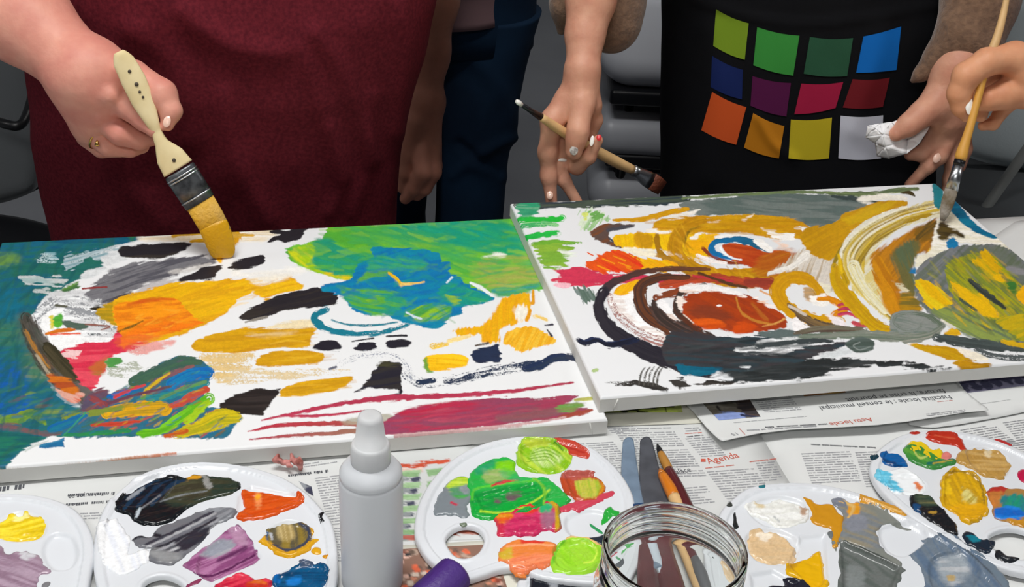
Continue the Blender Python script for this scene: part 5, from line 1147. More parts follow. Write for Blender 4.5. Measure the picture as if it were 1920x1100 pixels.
palette('white palette with slate grey, ochre and cream paint right of the glass jar', R_out,
  [[(1440,1180),(1480,1170),(1520,1185),(1520,1210),(1470,1205)]],
  [([(1400,945),(1450,925),(1505,935),(1515,965),(1480,985),(1430,980)], .003, True), ([(1398,1000),(1440,985),(1490,1000),(1500,1030),(1470,1055),(1415,1045)], .003, True), ([(1500,1000),(1550,995),(1556,1080),(1530,1110),(1475,1055)], .003, False), ([(1575,1008),(1690,1060),(1670,1110),(1580,1120)], .004, False), ([(1650,985),(1720,975),(1740,1010),(1700,1040),(1660,1025)], .003, True), ([(1745,1045),(1800,1030),(1840,1070),(1810,1110),(1750,1100)], .003, True), ([(1405,1070),(1450,1062),(1500,1090),(1480,1110),(1410,1110)], .003, False)],
  [('white paint', [(1396,945),(1412,936),(1435,936),(1455,930),(1480,932),(1505,942),(1518,955),(1510,975),(1485,983),(1455,982),(1440,968),(1420,962),(1402,955)], 'eef0ee', wh2, .0030, dict(swirl=1)),
   ('ochre paint', [(1507,930),(1522,934),(1532,941),(1560,942),(1570,955),(1580,965),(1582,990),(1570,1020),(1562,1024),(1560,992),(1545,985),(1522,975),(1520,955)], 'cc8f1e', nop, .0016),
   ('grey paint mixed with ochre', [(1560,935),(1575,928),(1598,940),(1610,938),(1650,945),(1690,975),(1712,983),(1700,985),(1670,978),(1650,985),(1645,1000),(1660,1030),(1690,1050),(1685,1062),(1640,1035),(1580,1012),(1568,1030),(1560,1010),(1575,990),(1580,960)], '80847e', gry2, .0012, dict(ang=-25)),
   ('yellow ochre streak', [(1612,926),(1622,928),(1680,945),(1700,962),(1690,966),(1640,948),(1615,940)], 'cf942c', lambda p: p.line('e8be74', [(1625,935),(1690,960)], [3,3], dry=.2), .0012),
   ('slate square of paint', [(1576,1010),(1600,1015),(1650,1035),(1692,1060),(1694,1072),(1680,1100),(1672,1125),(1578,1125),(1575,1060)], '666b69', sq, .0012),
   ('blue grey paint', [(1706,1036),(1732,1015),(1730,1003),(1758,1005),(1760,994),(1790,998),(1815,1018),(1860,1050),(1895,1095),(1880,1125),(1745,1125),(1735,1085),(1722,1055)], '6c7c8a', sl, .0016, dict(ang=-50)),
   ('cream paint', [(1403,1002),(1412,990),(1440,989),(1462,994),(1480,1008),(1495,1025),(1490,1045),(1478,1050),(1462,1048),(1444,1056),(1428,1044),(1408,1035),(1404,1018)], 'e6c9a0', cr, .0024),
   ('golden yellow paint', [(1474,1058),(1482,1050),(1508,1042),(1534,1026),(1541,1030),(1544,1050),(1550,1075),(1556,1100),(1555,1125),(1530,1115),(1500,1085),(1478,1072)], 'e2ae0c', lambda p: p.poly('c8941c', [(1478,1055),(1500,1050),(1495,1060),(1480,1066)], f=3), .0026, dict(ang=-20)),
   ('black paint', [(1464,1075),(1480,1080),(1510,1085),(1530,1105),(1525,1125),(1440,1125),(1442,1092),(1470,1088)], '232430', nop, .0022), ('black paint speck', [(1362,945),(1368,938),(1374,948),(1366,950)], '3c403c', nop, .0006), ('black paint mark', [(1376,962),(1380,958),(1383,978),(1386,985),(1376,987)], '24282a', nop, .0008),
   ('teal paint fleck', [(1423,910),(1434,908),(1434,914),(1424,915)], '2c7480', nop, .0005), ('grey paint blob', [(1562,932),(1575,930),(1592,940),(1588,948),(1572,948),(1562,942)], '777c86', nop, .0012), ('grey well edge', [(1552,995),(1562,992),(1566,1000),(1558,1006)], '6c7274', nop, .001)], off=.0003)

# --- palette at the right edge
def och(p): p.poly('c79a1a', [(1765,880),(1850,900),(1850,985),(1770,960)], c2='d8a814', f=4, d=60, w=5); p.poly('e6bc1c', [(1768,905),(1780,900),(1782,925),(1772,925)], f=2); p.line('7c6420', [(1778,885),(1810,885),(1838,905),(1848,960)], [4,4,4,4], a=.8); p.poly('b8a038', [(1805,915),(1825,925),(1830,945),(1810,940)], f=4, c2='d8cc7c', d=-40, w=3); p.poly('dca414', [(1780,950),(1850,945),(1840,972),(1800,978)], f=5)
def tan(p): p.poly('b88f48', [(1800,840),(1890,840),(1890,890),(1830,880)], c2='c4a060', f=5); p.poly('dcc8a0', [(1846,845),(1858,846),(1856,856),(1848,854)], f=2)
def grn(p): p.poly('3c8a3c', [(1695,840),(1730,830),(1770,855),(1750,870),(1710,860)], c2='5a9c3c', f=3, d=25, w=4); p.line('b8c868', [(1715,848),(1725,858),(1738,855)], [3,4,3]); p.line('1f6a5c', [(1740,868),(1765,865),(1790,858)], [6,6,5]); p.line('b0a040', [(1750,868),(1785,862)], [3,3])
def rb(p): p.poly('b4342c', [(1850,912),(1890,908),(1880,925),(1855,930)], f=2); p.poly('2a8088', [(1875,935),(1905,925),(1925,935),(1925,965),(1895,965)], f=3, c2='1f9070', d=-60); p.poly('1868c8', [(1868,952),(1900,950),(1925,965),(1900,975),(1868,968)], f=2, c2='2080d8'); p.poly('c07838', [(1855,925),(1880,920),(1870,945),(1860,950)], f=3); p.poly('c08828', [(1890,972),(1925,975),(1925,990),(1900,984)], f=2)
def bk(p): p.poly('38483c', [(1712,928),(1745,925),(1760,945),(1735,950)], f=4, dry=.15, c2='6c6c48'); p.poly('1a4a78', [(1712,945),(1724,948),(1724,962),(1714,958)], f=2); p.poly('b89038', [(1744,958),(1756,958),(1754,964),(1746,964)], f=1.5)
FR_out = [(1632,880),(1636,858),(1655,835),(1688,815),(1735,805),(1790,806),(1850,818),(1905,838),(1960,868),(2010,910),(2040,960),(2045,1015),(2020,1060),(1970,1078),(1915,1072),(1865,1058),(1815,1035),(1765,1003),(1720,975),(1680,945),(1648,912)]
palette('white palette with blue, green and mustard paint at the right edge', FR_out,
  [[(1855,1005),(1866,994),(1890,988),(1920,992),(1945,1008),(1945,1030),(1925,1045),(1890,1042),(1865,1026)]],
  [([(1770,885),(1805,872),(1845,900),(1853,965),(1800,965),(1768,945)], .003, False), ([(1810,840),(1855,835),(1895,860),(1885,890),(1830,880)], .003, True), ([(1665,900),(1700,885),(1735,900),(1738,918),(1700,925)], .002, True)],
  [('blue paint', [(1650,850),(1660,846),(1685,848),(1698,860),(1704,871),(1690,872),(1672,872),(1655,864)], '0f5ca0', lambda p: p.poly('0a3c70', [(1650,858),(1690,872),(1665,872)], f=2), .002),
   ('yellow paint', [(1700,835),(1712,824),(1735,828),(1750,840),(1762,836),(1770,850),(1762,862),(1740,860),(1715,850)], 'e4c41c', nop, .0018),
   ('green paint', [(1694,842),(1702,832),(1722,832),(1745,845),(1765,858),(1790,858),(1792,866),(1775,872),(1755,878),(1730,872),(1708,862)], '3c8640', grn, .0022),
   ('red paint pepper shaped streak', [(1736,812),(1750,807),(1785,811),(1805,822),(1815,848),(1806,842),(1790,832),(1760,828),(1742,822)], 'b83220', lambda p: p.line('c8583c', [(1752,816),(1790,822)], [2,3], dry=.3), .0018),
   ('red paint fleck', [(1706,808),(1715,806),(1726,811),(1718,814),(1708,813)], 'b02c20', nop, .001), ('red paint streak', [(1866,820),(1880,822),(1898,831),(1888,832),(1872,827)], 'b83030', nop, .0008),
   ('pale pink paint', [(1762,852),(1775,843),(1785,850),(1780,858),(1768,860)], 'dc8078', nop, .0015),
   ('tan paint', [(1793,862),(1800,842),(1830,836),(1860,838),(1885,850),(1896,868),(1886,885),(1880,895),(1850,892),(1828,880),(1810,870)], 'ba9148', tan, .0026),
   ('mustard paint', [(1765,900),(1775,885),(1785,874),(1810,878),(1835,890),(1848,910),(1852,940),(1856,958),(1842,968),(1828,978),(1810,978),(1795,962),(1775,950),(1764,935)], 'cf9d18', och, .0034, dict(swirl=1)),
   ('white and sky blue paint', [(1638,892),(1650,876),(1665,880),(1690,872),(1710,880),(1730,898),(1738,912),(1725,922),(1700,922),(1675,920),(1655,908)], 'eef2f4', lambda p: (p.poly('58bcdc', [(1636,890),(1650,876),(1668,884),(1675,900),(1695,918),(1672,918),(1650,904)], f=2, dry=.06, c2='80d0e8'), p.poly('e08050', [(1714,906),(1722,904),(1730,914),(1722,920)], f=2, dry=.1)), .002),
   ('black and green paint', [(1706,926),(1720,924),(1745,928),(1762,945),(1780,962),(1795,985),(1796,1002),(1780,998),(1760,985),(1735,968),(1712,950)], '1c1e22', bk, .0026),
   ('multicoloured paint', [(1852,915),(1875,908),(1892,912),(1930,920),(1935,985),(1905,982),(1885,974),(1864,968),(1862,950),(1856,935)], 'a87c44', rb, .0020),
   ('crimson paint', [(1908,885),(1915,878),(1935,878),(1935,905),(1915,898)], 'bc1848', nop, .002), ('dark teal paint', [(1806,1000),(1812,992),(1825,996),(1840,1008),(1865,1010),(1866,1020),(1850,1036),(1830,1025),(1812,1014)], '1e2a38', lambda p: p.poly('187c90', [(1812,1004),(1825,1002),(1838,1012),(1825,1014)], f=2), .0018),
   ('black paint', [(1868,1030),(1876,1028),(1890,1038),(1912,1042),(1905,1050),(1885,1051),(1868,1042)], '20242a', nop, .0016), ('dark blue fleck', [(1632,852),(1642,850),(1648,856),(1638,862)], '143848', nop, .0006)], off=.0)

# --- palette at the bottom, mostly cut off
B_out = [(968,1100),(975,1080),(992,1066),(1020,1066),(1060,1064),(1110,1068),(1160,1082),(1195,1110),(1210,1150),(1200,1200),(1150,1240),(1080,1250),(1010,1230),(975,1180),(965,1140)]
palette('white palette with black paint at the bottom edge below the green one', B_out, [], [],
  [('black paint', [(996,1074),(1004,1069),(1025,1076),(1045,1082),(1062,1078),(1072,1074),(1095,1078),(1115,1090),(1110,1125),(1000,1125),(994,1095)], '1b1f28', lambda p: p.poly('8a8e94', [(1030,1084),(1048,1082),(1044,1100),(1032,1102)], f=2, dry=.3), .0026, dict(ang=80))], off=-.0042)
# ------------------------------------------------------------------ bottle, jar, tools and small things on the table
def frost(name, col, rough, tr, ior=1.4):
    m = mat(name, col, rough=rough, trans=tr, ior=ior); return m
M['frost'] = frost('frosted_plastic', 'e3e7ec', .42, .22); M['cap'] = frost('clear_plastic', 'f8fafc', .25, .5, 1.25)
M['glass'] = mat('clear_glass', 'f4f8f7', rough=.0, trans=1, ior=1.5)
def bottle():
    tip = on_z(694, 790, .150); c = (tip[0], tip[1], TZ + .0056)
    r = empty('plastic_bottle', c, 'frosted plastic squeeze bottle with a clear tapered cap', 'bottle')
    h = .150; R = .0222
    o = [(0, .0008), (R - .003, 0), (R - .0006, .0018), (R, .004), (R, .096), (R - .0006, .0985), (R - .0012, .0990), (R - .0005, .0998), (R - .0006, .103), (R - .0035, .1075), (R - .0075, .1105), (R - .0095, .1118)]
    i = [(r_ - .0012, max(z - .0002, .002)) for r_, z in o[::-1] if r_ > .003]
    MB().lathe(o + i + [(0, .0022)], c, 64).build('bottle_body', M['frost'], r)
    q = MB().lathe([(.0128, .1085), (.0136, .1090), (.0138, .1155), (.0134, .1245), (.0128, .1262), (.0116, .1270), (.0108, .1268), (.0086, .1465), (.0078, .1492), (.0060, .1502), (0, .1500), (0, .1488), (.0058, .1488), (.0072, .1462), (.0095, .1260), (.0120, .1240), (.0124, .1090)], c, 48, close=False)
    q.build('cap', M['cap'], r)
    MB().lathe([(.0062, .108), (.0060, .122), (.0032, .126), (.0022, .142), (.0014, .1425), (0, .142)], c, 24).build('nozzle', M['frost'], r)
bottle()

def jar():
    zj = .160; ctr = on_z(1266, 1027, zj); R = .0425; c = (ctr[0], ctr[1], TZ + .0056); H = zj - .0056
    r = empty('glass_jar', c, 'empty clear glass jar with a threaded mouth at the bottom edge', 'jar')
    o = [(0, .001), (.036, 0), (.041, .002), (.0445, .006), (.0455, .012), (.0455, H - .034), (.0450, H - .030), (.0432, H - .025), (.0415, H - .022), (.0410, H - .0205)]
    for k in range(3):                                                   # thread ridges
        z = H - .019 + k * .0052; o += [(.0410, z), (.0422, z + .0010), (.0426, z + .0017), (.0422, z + .0024), (.0410, z + .0034)]
    o += [(.0412, H - .0030), (.0425, H - .0018), (.0424, H - .0004), (.0412, H), (.0398, H - .0003), (.0388, H - .0014)]
    inn = [(.0385, H - .010), (.0386, H - .022), (.0405, H - .027), (.0428, H - .034), (.0430, .012), (.0415, .007), (.036, .0050), (0, .0045)]
    MB().lathe(o + inn, c, 96).build('jar_body', M['glass'], r)
jar()

def along(pts, z):                                                       # photo points on a height over the table
    zz = z if hasattr(z, '__len__') else [z] * len(pts)
    return [on_z(*p, q) for p, q in zip(pts, zz)]
def slab(name, poly, z, t, m, par, h=.0012, dome=0):
    V, Q, n = plate(crom(px_poly(poly, z), 5, True), h, lambda x, y, d: TZ + z + dome * sst(0, .004, d), thick=t); return mesh_obj(name, V, Q, m, par)
M['blade'] = mat('blue_grey_blade', '6f8296', rough=.35, var=.12, vscale=60, bump=.2, bscale=120)
M['blade2'] = mat('dark_grey_blade', '4c4f56', rough=.35, var=.15, vscale=70)
M['maroon'] = mat('maroon_wood', '5a2228', rough=.35, coat=.5, var=.15, vscale=40)
M['wood'] = mat('light_wood', 'd9b27c', rough=.45, var=.08, vscale=50); M['orange'] = mat('orange_lacquer', 'd47a1e', rough=.3, coat=.5)
M['ochre'] = mat('ochre_bristle', 'b07c34', rough=.6); M['black'] = mat('black_lacquer', '15161a', rough=.3); M['ferrule'] = mat('ferrule_metal', 'b8bcc0', rough=.28, metal=1)
M['blueband'] = mat('blue_band', '1f4470', rough=.35); M['greyw'] = mat('grey_plastic', '55565a', rough=.4); M['whitep'] = mat('white_shaft', 'c8d2dc', rough=.35)
def tools():
    z = .0060
    a = empty('palette_knife', on_z(1190, 900, z), 'flat spatula with a pale blue-grey blade beside the green palette', 'palette knife', 'painting spatulas behind the jar')
    slab('blade', [(1167,840),(1169,826),(1178,819),(1187,823),(1190,840),(1196,880),(1203,925),(1206,946),(1182,948),(1172,925),(1165,885)], z + .0036, .0012, M['blade'], a, dome=.0004)
    slab('collar', [(1184,945),(1207,943),(1208,952),(1186,954)], z + .0052, .003, M['blueband'], a)
    slab('handle', [(1186,952),(1209,950),(1222,990),(1230,1040),(1236,1100),(1222,1150),(1200,1150),(1192,1090),(1184,1010)], z + .0080, .0074, M['maroon'], a, dome=.003)
    b = empty('palette_knife', on_z(1225, 900, z), 'flat spatula with a wide dark grey blade beside the thin brushes', 'palette knife', 'painting spatulas behind the jar')
    slab('blade', [(1200,838),(1201,825),(1211,818),(1220,822),(1226,838),(1234,870),(1245,905),(1254,944),(1203,947),(1199,900)], z + .0024, .0012, M['blade2'], b, dome=.0004)
    slab('collar', [(1204,944),(1254,941),(1257,950),(1205,953)], z + .0050, .003, M['blueband'], b)
    slab('handle', [(1208,950),(1256,948),(1268,1000),(1290,1080),(1300,1150),(1250,1160),(1236,1080),(1222,1000)], z + .0080, .0074, M['maroon'], b, dome=.003)
    # thin pointed brush, maroon handle
    def rnd(label, segs, grp):
        p0 = on_z(*segs[0][1][0], z); r = empty('paint_brush', p0, label, 'paint brush', grp)
        for nm, pts, rad, m in segs:
            rr = np.array(rad) * .00048; P = [on_z(*q, z + .0012 + k) for q, k in zip(pts, rr)]
            MB().tube(crom(P, 4), np.interp(np.linspace(0, 1, (len(P) - 1) * 4 + 1), np.linspace(0, 1, len(P)), rr), 14).build(nm, M[m], r)
    rnd('thin black-tipped brush with a dark maroon handle', [('bristles', [(1232,832),(1236,842),(1239,850)], [1,5,6], 'black'), ('ferrule', [(1239,850),(1246,864),(1254,880)], [6,8,8], 'ochre'), ('handle', [(1254,880),(1272,915),(1288,950),(1310,1000),(1340,1070),(1360,1120)], [8,10,11,11,10,7], 'maroon')], 'thin brushes behind the jar')
    rnd('thin brush with an orange and cream handle', [('bristles', [(1238,880),(1242,890)], [3,8], 'orange'), ('ferrule', [(1242,890),(1256,915),(1264,932)], [8,11,11], 'orange'), ('handle', [(1264,932),(1276,958),(1292,1000),(1312,1060),(1330,1120)], [11,10,9,9,7], 'wood')], 'thin brushes behind the jar')
    rnd('white shafted brush seen through the empty jar', [('bristles', [(1226,1030),(1232,1046)], [10,12], 'blade'), ('ferrule', [(1232,1046),(1240,1062)], [9,8], 'ferrule'), ('handle', [(1214,975),(1228,1020),(1244,1062),(1256,1100)], [13,12,9,9], 'whitep')], 'thin brushes behind the jar')
    rnd('dark grey handled brush seen through the empty jar', [('handle', [(1316,1010),(1330,1050),(1345,1100)], [10,15,12], 'greyw'), ('bristles', [(1308,985),(1316,1010)], [4,9], 'ochre')], 'thin brushes behind the jar')
    # purple cap
    M['purple'] = mat('purple_cap', '4a2c7c', rough=.45, bump=.5, bscale=400, bdist=.0008)
    c0, c1 = on_z(860, 1068, .02), on_z(800, 1130, .012)
    c = empty('paint_tube', on_z(810, 1130, Z0), 'purple ribbed paint tube cap at the bottom edge', 'paint tube')
    V = []; mb = MB(); P = [c0 + (c1 - c0) * t for t in (0, .06, .12, .9, 1)]; n = 48
    ax = (c1 - c0) / np.linalg.norm(c1 - c0); s1 = np.cross(ax, (0, 0, 1)); s1 /= np.linalg.norm(s1); s2 = np.cross(s1, ax)
    for p, rr in zip(P, (.0095, .0125, .0135, .0150, .0150)):
        for k in range(n):
            th = 2 * math.pi * k / n; q = rr + .0004 * math.cos(th * 24); V.append(p + s1 * math.cos(th) * q + s2 * math.sin(th) * q)
    Fc = [(i * n + k, i * n + (k + 1) % n, i * n + n + (k + 1) % n, i * n + n + k) for i in range(4) for k in range(n)] + [tuple(range(n))[::-1], tuple(4 * n + k for k in range(n))]
    mb.add(V, Fc).build('cap', M['purple'], c)
    mb = MB(); e0 = c1 + ax * .001; mb.tube([c1, c1 + ax * .004, c1 + ax * .012, c1 + ax * .06 - np.array([0, 0, .006])], [.006, .006, .014, .016], 24, flat=[1, 1, .8, .3]); mb.build('tube_body', M['ferrule'], c)
    # pink crumpled paint rag
    M['pink'] = mat('pink_tissue', 'd9948e', rough=.7, c2='8c4a40', vscale=120)
    for nm, px, py, rr, m, lab in (('tissue_scrap', 537, 874, .0085, 'pink', 'small crumpled pink tissue scrap in front of the left canvas'),):
        s = SDF(.0007, .002); rd = random.Random(5); b0 = on_z(px, py, Z0)
        for k in range(9):
            q = b0 + np.array([(k - 4) * .0024, rd.uniform(-.003, .003), .003 + rd.uniform(0, .003)]); s.cone(q, q + np.array([rd.uniform(-.004, .004), rd.uniform(-.004, .004), rd.uniform(0, .004)]), .0022, .0012)
        e = on_z(562, 866, Z0 + .006); s.cone(e, e + np.array([.0, .002, -.008]), .003, .002)
        V, Q = s.mesh(); tag(mesh_obj(nm, V, Q, M[m]), lab, 'tissue')
tools()
# ------------------------------------------------------------------ people
def J(px, py, Y, r):
    p = on_y(px, py, Y); return p, r * mpp(p)
def chain(s, js, k=None):
    q = [J(*j) for j in js]; s.chain([a for a, _ in q], [b for _, b in q], k)
def fuzz(V, amp, sc, seed=0):
    return V
class Loft:
    """closed cross-sections stacked in z: rows = (z, cx, cy, half width, half depth)"""
    def __init__(s, rows, e=2.3, ridges=(), wob=.004, seed=0): s.r = np.array(sorted(rows)); s.e = e; s.ridges = ridges; s.wob = wob; s.seed = seed
    def par(s, z): return [np.interp(z, s.r[:, 0], s.r[:, k]) for k in range(1, 5)]
    def pts(s, z, th):
        cx, cy, a, b = s.par(z); c, n = np.cos(th), np.sin(th)
        k = (np.abs(c) ** s.e + np.abs(n) ** s.e) ** (-1 / s.e)
        x = cx + a * c * k; y = cy + b * n * k; P = np.stack([x, y, z + 0 * x], -1)
        N = np.stack([c * b, n * a, 0 * c], -1); N /= np.linalg.norm(N, axis=-1, keepdims=True)
        px, py = proj(P); d = s.wob * (fbm(px / 130 + s.seed, py / 210, 5 + s.seed) - .5) * 2
        for pl, w, A in s.ridges:
            Q = crom(pl, 5); best = np.full(px.shape, 1e9)
            for i in range(len(Q) - 1):
                e = Q[i + 1] - Q[i]; L = e @ e + 1e-9; t = np.clip(((px - Q[i][0]) * e[0] + (py - Q[i][1]) * e[1]) / L, 0, 1)
                best = np.minimum(best, np.hypot(px - Q[i][0] - t * e[0], py - Q[i][1] - t * e[1]))
            d = d + A * np.exp(-(best / w) ** 2) * (P[..., 1] < cy + .02)
        return P + N * d[..., None]
    def mesh(s, nz=110, nt=180, z0=None, z1=None, cap=True):
        z = np.linspace(s.r[0, 0] if z0 is None else z0, s.r[-1, 0] if z1 is None else z1, nz); th = np.linspace(0, 2 * math.pi, nt, endpoint=False)
        Z, T = np.meshgrid(z, th, indexing='ij'); P = s.pts(Z, T).reshape(-1, 3)
        i = np.arange(nz * nt).reshape(nz, nt); j = np.roll(i, -1, 1); Q = np.stack([i[:-1], j[:-1], j[1:], i[1:]], -1).reshape(-1, 4)
        if cap:
            c0, c1 = P[:nt].mean(0), P[-nt:].mean(0); n = len(P); P = np.vstack([P, c0, c1]); k = np.arange(nt); k2 = np.roll(k, -1)
            Q = np.vstack([Q, np.stack([k2, k, 0 * k + n, 0 * k + n], 1)[:, [0, 1, 2, 2]] if False else np.zeros((0, 4), int)])
            tri = [(int(b), int(a), n) for a, b in zip(k, k2)] + [(int(a) + (nz - 1) * nt, int(b) + (nz - 1) * nt, n + 1) for a, b in zip(k, k2)]
            return P, [tuple(map(int, q)) for q in Q] + tri
        return P, Q
    def hit(s, px, py):
        d = ray(px, py); t = np.full(np.shape(px), (s.r[:, 2].mean() - .1) / d[..., 1]); 
        for _ in range(14):
            P = CAM + d * t[..., None]; z = P[..., 2]; cx, cy, a, b = s.par(z)
            u = np.clip(np.abs(P[..., 0] - cx) / a, 0, .999); k = (1 - u ** s.e) ** (1 / s.e)
            th = np.arctan2(-k, np.sign(P[..., 0] - cx) * u)           # surface angle in superellipse coordinates
            S3 = s.pts(z, th); t = t * .3 + .7 * (S3[..., 1] / d[..., 1])
        return CAM + d * t[..., None]
def lobj(name, L, m, par, **kw):
    V, Fc = L.mesh(**kw); return mesh_obj(name, V, Fc, m, par)
def nail(par, px, py, Y, rx, ry, ang, m, name='fingernail', tilt=0):
    p = on_y(px, py, Y); s = mpp(p); V = []; n = 14; rings = ((0, 1.0), (.45, .86), (.8, .45), (1.0, 0.0))
    ca, sa = math.cos(math.radians(ang)), math.sin(math.radians(ang)); vd = -(p - CAM) / np.linalg.norm(p - CAM)
    r_ = RT; u_ = UP
    for rr, hh in rings:
        for k in range(n):
            th = 2 * math.pi * k / n; a = math.cos(th) * rx * rr; b = math.sin(th) * ry * rr; x = a * ca - b * sa; y = a * sa + b * ca
            V.append(p + (r_ * x - u_ * y) * s + vd * (hh * min(rx, ry) * .35 * s))
    Fc = [(i * n + k, i * n + (k + 1) % n, i * n + n + (k + 1) % n, i * n + n + k) for i in range(3) for k in range(n)] + [tuple(range(n))]
    return MB().add(V, Fc).build(name, m, par)
M['shirtA'] = mat('maroon_heather_cotton', '70252f', rough=.95, spec=.1, c2='5a1d27', vscale=260, bump=.3, bscale=420, bdist=.0006)
M['apron'] = mat('black_apron_cloth', '0e0f13', rough=.85, spec=.2, bump=.3, bscale=500, bdist=.0005)
M['sweater'] = mat('brown_knit', '82654f', rough=.95, sheen=.3, c2='6a5140', vscale=130, bump=.7, bscale=260, bdist=.002)
M['jeans'] = mat('dark_jeans', '16304a', rough=.85, spec=.2, c2='0e2136', vscale=7, bump=.3, bscale=400, bdist=.0006)
M['darkcloth'] = mat('dark_trousers', '14161c', rough=.9, spec=.15)
M['mauve'] = mat('greyish_pink_shirt', '8a6c70', rough=.9)
M['gold'] = mat('gold_ring', 'd8b060', rough=.22, metal=1)
M['nailp'] = mat('pale_nail', 'f0c8b4', rough=.25, coat=.4); M['naild'] = mat('chipped_silver_nail', 'c8c4be', rough=.25, bump=.8, bscale=900, bdist=.001, c2='6a625c', vscale=260); M['nailr'] = mat('red_nail_paint', 'd8383c', rough=.3); M['nailw'] = mat('white_paint_drop', 'f0efe9', rough=.25)
M['cbristle'] = mat('tan_bristle_with_yellow_paint', 'd8ae5c', rough=.6, bump=.8, bscale=300, bdist=.002, c2='d8a41c', vscale=30)
M['ypaint'] = mat('yellow_ochre_paint', 'd9a315', rough=.35, bump=.6, bscale=260, bdist=.002)
M['rawwood'] = mat('raw_pale_wood', 'ecdcae', rough=.6, c2='e2cf9c', vscale=40)
M['stain'] = mat('dark_stain', '4a4034', rough=.6)

M['skinC'] = mat('skin_tan', 'cc8c76', rough=.55, spec=.3, sss=.1, c2='b67a66', vscale=22, bump=.25, bscale=260, bdist=.0006)
def figure(nm, label, cx, cy, sy=1):
    return empty(nm, (cx, cy, 0), label, 'person')
def coarse_body(s, cx, cy, hz=1.62, w=.19, tw=.13):
    """neck, head and chest core; above the photo's frame"""
    c = lambda x, y, z: np.array([cx + x, cy + y, z])
    s.cone(c(0, 0, 1.05), c(0, .0, 1.30), tw * .8, tw * .75); s.cone(c(-w * .7, .01, 1.36), c(w * .7, .01, 1.36), .07, .07); s.cone(c(0, .0, 1.38), c(0, -.02, 1.50), .055, .052)
    s.cone(c(0, .0, hz + .03), c(0, -.025, hz - .05), .092, .068); s.cone(c(0, -.05, hz - .09), c(0, -.06, hz - .095), .042, .03)
    s.cone(c(0, -.10, hz - .005), c(0, -.115, hz - .045), .010, .014, .012)
    for q in (-1, 1): s.cone(c(q * .083, .0, hz - .0), c(q * .088, .008, hz - .04), .014, .010, .008)
    return s
def face(par, cx, cy, hz, hair):
    for q in (-1, 1):
        m = SDF(.0016, .002); m.cone((cx + q * .032, cy - .083, hz + .0), (cx + q * .034, cy - .083, hz + .0), .012, .012); V, Q = m.mesh(); ey = mesh_obj('eye', V, Q, M['nailw'], par); m = SDF(.0012, .001); m.cone((cx + q * .033, cy - .0925, hz - .002), (cx + q * .033, cy - .0915, hz - .002), .0048, .0048); V, Q = m.mesh(); mesh_obj('iris', V, Q, M['stain'], ey)
        m = SDF(.002, .002); m.cone((cx + q * .020, cy - .088, hz + .017), (cx + q * .046, cy - .082, hz + .015), .0045, .0035); V, Q = m.mesh(); mesh_obj('eyebrow', V, Q, hair, par)
    m = SDF(.002, .004); m.cone((cx - .02, cy - .094, hz - .078), (cx + .02, cy - .094, hz - .078), .005, .005); V, Q = m.mesh(); mesh_obj('mouth', V, Q, M['lips'], par)
    m = SDF(.006, .02); m.cone((cx, cy + .022, hz + .045), (cx, cy + .045, hz - .03), .098, .085); m.cone((cx, cy + .05, hz - .03), (cx, cy + .055, hz - .12), .08, .05); V, Q = m.mesh(); mesh_obj('hair', V, Q, hair, par)
M['lips'] = mat('lips', 'b8685c', rough=.5)
M['hair1'] = mat('brown_hair', '4a3326', rough=.6, bump=.8, bscale=80, bdist=.004); M['hair2'] = mat('grey_hair', '8c8680', rough=.6, bump=.8, bscale=80, bdist=.004)

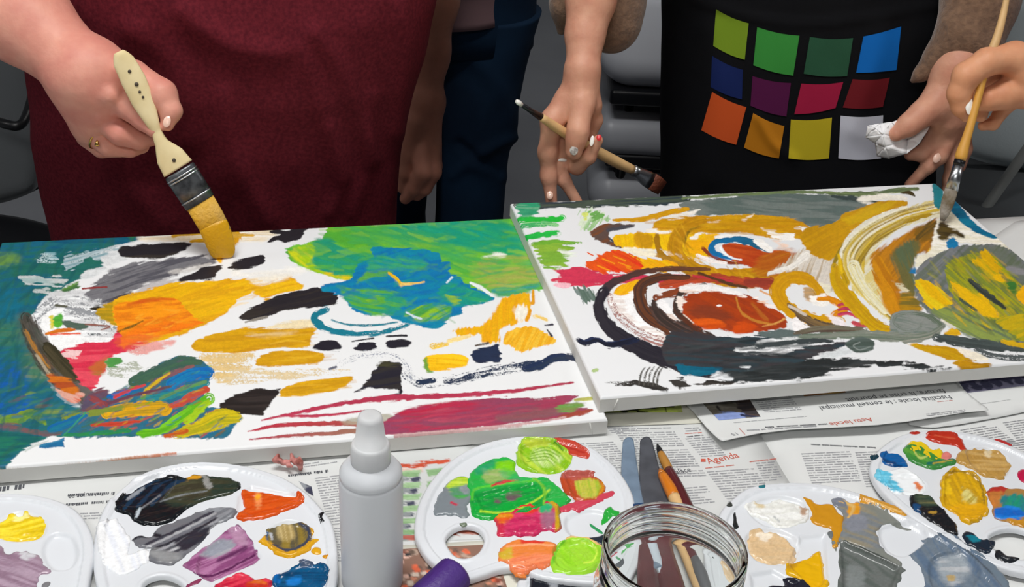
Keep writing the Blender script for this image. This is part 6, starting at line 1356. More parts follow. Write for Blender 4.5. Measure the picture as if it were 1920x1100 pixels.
def yoke(par, cx, cy, hw, m, z=1.345, arms=()):
    """shoulders of a garment, with upper sleeves along the given arm lines"""
    y = SDF(.008, .04); y.cone((cx - hw, cy, z - .01), (cx + hw, cy, z - .01), .083, .083); y.cone((cx - hw * .4, cy, z + .03), (cx + hw * .4, cy, z + .03), .06, .06)
    for a, b, ra, rb in arms: y.cone(a, b, ra, rb)
    V, Q = y.mesh(); mesh_obj('garment_shoulders', V, Q, m, par)
def person_a():
    cx = float(on_y(452, 200, 1.42)[0]); cy = 1.425
    r = figure('person', 'person in a maroon t-shirt leaning over the left canvas with a wide flat brush', cx, cy)
    tipz = on_z(418, 484, .021); Yt = float(tipz[1])
    # --- near arm and fist, fine
    f = SDF(.0018, .010); Y = Yt + .040
    chain(f, [(-105, -110, Y + .16, 100), (40, 30, Y + .06, 82), (160, 138, Y + .02, 60)], .02)
    W = (165, 146, Y + .018, 56)
    for K in ((212, 182, Y + .005, 31), (192, 208, Y + .010, 34), (174, 234, Y + .020, 32), (168, 250, Y + .034, 25)): chain(f, [W, K], .022)
    chain(f, [(206, 182, Y + .006, 30), (244, 203, Y - .004, 24), (268, 226, Y - .010, 19), (289, 244, Y - .018, 14)], .0022)
    chain(f, [(188, 216, Y + .010, 28), (226, 250, Y - .004, 23), (262, 262, Y - .000, 19), (284, 260, Y + .008, 14)], .0020)
    chain(f, [(172, 244, Y + .018, 26), (204, 274, Y + .006, 20), (244, 278, Y + .010, 17), (266, 274, Y + .018, 14)], .0020)
    chain(f, [(166, 256, Y + .034, 22), (190, 278, Y + .030, 18), (226, 281, Y + .032, 14)], .0020)
    chain(f, [(190, 130, Y + .016, 42), (250, 142, Y + .012, 29)], .014)
    chain(f, [(250, 142, Y + .012, 29), (302, 178, Y + .000, 30), (320, 208, Y - .008, 21), (314, 233, Y - .014, 13)], .004)
    chain(f, [(215, 165, Y + .026, 32), (256, 186, Y + .026, 26)], .012)
    for kx, ky, kr in ((208, 180, 12), (186, 214, 12), (168, 240, 10)): chain(f, [(kx, ky, Y + .000 + (ky - 180) * .0003 - .012, kr), (kx - 3, ky - 3, Y - .008 + (ky - 180) * .0003, kr)], .010)
    VA = f.mesh()
    e2 = np.array([cx + .30, cy + .10, 1.10])
    b = SDF(.008, .03); sh = np.array([cx - .19, cy + .02, 1.36]); e = on_y(-105, -110, Y + .16); b.cone(sh, e, .055, .052)
    b.chain([np.array([cx + .21, cy + .02, 1.36]), e2, np.array([cx + .20, cy + .22, .98])], [.055, .042, .032])
    coarse_body(b, cx, cy + .02, 1.60, .2, .15)
    V, Q = merge([VA, b.mesh()]); mesh_obj('body', V, Q, M['skinA'], r)
    nail(r, 313, 228, Y - .0225, 7, 11, 15, M['nailp'])
    # --- ring
    p = on_y(184, 262, Y + .006 - .0); m = MB(); pts = []
    c0, rr = J(190, 253, Y + .015, 29); ax = on_y(208, 268, Y + .01) - on_y(173, 240, Y + .018); ax /= np.linalg.norm(ax); s1 = np.cross(ax, (0, 0, 1)); s1 /= np.linalg.norm(s1); s2 = np.cross(ax, s1)
    for k in range(41): th = 2 * math.pi * k / 40; pts.append(c0 + (s1 * math.cos(th) + s2 * math.sin(th)) * (rr * 1.05))
    m.tube(pts, .0011, 8, caps=False); m.build('finger_ring', M['gold'], r)
    m = MB(); g0 = on_y(182, 268, Y - .009); m.tube([g0 + UP * .0032, g0 + UP * .001, g0 - UP * .0022, g0 - UP * .0036], [.0006, .0016, .0026, .0012], 10); m.build('ring_setting', M['gold'], r)
    # --- shirt
    X = lambda px, py, y: float(on_y(px, py, y)[0])
    rows = []
    for z, l, rt_, fr in ((.60, 0, 0, .115), (.70, 0, 0, .12), (.78, 0, 0, .135), (.88, 0, 0, .155), (.97, 0, 0, .165), (1.06, 0, 0, .160), (1.16, 0, 0, .145), (1.28, 0, 0, .125), (1.38, 0, 0, .085), (1.42, 0, 0, .06)):
        py = 550 - 0; rows.append([z, cx, cy, .24, fr])
    # silhouette measured on the photograph, row by row
    def edgex(zz, pl):
        pts = np.array(pl, float); Pw = on_y(pts[:, 0], pts[:, 1], cy); o = np.argsort(Pw[:, 2]); return np.interp(zz, Pw[o, 2], Pw[o, 0])
    LE = [(60, 0), (60, 120), (63, 200), (75, 300), (95, 380), (112, 440)]; RE = [(830, -60), (816, 0), (803, 80), (787, 140), (764, 229), (750, 300), (743, 360), (738, 410)]
    for row in rows:
        l, q = edgex(row[0], LE), edgex(row[0], RE); row[1] = (l + q) / 2; row[3] = (q - l) / 2
        if row[0] > 1.2: row[3] *= {1.28: .92, 1.38: .72, 1.42: .45}[row[0]]
    rid = [([(590, 60), (640, 130), (670, 210), (700, 300)], 14, .005), ([(560, 90), (600, 200), (640, 330)], 16, .004), ([(350, 20), (420, 80), (520, 100)], 22, .006), ([(250, 60), (330, 130), (360, 260)], 26, .005), ([(750, 0), (760, 120), (745, 250)], 14, .005),
           ([(420, 180), (440, 300), (500, 410)], 20, .004), ([(620, 240), (640, 330), (620, 400)], 12, .004), ([(200, 250), (240, 340), (300, 420)], 24, .004), ([(700, 180), (690, 300), (660, 400)], 12, .003)]
    L = Loft(rows, 2.4, rid, .006, 2)
    lobj('t_shirt', L, M['shirtA'], r, nz=150, nt=260)
    s = SDF(.008, .03); s.cone(sh, sh * .45 + e * .55, .082, .078); s.cone((cx + .21, cy + .02, 1.36), np.array([cx + .21, cy + .02, 1.36]) * .45 + e2 * .55, .08, .072); V, Q = s.mesh(); mesh_obj('sleeve', V, Q, M['shirtA'], r)
    for q in (-1, 1):
        Lg = Loft([[.05, cx + q * .11, cy + .02, .06, .07], [.45, cx + q * .11, cy + .01, .08, .085], [.66, cx + q * .095, cy, .095, .09], [.74, cx + q * .085, cy, .085, .08]], 2.1, (), .004, q + 3); lobj('trouser_leg', Lg, M['darkcloth'], r, nz=40, nt=60)
        m = SDF(.006, .02); m.cone((cx + q * .11, cy + .05, .04), (cx + q * .12, cy - .13, .035), .042, .034); V, Q = m.mesh(); mesh_obj('shoe', V, Q, M['black'], r)
    yoke(r, cx, cy + .02, .17, M['shirtA'])
    face(r, cx, cy + .02, 1.60, M['hair1'])
    # --- the wide brush
    tb_ = empty('flat_brush', tipz, 'wide flat brush with a pale wooden handle and yellow paint held over the left canvas', 'paint brush')
    ax_px = [(222, 97), (232, 115), (250, 150), (268, 190), (284, 225), (293, 246), (303, 268), (318, 292), (334, 316)]; wd = [9, 20, 23, 21, 14, 9, 13, 27, 31]
    Yf = lambda py: Yt + .030 * (484 - py) / 390
    P = [on_y(x, y, Yf(y) - .0) for x, y in ax_px]; vd = (P[3] - CAM) / np.linalg.norm(P[3] - CAM)
    cs = crom(P, 5); ww = np.interp(np.linspace(0, 1, len(cs)), np.linspace(0, 1, len(P)), wd) * mpp(P[3])
    MB().tube(cs, ww, 20, flat=np.clip(.0042 / ww, .2, .6), up=vd).build('handle', M['rawwood'], tb_)
    for x, y, s_ in ((243, 134, 3.2), (256, 158, 3.6), (262, 172, 2.4), (268, 182, 2.2), (326, 300, 3.4)):
        p = on_y(x, y, Yf(y)) - vd * .0046; MB().tube([p, p + vd * .0012], [.0001 + s_ * .0005, s_ * .0006], 10).build('dark_mark', M['stain'], tb_)
    q0, q1 = on_y(336, 319, Yf(319)), on_y(375, 379, Yf(379)); f0 = [q0, q0 + (q1 - q0) * .04, q0 + (q1 - q0) * .5, q1]
    MB().tube(f0, np.array([29, 31, 31, 30]) * mpp(q0), 24, flat=.36, up=vd).build('ferrule', M['ferrule2'], tb_)
    for t in (.12, .2, .8): MB().tube([q0 + (q1 - q0) * t, q0 + (q1 - q0) * (t + .035)], np.array([32, 32]) * mpp(q0), 24, flat=.40, up=vd).build('ferrule_band', M['ferrule'], tb_)
    B = [q1, on_y(392, 408, Yf(408)), on_y(410, 440, Yf(440))]; MB().tube(B, np.array([28, 28, 26]) * mpp(q0), 28, flat=[.34, .32, .28], up=vd).build('bristles', M['cbristle'], tb_)
    B = crom([on_y(398, 418, Yf(418)), on_y(408, 442, Yf(442)), on_y(416, 466, Yf(466)), tipz + np.array([0, 0, .0006])], 4); MB().tube(B, np.interp(np.linspace(0, 1, 13), [0, .1, .5, .8, 1], [25, 28.2, 27, 24, 17]) * mpp(q0), 28, flat=list(np.interp(np.linspace(0, 1, 13), [0, .3, 1], [.33, .34, .12])), up=vd).build('wet_bristles', M['ypaint'], tb_)
M['ferrule2'] = mat('dark_tin', '6a6e72', rough=.35, metal=.7, c2='3a3c40', vscale=90)
person_a()

def person_b():
    cx, cy = float(on_y(905, 200, 1.95)[0]) - .10, 2.02
    r = figure('person', 'person in dark blue jeans standing behind the maroon t-shirt', cx, cy)
    X = lambda px, py: float(on_y(px, py, cy)[0])
    def leg(pl, pr, seed):
        rows = []
        for (lx, ly), (rx, ry) in zip(pl, pr):
            a, b = on_y(lx, ly, cy), on_y(rx, ry, cy); rows.append([float(a[2]), (a[0] + b[0]) / 2, cy, (b[0] - a[0]) / 2, .085])
        rows.append([.04, rows[-1][1], cy + .01, .075, .08]); return rows
    l1 = leg([(830, 12), (815, 120), (822, 250), (815, 400)], [(1012, 12), (985, 120), (958, 250), (940, 400)], 1)
    rid = [([(900, 290), (930, 270), (960, 260)], 10, .008), ([(860, 270), (900, 300), (935, 325)], 9, -.008), ([(880, 100), (930, 160), (965, 250)], 16, .006), ([(850, 330), (880, 310), (940, 330)], 10, .006)]
    lobj('jeans_leg', Loft(l1, 2.1, rid, .008, 5), M['jeans'], r, nz=110, nt=120)
    l2 = leg([(640, 12), (655, 120), (680, 250), (700, 400)], [(860, 12), (830, 120), (810, 250), (797, 400)], 1)
    lobj('jeans_leg', Loft(l2, 2.1, (), .008, 6), M['jeans'], r, nz=80, nt=100)
    zt = float(on_y(905, 12, cy)[2]); hx = (X(660, 12) + X(1005, 12)) / 2; hw = (X(1005, 12) - X(660, 12)) / 2
    lobj('jeans_top', Loft([[zt - .06, hx, cy, hw, .10], [zt + .02, hx, cy, hw, .105], [zt + .3, hx, cy, hw, .105]], 2.2), M['jeans'], r, nz=10, nt=80)
    lobj('shirt', Loft([[zt - .006, hx - .02, cy, hw * .90, .125], [zt + .2, hx - .01, cy, hw * .93, .125], [zt + .31, hx, cy, hw * 1.03, .125], [1.3, hx, cy, .2, .11], [1.42, hx, cy, .08, .06]], 2.3, (), .005, 9), M['mauve'], r, nz=60, nt=100)
    b = SDF(.008, .03); coarse_body(b, hx, cy, 1.62, .2, .12)
    b.chain([np.array([hx - .2, cy, 1.36]), np.array([hx - .25, cy + .05, 1.12]), np.array([hx - .10, cy + .13, .98])], [.05, .042, .03])
    g = SDF(.0024, .012); Y2 = 1.76
    chain(g, [(850, -190, Y2 + .06, 50), (814, 0, Y2 + .0, 43), (803, 100, Y2 - .0, 37), (798, 185, Y2 - .01, 30)], .02)
    b.cone(np.array([hx + .2, cy, 1.36]), on_y(850, -190, Y2 + .06), .05, .042)
    for K in ((806, 272, Y2 - .02, 23), (786, 270, Y2 - .025, 23), (770, 262, Y2 - .02, 20)): chain(g, [(797, 192, Y2 - .01, 30), K], .016)
    chain(g, [(778, 230, Y2 - .03, 24), (764, 290, Y2 - .040, 17), (760, 325, Y2 - .045, 14), (753, 352, Y2 - .045, 10)], .006)
    chain(g, [(790, 275, Y2 - .035, 20), (794, 322, Y2 - .055, 18), (776, 352, Y2 - .05, 14), (760, 372, Y2 - .045, 11)], .004)
    chain(g, [(806, 275, Y2 - .025, 20), (810, 322, Y2 - .045, 18), (796, 352, Y2 - .045, 14), (782, 366, Y2 - .04, 11)], .004)
    chain(g, [(812, 276, Y2 - .010, 17), (814, 312, Y2 - .025, 15), (806, 336, Y2 - .025, 12)], .004)
    V, Q = merge([g.mesh(), b.mesh()]); mesh_obj('body', V, Q, M['skinC'], r)
    for q in (-1, 1):
        m = SDF(.006, .02); x0 = (l2 if q < 0 else l1)[-1][1]; m.cone((x0, cy + .05, .04), (x0, cy - .13, .035), .042, .034); V, Q = m.mesh(); mesh_obj('shoe', V, Q, M['black'], r)
    yoke(r, hx, cy, .17, M['mauve'], 1.345, [((hx + .2, cy, 1.35), np.array([hx + .2, cy, 1.35]) * .45 + on_y(850, -190, 1.82) * .55, .07, .062), ((hx - .2, cy, 1.35), (hx - .24, cy + .03, 1.18), .07, .062)])
    face(r, hx, cy, 1.62, M['hair2'])
person_b()

def person_c():
    cy = 1.62; cx = float(on_y(1505, 200, cy)[0]); r = figure('person', 'person in a black apron with coloured squares holding a brush and white tissue', cx, cy)
    f = SDF(.0016, .008); Y = 1.335
    chain(f, [(1124, -170, 1.46, 58), (1108, 0, 1.42, 47), (1097, 65, 1.398, 37), (1093, 125, 1.375, 31)], .006)
    W = (1092, 134, 1.372, 29)
    for K in ((1090, 196, Y + .018, 25), (1060, 198, Y + .028, 22), (1110, 196, Y + .030, 18)): chain(f, [W, K], .008)
    chain(f, [(1090, 195, Y + .016, 25), (1084, 245, Y - .004, 20), (1080, 262, Y - .006, 18), (1076, 284, Y - .008, 16)], .006)
    chain(f, [(1060, 190, Y + .026, 22), (1036, 226, Y + .014, 21), (1027, 285, Y + .008, 17), (1029, 330, Y + .004, 14), (1034, 378, Y - .002, 11)], .008)
    chain(f, [(1068, 215, Y + .026, 18), (1054, 262, Y + .020, 14), (1051, 305, Y + .014, 11), (1058, 338, Y + .010, 12), (1082, 378, Y + .004, 10)], .005)
    chain(f, [(1088, 215, Y + .030, 19), (1078, 275, Y + .018, 17), (1082, 312, Y + .008, 15), (1104, 294, Y + .002, 13), (1121, 263, Y + .000, 10)], .005)
    chain(f, [(1108, 196, Y + .030, 18), (1114, 225, Y + .036, 15), (1106, 252, Y + .034, 13)], .006)
    VA = f.mesh()
    # left hand with the tissue
    g = SDF(.0017, .009); Z = 1.455
    chain(g, [(1870, -90, Z + .06, 56), (1800, 120, Z + .02, 40)], .02)
    for K in ((1752, 200, Z + .000, 30), (1778, 222, Z + .006, 32), (1796, 235, Z + .016, 26)): chain(g, [(1796, 135, Z + .018, 38), K], .018)
    chain(g, [(1756, 192, Z - .002, 27), (1728, 214, Z - .014, 22), (1704, 234, Z - .022, 19), (1680, 251, Z - .026, 14)], .010)
    chain(g, [(1772, 230, Z + .004, 26), (1750, 268, Z + .004, 18), (1728, 288, Z - .002, 14), (1706, 290, Z - .004, 11)], .006)
    chain(g, [(1784, 240, Z + .008, 22), (1762, 292, Z - .004, 15), (1740, 312, Z - .006, 13), (1706, 346, Z - .006, 10)], .005)
    chain(g, [(1796, 244, Z + .014, 22), (1790, 300, Z + .006, 17), (1782, 335, Z + .004, 13), (1776, 362, Z + .004, 11)], .005)
    chain(g, [(1804, 240, Z + .024, 18), (1808, 280, Z + .02, 14), (1800, 312, Z + .018, 11)], .005)
    VB = g.mesh()
    b = SDF(.008, .03); e1, e2 = on_y(1120, -170, 1.46), on_y(1870, -90, Z + .06)
    b.cone((cx - .19, cy, 1.34), e1, .05, .04); b.cone((cx + .19, cy, 1.34), e2, .05, .04); coarse_body(b, cx, cy, 1.58, .18, .11)
    V, Q = merge([VA, VB, b.mesh()]); mesh_obj('body', V, Q, M['skinB'], r)
    nail(r, 1076, 282, Y - .0195, 8, 9, 0, M['naild'])['label'] = 'nail with chipped silver polish'
    nail(r, 1123, 258, Y - .0075, 5, 6, 10, M['nailr'])['label'] = 'fingertip with red paint'
    nail(r, 1110, 264, Y - .0085, 4, 10, 10, M['nailw'])['label'] = 'nail with white paint'
    nail(r, 1757, 296, Z - .015, 7, 10, 35, M['nailp'])
    nail(r, 1031, 366, Y - .0095, 6, 8, 0, M['nailp'])
    # white ring-like paint on the middle finger
    c0, rr = J(1051, 301, Y + .0145, 11.5); m = MB(); m.tube([c0 + (RT * math.cos(t) * 1.0 + FW * math.sin(t)) * rr for t in np.linspace(0, 2 * math.pi, 33)], .0022, 8, caps=False); o = m.build('white_ring', M['nailw'], r)
    # torso, apron
    X = lambda px, py: float(on_y(px, py, cy)[0])
    rows = []
    for py in (-260, -120, 0, 120, 240, 370, 460):
        a, q = on_y(1240, py, cy), on_y({-260: 1700, -120: 1760, 0: 1782, 120: 1765, 240: 1755, 370: 1750, 460: 1745}[py], py, cy); rows.append([float(a[2]), (a[0] + q[0]) / 2, cy, (q[0] - a[0]) / 2, .125])
    zb = rows[-1][0]; rows.append([.42, rows[-1][1], cy, rows[-1][3] * 1.02, .12])
    A = Loft(rows, 2.6, [([(1300, 0), (1400, 30), (1500, 45), (1620, 35), (1760, 10)], 8, .003), ([(1420, 220), (1450, 270), (1490, 300)], 10, .003), ([(1600, 240), (1640, 120), (1650, 60)], 24, .004), ([(1330, 60), (1350, 200), (1330, 330)], 26, .004)], .005, 4)
    ap = lobj('apron', A, M['apron'], r, nz=110, nt=200)
    # coloured squares printed on the cloth
    SQ = [('7d9c28', [(1342.6,17.5),(1403.7,43.7),(1396.4,112),(1337.3,85.9)]), ('3c9440', [(1419.7,51),(1498.9,67),(1487.2,141.7),(1412.4,122.2)]), ('2c5840', [(1518.6,69.3),(1599.6,71.3),(1588.5,142.6),(1507,138.2)]), ('0f6cc4', [(1619,68.4),(1689.8,49.5),(1681,131),(1605.4,136.2)]),
          ('16265c', [(1335.3,104.8),(1392.9,131),(1391.2,186.3),(1332.4,163)]), ('561746', [(1411,142.6),(1483.1,155.7),(1474.4,218.3),(1407.2,198)]), ('a81e44', [(1502.6,156.6),(1581.2,153.7),(1566.7,202.3),(1489.5,214)]), ('731c24', [(1598.7,148.4),(1668.5,145.5),(1655.4,200.2),(1580.3,201.4)]),
          ('d85a28', [(1335.3,172.3),(1399.3,200.8),(1380.4,271.2),(1315,243.9)]), ('c8801c', [(1412.4,211.9),(1470.6,236.3),(1460.4,296.9),(1395,276.5)]), ('c8b428', [(1482.9,224),(1560,220.3),(1554.2,296.9),(1478.5,296.9)]), ('d4d6e2', [(1576.3,216.8),(1656,216),(1652,296.9),(1571.9,296.9)])]
    NM = 'lime green,grass green,dark green,bright blue,navy blue,purple,crimson,dark red,orange,amber,yellow,white'.split(',')
    for (c, q), nmm in zip(SQ, NM):
        q = np.array(q); n = 14; a, b_ = np.meshgrid(np.linspace(0, 1, n), np.linspace(0, 1, n), indexing='ij')
        P2 = q[0] * ((1 - a) * (1 - b_))[..., None] + q[1] * (a * (1 - b_))[..., None] + q[2] * (a * b_)[..., None] + q[3] * ((1 - a) * b_)[..., None]
        P2[..., 1] += 3.0 * np.sin(a * math.pi) * (1 if c not in ('0f6cc4',) else .5) - 0
        P3 = A.hit(P2[..., 0], P2[..., 1]); P3 = P3 - (P3 - CAM) / np.linalg.norm(P3 - CAM, axis=-1, keepdims=True) * .0012
        i = np.arange(n * n).reshape(n, n); Q = np.stack([i[:-1, :-1], i[:-1, 1:], i[1:, 1:], i[1:, :-1]], -1).reshape(-1, 4)
        mm = mat('square_' + c, c, rough=.8, spec=.2, bump=.3, bscale=500, bdist=.0005)
        o = mesh_obj('color_square', P3.reshape(-1, 3), Q, mm, ap); o['label'] = nmm + ' square'
    sw = Loft([[.80, cx, cy + .03, .16, .12], [1.1, cx, cy + .03, .17, .12], [1.3, cx, cy + .01, .2, .12], [1.40, cx, cy, .13, .09], [1.44, cx, cy, .07, .06]], 2.3, (), .005, 11); lobj('sweater', sw, M['sweater'], r, nz=60, nt=90)
    s = SDF(.003, .02)
    chain(s, [(1150, -170, 1.50, 84), (1140, 0, 1.475, 66), (1146, 46, 1.465, 54)], .02); s.cone((cx - .19, cy, 1.34), on_y(1150, -170, 1.50), .07, .06)
    chain(s, [(1080, -90, 1.49, 50), (1062, 10, 1.478, 26), (1052, 58, 1.478, 8)], .02)
    V, Q = s.mesh(); mesh_obj('sleeve', V, Q, M['sweater'], r)
    s = SDF(.003, .012)
    chain(s, [(1862, -150, Z + .09, 84), (1838, 0, Z + .055, 66), (1822, 72, Z + .035, 60)], .02); s.cone((cx + .19, cy, 1.34), on_y(1862, -150, Z + .09), .07, .06)
    chain(s, [(1800, 60, Z + .03, 48), (1760, 108, Z + .03, 26), (1728, 138, Z + .028, 12), (1710, 152, Z + .028, 4)], .012)
    V, Q = s.mesh(); mesh_obj('sleeve', V, Q, M['sweater'], r)
    for q in (-1, 1):
        lobj('trouser_leg', Loft([[.05, cx + q * .09, cy + .02, .06, .07], [.45, cx + q * .09, cy + .01, .075, .08], [.86, cx + q * .085, cy, .09, .10]], 2.1, (), .004, q + 3), M['darkcloth'], r, nz=40, nt=60)
        m = SDF(.006, .02); m.cone((cx + q * .09, cy + .05, .04), (cx + q * .10, cy - .13, .035), .042, .034); V, Q = m.mesh(); mesh_obj('shoe', V, Q, M['black'], r)
    yoke(r, cx, cy, .16, M['sweater'], 1.33, [((cx - .18, cy, 1.33), on_y(1150, -170, 1.49), .078, .072), ((cx + .18, cy, 1.33), on_y(1865, -150, 1.53), .078, .074)])
    face(r, cx, cy, 1.58, M['hair2'])
    # --- brush in the right hand
    b = empty('paint_brush', on_y(1125, 290, Y + .03), 'flat brush with a pale handle held crosswise behind the fingers beside the apron', 'paint brush')
    YB = lambda x: Y - .008 + (x - 1030) * .00040
    pp = lambda x, y: on_y(x, y, YB(x)); sc = mpp(pp(1100, 270)); vd = (pp(1100, 270) - CAM); vd /= np.linalg.norm(vd)
    MB().tube([pp(968, 189), pp(972, 192), pp(978, 196)], np.array([3, 5, 4]) * sc, 12).build('handle_tip', M['nailw'], b)
    MB().tube([pp(978, 196), pp(990, 204), pp(1014, 219)], np.array([4, 4.5, 7]) * sc, 12).build('dark_handle', M['black'], b)
    cs = crom([pp(1014, 219), pp(1045, 240), pp(1090, 268), pp(1130, 290), pp(1160, 306), pp(1186, 318)], 3); MB().tube(cs, np.interp(np.linspace(0, 1, len(cs)), np.linspace(0, 1, 6), [7, 9, 10, 11, 11, 9]) * sc, 14).build('handle', M['wood'], b)
    MB().tube([pp(1186, 318), pp(1196, 324), pp(1212, 334), pp(1222, 340)], np.array([10, 12, 16, 17]) * sc, 18, flat=[.9, .7, .35, .28], up=vd).build('ferrule', M['ferrule'], b)
    M['brownb'] = mat('brown_bristle', '6a3420', rough=.6, bump=.8, bscale=300, bdist=.002)
    MB().tube([pp(1221, 339), pp(1232, 346), pp(1242, 353)], np.array([17, 17, 15]) * sc, 18, flat=[.28, .22, .10], up=vd).build('bristles', M['brownb'], b)
    # --- crumpled tissue
    M['tissue'] = mat('white_tissue', 'fbfbfd', rough=.95, spec=.1)
    rd = random.Random(3); V = []; Fc = []
    def facet(tri, n=5):
        # one crumpled panel of the tissue: corner points (px, py, depth) joined by a jittered triangular net
        a, b_, c_ = [np.array(q, float) for q in tri]; ids = {}
        for i in range(n + 1):
            for j in range(n + 1 - i):
                q = a + (b_ - a) * i / n + (c_ - a) * j / n; e = 0 if (i in (0, n) or j in (0, n) or i + j == n) else 1
                P = on_y(q[0] + rd.uniform(-1, 1) * e, q[1] + rd.uniform(-1, 1) * e, q[2] + rd.uniform(-.0012, .0012)); ids[i, j] = len(V); V.append(tuple(P))
        for i in range(n):
            for j in range(n - i):
                Fc.append((ids[i, j], ids[i + 1, j], ids[i, j + 1]))
                if i + j < n - 1: Fc.append((ids[i + 1, j], ids[i + 1, j + 1], ids[i, j + 1]))
    z = Z - .020
    pts = dict(a=(1623, 257, z), b=(1640, 240, z - .006), c=(1627, 236, z), d=(1650, 232, z + .002), e=(1672, 229, z - .004), f=(1655, 252, z - .012), g=(1640, 268, z - .002), h=(1644, 292, z), i=(1668, 297, z - .006), j=(1700, 288, z - .010),
               k=(1724, 268, z - .004), l=(1742, 240, z + .010), m=(1744, 226, z + .016), n=(1700, 262, z + .004), o=(1716, 214, z + .012), p=(1690, 222, z + .008), q=(1660, 276, z - .014))
    for t in ('bac', 'bcd', 'baf', 'bdf', 'def', 'afg', 'gfq', 'ghq', 'hqi', 'qij', 'qfn', 'qnj', 'njk', 'nkl', 'nlm', 'nmp', 'pmo', 'epn', 'efn'): facet([pts[x] for x in t])
    o = mesh_obj('paper_tissue', V, Fc, M['tissue']); sd_ = o.modifiers.new('t', 'SOLIDIFY'); sd_.thickness = .0008
    tag(o, 'crumpled white paper tissue held under the thumb in front of the apron', 'tissue')
person_c()

def person_d():
    Yb = 1.345; cx, cy = float(on_y(2520, 100, 1.45)[0]), 1.50
    r = figure('person', 'person reaching in from the right with a thin brush over the right canvas', cx, cy)
    f = SDF(.0017, .008)
    chain(f, [(2300, 60, Yb + .08, 78), (2080, 130, Yb + .05, 60), (1985, 135, Yb + .035, 46)], .02)
    for K in ((1905, 108, Yb + .022, 30), (1915, 140, Yb + .022, 32), (1925, 170, Yb + .026, 32)): chain(f, [(1985, 138, Yb + .034, 44), K], .018)
    chain(f, [(1900, 108, Yb + .020, 29), (1850, 116, Yb + .010, 25), (1812, 142, Yb + .004, 25), (1799, 175, Yb + .002, 22), (1803, 200, Yb + .000, 18), (1811, 218, Yb + .000, 11)], .006)
    chain(f, [(1925, 172, Yb + .022, 31), (1882, 178, Yb + .012, 27), (1856, 186, Yb + .008, 21), (1838, 194, Yb + .008, 14)], .006)
    chain(f, [(1915, 140, Yb + .030, 28), (1880, 135, Yb + .040, 20), (1845, 175, Yb + .042, 17), (1838, 215, Yb + .038, 14)], .005)
    chain(f, [(1925, 170, Yb + .042, 26), (1890, 190, Yb + .052, 18), (1862, 232, Yb + .05, 11), (1842, 236, Yb + .045, 9)], .005)
    VA = f.mesh(); b = SDF(.008, .03); b.cone((cx - .12, cy, 1.34), on_y(2300, 60, Yb + .08), .05, .042); b.chain([np.array([cx + .2, cy, 1.34]), np.array([cx + .25, cy, 1.08]), np.array([cx + .25, cy - .05, .86])], [.05, .042, .03])
    coarse_body(b, cx, cy, 1.6, .18, .12); V, Q = merge([VA, b.mesh()]); mesh_obj('body', V, Q, M['skinD'], r)
    nail(r, 1817, 196, Yb - .0105, 7, 19, 0, M['nailw'])['label'] = 'thumbnail covered in white paint'
    lobj('shirt', Loft([[.80, cx, cy, .19, .13], [1.1, cx, cy, .2, .13], [1.3, cx, cy, .2, .12], [1.42, cx, cy, .08, .07]], 2.3, (), .005, 21), M['mauve'], r, nz=50, nt=80)
    for q in (-1, 1):
        lobj('trouser_leg', Loft([[.05, cx + q * .1, cy + .02, .06, .07], [.45, cx + q * .1, cy, .08, .08], [.84, cx + q * .095, cy, .10, .10]], 2.1, (), .004, q + 3), M['darkcloth'], r, nz=30, nt=50)
        m = SDF(.006, .02); m.cone((cx + q * .1, cy + .05, .04), (cx + q * .11, cy - .13, .035), .042, .034); V, Q = m.mesh(); mesh_obj('shoe', V, Q, M['black'], r)
    yoke(r, cx, cy, .16, M['mauve'], 1.34, [((cx - .12, cy, 1.33), np.array([cx - .12, cy, 1.34]) * .4 + on_y(2300, 60, 1.425) * .6, .075, .064), ((cx + .19, cy, 1.33), (cx + .25, cy, 1.10), .07, .062)])
    face(r, cx, cy, 1.6, M['hair1'])
    tip = on_z(1767, 414, .036); Yt = float(tip[1]); b = empty('paint_brush', tip, 'thin brush with a light wooden handle touching the right canvas corner', 'paint brush')
    YB = lambda y: Yt + (Yb - .012 - Yt) * np.clip((414 - y) / 214, 0, 2.2)
    pp = lambda x, y: on_y(x, y, float(YB(y))); sc = mpp(pp(1820, 200)); vd = pp(1820, 200) - CAM; vd /= np.linalg.norm(vd)
    MB().tube(crom([pp(1893, -40), pp(1885, 10), pp(1872, 62), pp(1858, 100)], 3), np.interp(np.linspace(0, 1, 10), [0, .5, 1], [4, 7, 9]) * sc, 12).build('handle_end', M['wood'], b)
    MB().tube([pp(1858, 100), pp(1851, 118), pp(1846, 132)], np.array([9, 9.5, 9]) * sc, 14).build('grey_band', M['greyw'], b)
    MB().tube(crom([pp(1846, 132), pp(1832, 190), pp(1818, 240), pp(1808, 272), pp(1800, 300)], 3), np.interp(np.linspace(0, 1, 13), [0, .3, .7, .9, 1], [8, 7, 9, 12, 10]) * sc, 14).build('handle', M['yellowwood'], b)
    MB().tube([pp(1800, 300), pp(1797, 310)], np.array([10.5, 10.5]) * sc, 14).build('dark_band', M['black'], b)
    MB().tube([pp(1797, 310), pp(1790, 335), pp(1784, 356)], np.array([10, 11, 12]) * sc, 16, flat=[1, .7, .4], up=vd).build('ferrule', M['ferrule'], b)
    MB().tube([pp(1784, 355), pp(1777, 380), pp(1771, 400), tip], np.array([12, 12, 9, 4]) * sc, 16, flat=[.4, .35, .3, .3], up=vd).build('bristles', M['greyb'], b)
M['yellowwood'] = mat('yellow_wood', 'd8a048', rough=.4); M['greyb'] = mat('grey_bristle', 'a09a90', rough=.6, bump=.8, bscale=300, bdist=.002, c2='6a5c44', vscale=60)
person_d()
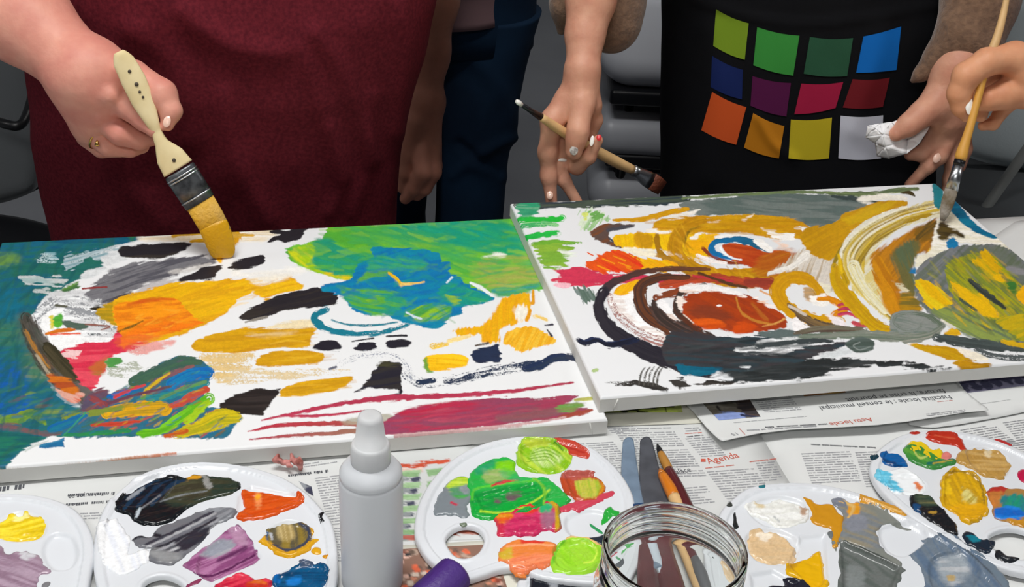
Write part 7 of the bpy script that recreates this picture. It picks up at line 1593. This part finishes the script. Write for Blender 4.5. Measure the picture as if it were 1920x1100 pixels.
# ------------------------------------------------------------------ chairs behind the people
M['gshell'] = mat('light_grey_shell', 'e0e4ec', rough=.3, spec=.5); M['dshell'] = mat('dark_grey_shell', 'a6a9b0', rough=.35); M['bluegrey'] = mat('blue_grey_fabric', 'ccd8dc', rough=.8, bump=.3, bscale=300, bdist=.001); M['darkpanel'] = mat('dark_grey_fabric', '5c6063', rough=.85, bump=.3, bscale=300, bdist=.001)
M['greytube'] = mat('grey_tube', '9a9e9c', rough=.5)
def shell(par, name, c, sx, sy, sz, rx, rz, m, r=.05):
    T = Matrix.Translation(Vector([float(v) for v in c])) @ Matrix.Rotation(rz, 4, 'Z') @ Matrix.Rotation(rx, 4, 'X')
    return MB().box((-sx / 2, -sy / 2, -sz / 2), (sx / 2, sy / 2, sz / 2), T).build(name, m, par, bevel=min(r, min(sx, sy, sz) * .48))
def curved(par, name, c, w, h, bow, th, tilt, rz, m, rad=.10):
    """rounded chair back or seat, bowed about its own upright axis"""
    n = 28; k = 24; V = []; 
    T = Matrix.Translation(Vector([float(v) for v in c])) @ Matrix.Rotation(rz, 4, 'Z') @ Matrix.Rotation(tilt, 4, 'X')
    for side in (0, 1):
        for i in range(n + 1):
            for j in range(k + 1):
                u = -1 + 2 * i / n; v = -1 + 2 * j / k
                # squircle map for rounded corners
                x = u * math.sqrt(max(1 - .36 * v * v, 0)) * w / 2; z = v * math.sqrt(max(1 - .36 * u * u, 0)) * h / 2
                e = min(1 - abs(u), 1 - abs(v)); t = th / 2 * math.sqrt(max(0, 1 - (1 - min(e * 6, 1)) ** 2))
                y = -bow * (1 - (2 * x / w) ** 2) + (t if side else -t); V.append(tuple(T @ Vector((x, y, z))))
    F_ = []; N = (n + 1) * (k + 1)
    for i in range(n):
        for j in range(k):
            a = i * (k + 1) + j; F_.append((a, a + k + 1, a + k + 2, a + 1)); F_.append((N + a, N + a + 1, N + a + k + 2, N + a + k + 1))
    for j in range(k): F_.append((j, j + 1, N + j + 1, N + j)); a = n * (k + 1) + j; F_.append((a, N + a, N + a + 1, a + 1))
    for i in range(n): a = i * (k + 1); F_.append((a, N + a, N + a + k + 1, a + k + 1)); a += k; F_.append((a, a + k + 1, N + a + k + 1, N + a))
    return MB().add(V, F_).build(name, m, par)
def chair(label, x, y, zs, rz, ms, mb, w=.46, back=.36, legm='black_metal', arms=False, group=None):
    r = empty('chair', (x, y, 0), label, 'chair', group); c, s = math.cos(rz), math.sin(rz); at = lambda u, v: (x + u * c - v * s, y + u * s + v * c)
    a = at(0, 0); curved(r, 'seat', (a[0], a[1], zs), w, w, .015, .05, math.pi / 2, rz, ms)
    a = at(0, w * .5); curved(r, 'backrest', (a[0], a[1], zs + .08 + back / 2), w, back, -.04, .035, -.12, rz, mb)
    for u in (-1, 1):
        for v in (-1, 1):
            p, q = at(u * w * .36, v * w * .36), at(u * w * .46, v * w * .46); MB().tube([(*p, zs - .02), (*q, 0)], .011, 12).build('leg', M[legm], r)
        if arms:
            P = [(*at(u * (w / 2 + .02), w * .45), zs + .26), (*at(u * (w / 2 + .02), .0), zs + .27), (*at(u * (w / 2 + .02), -w * .3), zs + .24), (*at(u * (w / 2 + .02), -w * .42), zs + .12), (*at(u * (w / 2 - .02), -w * .40), zs)]
            MB().tube(crom(P, 6), .013, 12).build('armrest', M[legm], r)
        p, q = at(u * w * .40, w * .42), at(u * w * .40, w * .52); MB().tube([(*p, zs - .01), (*q, zs + .12)], .011, 12).build('back_post', M[legm], r)
    return r
# stacked grey chairs between the jeans and the apron: rounded shells with black pads
def stack_chair(label, px0, py0, py1, Y, k):
    a, b = on_y(px0, py0, Y), on_y(px0, py1, Y); w = .50; h = float(a[2] - b[2]); cx = float(a[0]) + w / 2; zc = float(a[2] + b[2]) / 2
    r = empty('chair', (cx, Y + .2, 0), label, 'chair', 'stacked shell chairs')
    m = MB().box((cx - w / 2, Y, zc - h / 2), (cx + w / 2, Y + .44, zc + h / 2)).build('seat_shell', M['gshell'] if k == 2 else M['dshell'], r, bevel=min(h * .48, .075)); m.modifiers['b'].segments = 10
    MB().box((cx - w / 2 + .03, Y + .01, zc - h / 2 - .02), (cx + w / 2 - .03, Y + .42, zc - h / 2 + .01)).build('under_pad', M['black'], r, bevel=.008)
    for u in (-1, 1):
        for v in (-1, 1): MB().tube([(cx + u * (w / 2 - .05 - .012 * k), Y + .22 + v * (.17 - .012 * k), zc - h / 2 + .01), (cx + u * (w / 2 - .03 - .012 * k), Y + .22 + v * (.19 - .012 * k), 0)], .010, 10).build('leg', M['black_metal'], r)
stack_chair('light grey shell chair, topmost of the stack left of the apron', 1134, -70, 182, 2.16, 2)
stack_chair('dark grey shell chair in the middle of the stack left of the apron', 1112, 222, 300, 2.18, 1)
stack_chair('dark grey shell chair, lowest of the stack left of the apron', 1106, 332, 410, 2.20, 0)
Yl = 1.98; q0 = on_y(-20, 225, Yl)
r = empty('chair', (float(q0[0]), Yl, 0), 'dark grey chair with a black tubular armrest left of the maroon t-shirt', 'chair')
curved(r, 'backrest', (float(q0[0]) - .06, Yl, float(q0[2]) + .02), .34, .34, .03, .05, -.08, 0, M['darkpanel'])
curved(r, 'seat', (float(q0[0]) - .02, Yl - .24, float(q0[2]) - .20), .40, .40, -.02, .07, math.pi / 2, .1, M['black'])
MB().tube(crom([on_y(66, 120, Yl - .05), on_y(64, 160, Yl - .12), on_y(54, 205, Yl - .16), on_y(38, 234, Yl - .2), on_y(8, 232, Yl - .2), on_y(-40, 215, Yl - .16)], 6), .0075, 12).build('armrest', M['black_metal'], r)
for dx, dy in ((.14, -.05), (-.18, -.05), (.14, -.38), (-.18, -.38)): MB().tube([(float(q0[0]) + dx - .02, Yl + dy, float(q0[2]) - .20), (float(q0[0]) + dx * 1.15 - .02, Yl + dy, 0)], .010, 12).build('leg', M['black_metal'], r)
Yc = 2.02; p0 = on_y(1930, 165, Yc); zc = float(p0[2]); xc = float(p0[0])
r = empty('chair', (xc, Yc, 0), 'blue-grey upholstered chair with a steel tube leg behind the right canvas', 'chair')
curved(r, 'backrest', (xc, Yc, zc + .02), .34, .30, .03, .05, -.08, 0, M['bluegrey'])
curved(r, 'seat', (xc - .02, Yc - .12, zc - .21), .30, .34, -.02, .12, math.pi / 2, .25, M['darkpanel'])
a, b = on_y(1934, 268, 1.84), on_y(1838, 404, 1.84); d = (b - a) / np.linalg.norm(b - a)
MB().tube([a, b, b + d * (float(b[2]) - .02) / abs(d[2])], .0085, 14).build('leg', M['greytube'], r)
for dx, dy in ((.16, .12), (-.14, .14), (.18, -.10)): MB().tube([(xc + dx, Yc + dy - .05, zc - .16), (xc + dx * 1.1, Yc + dy - .04, 0)], .010, 12).build('leg', M['greytube'], r)
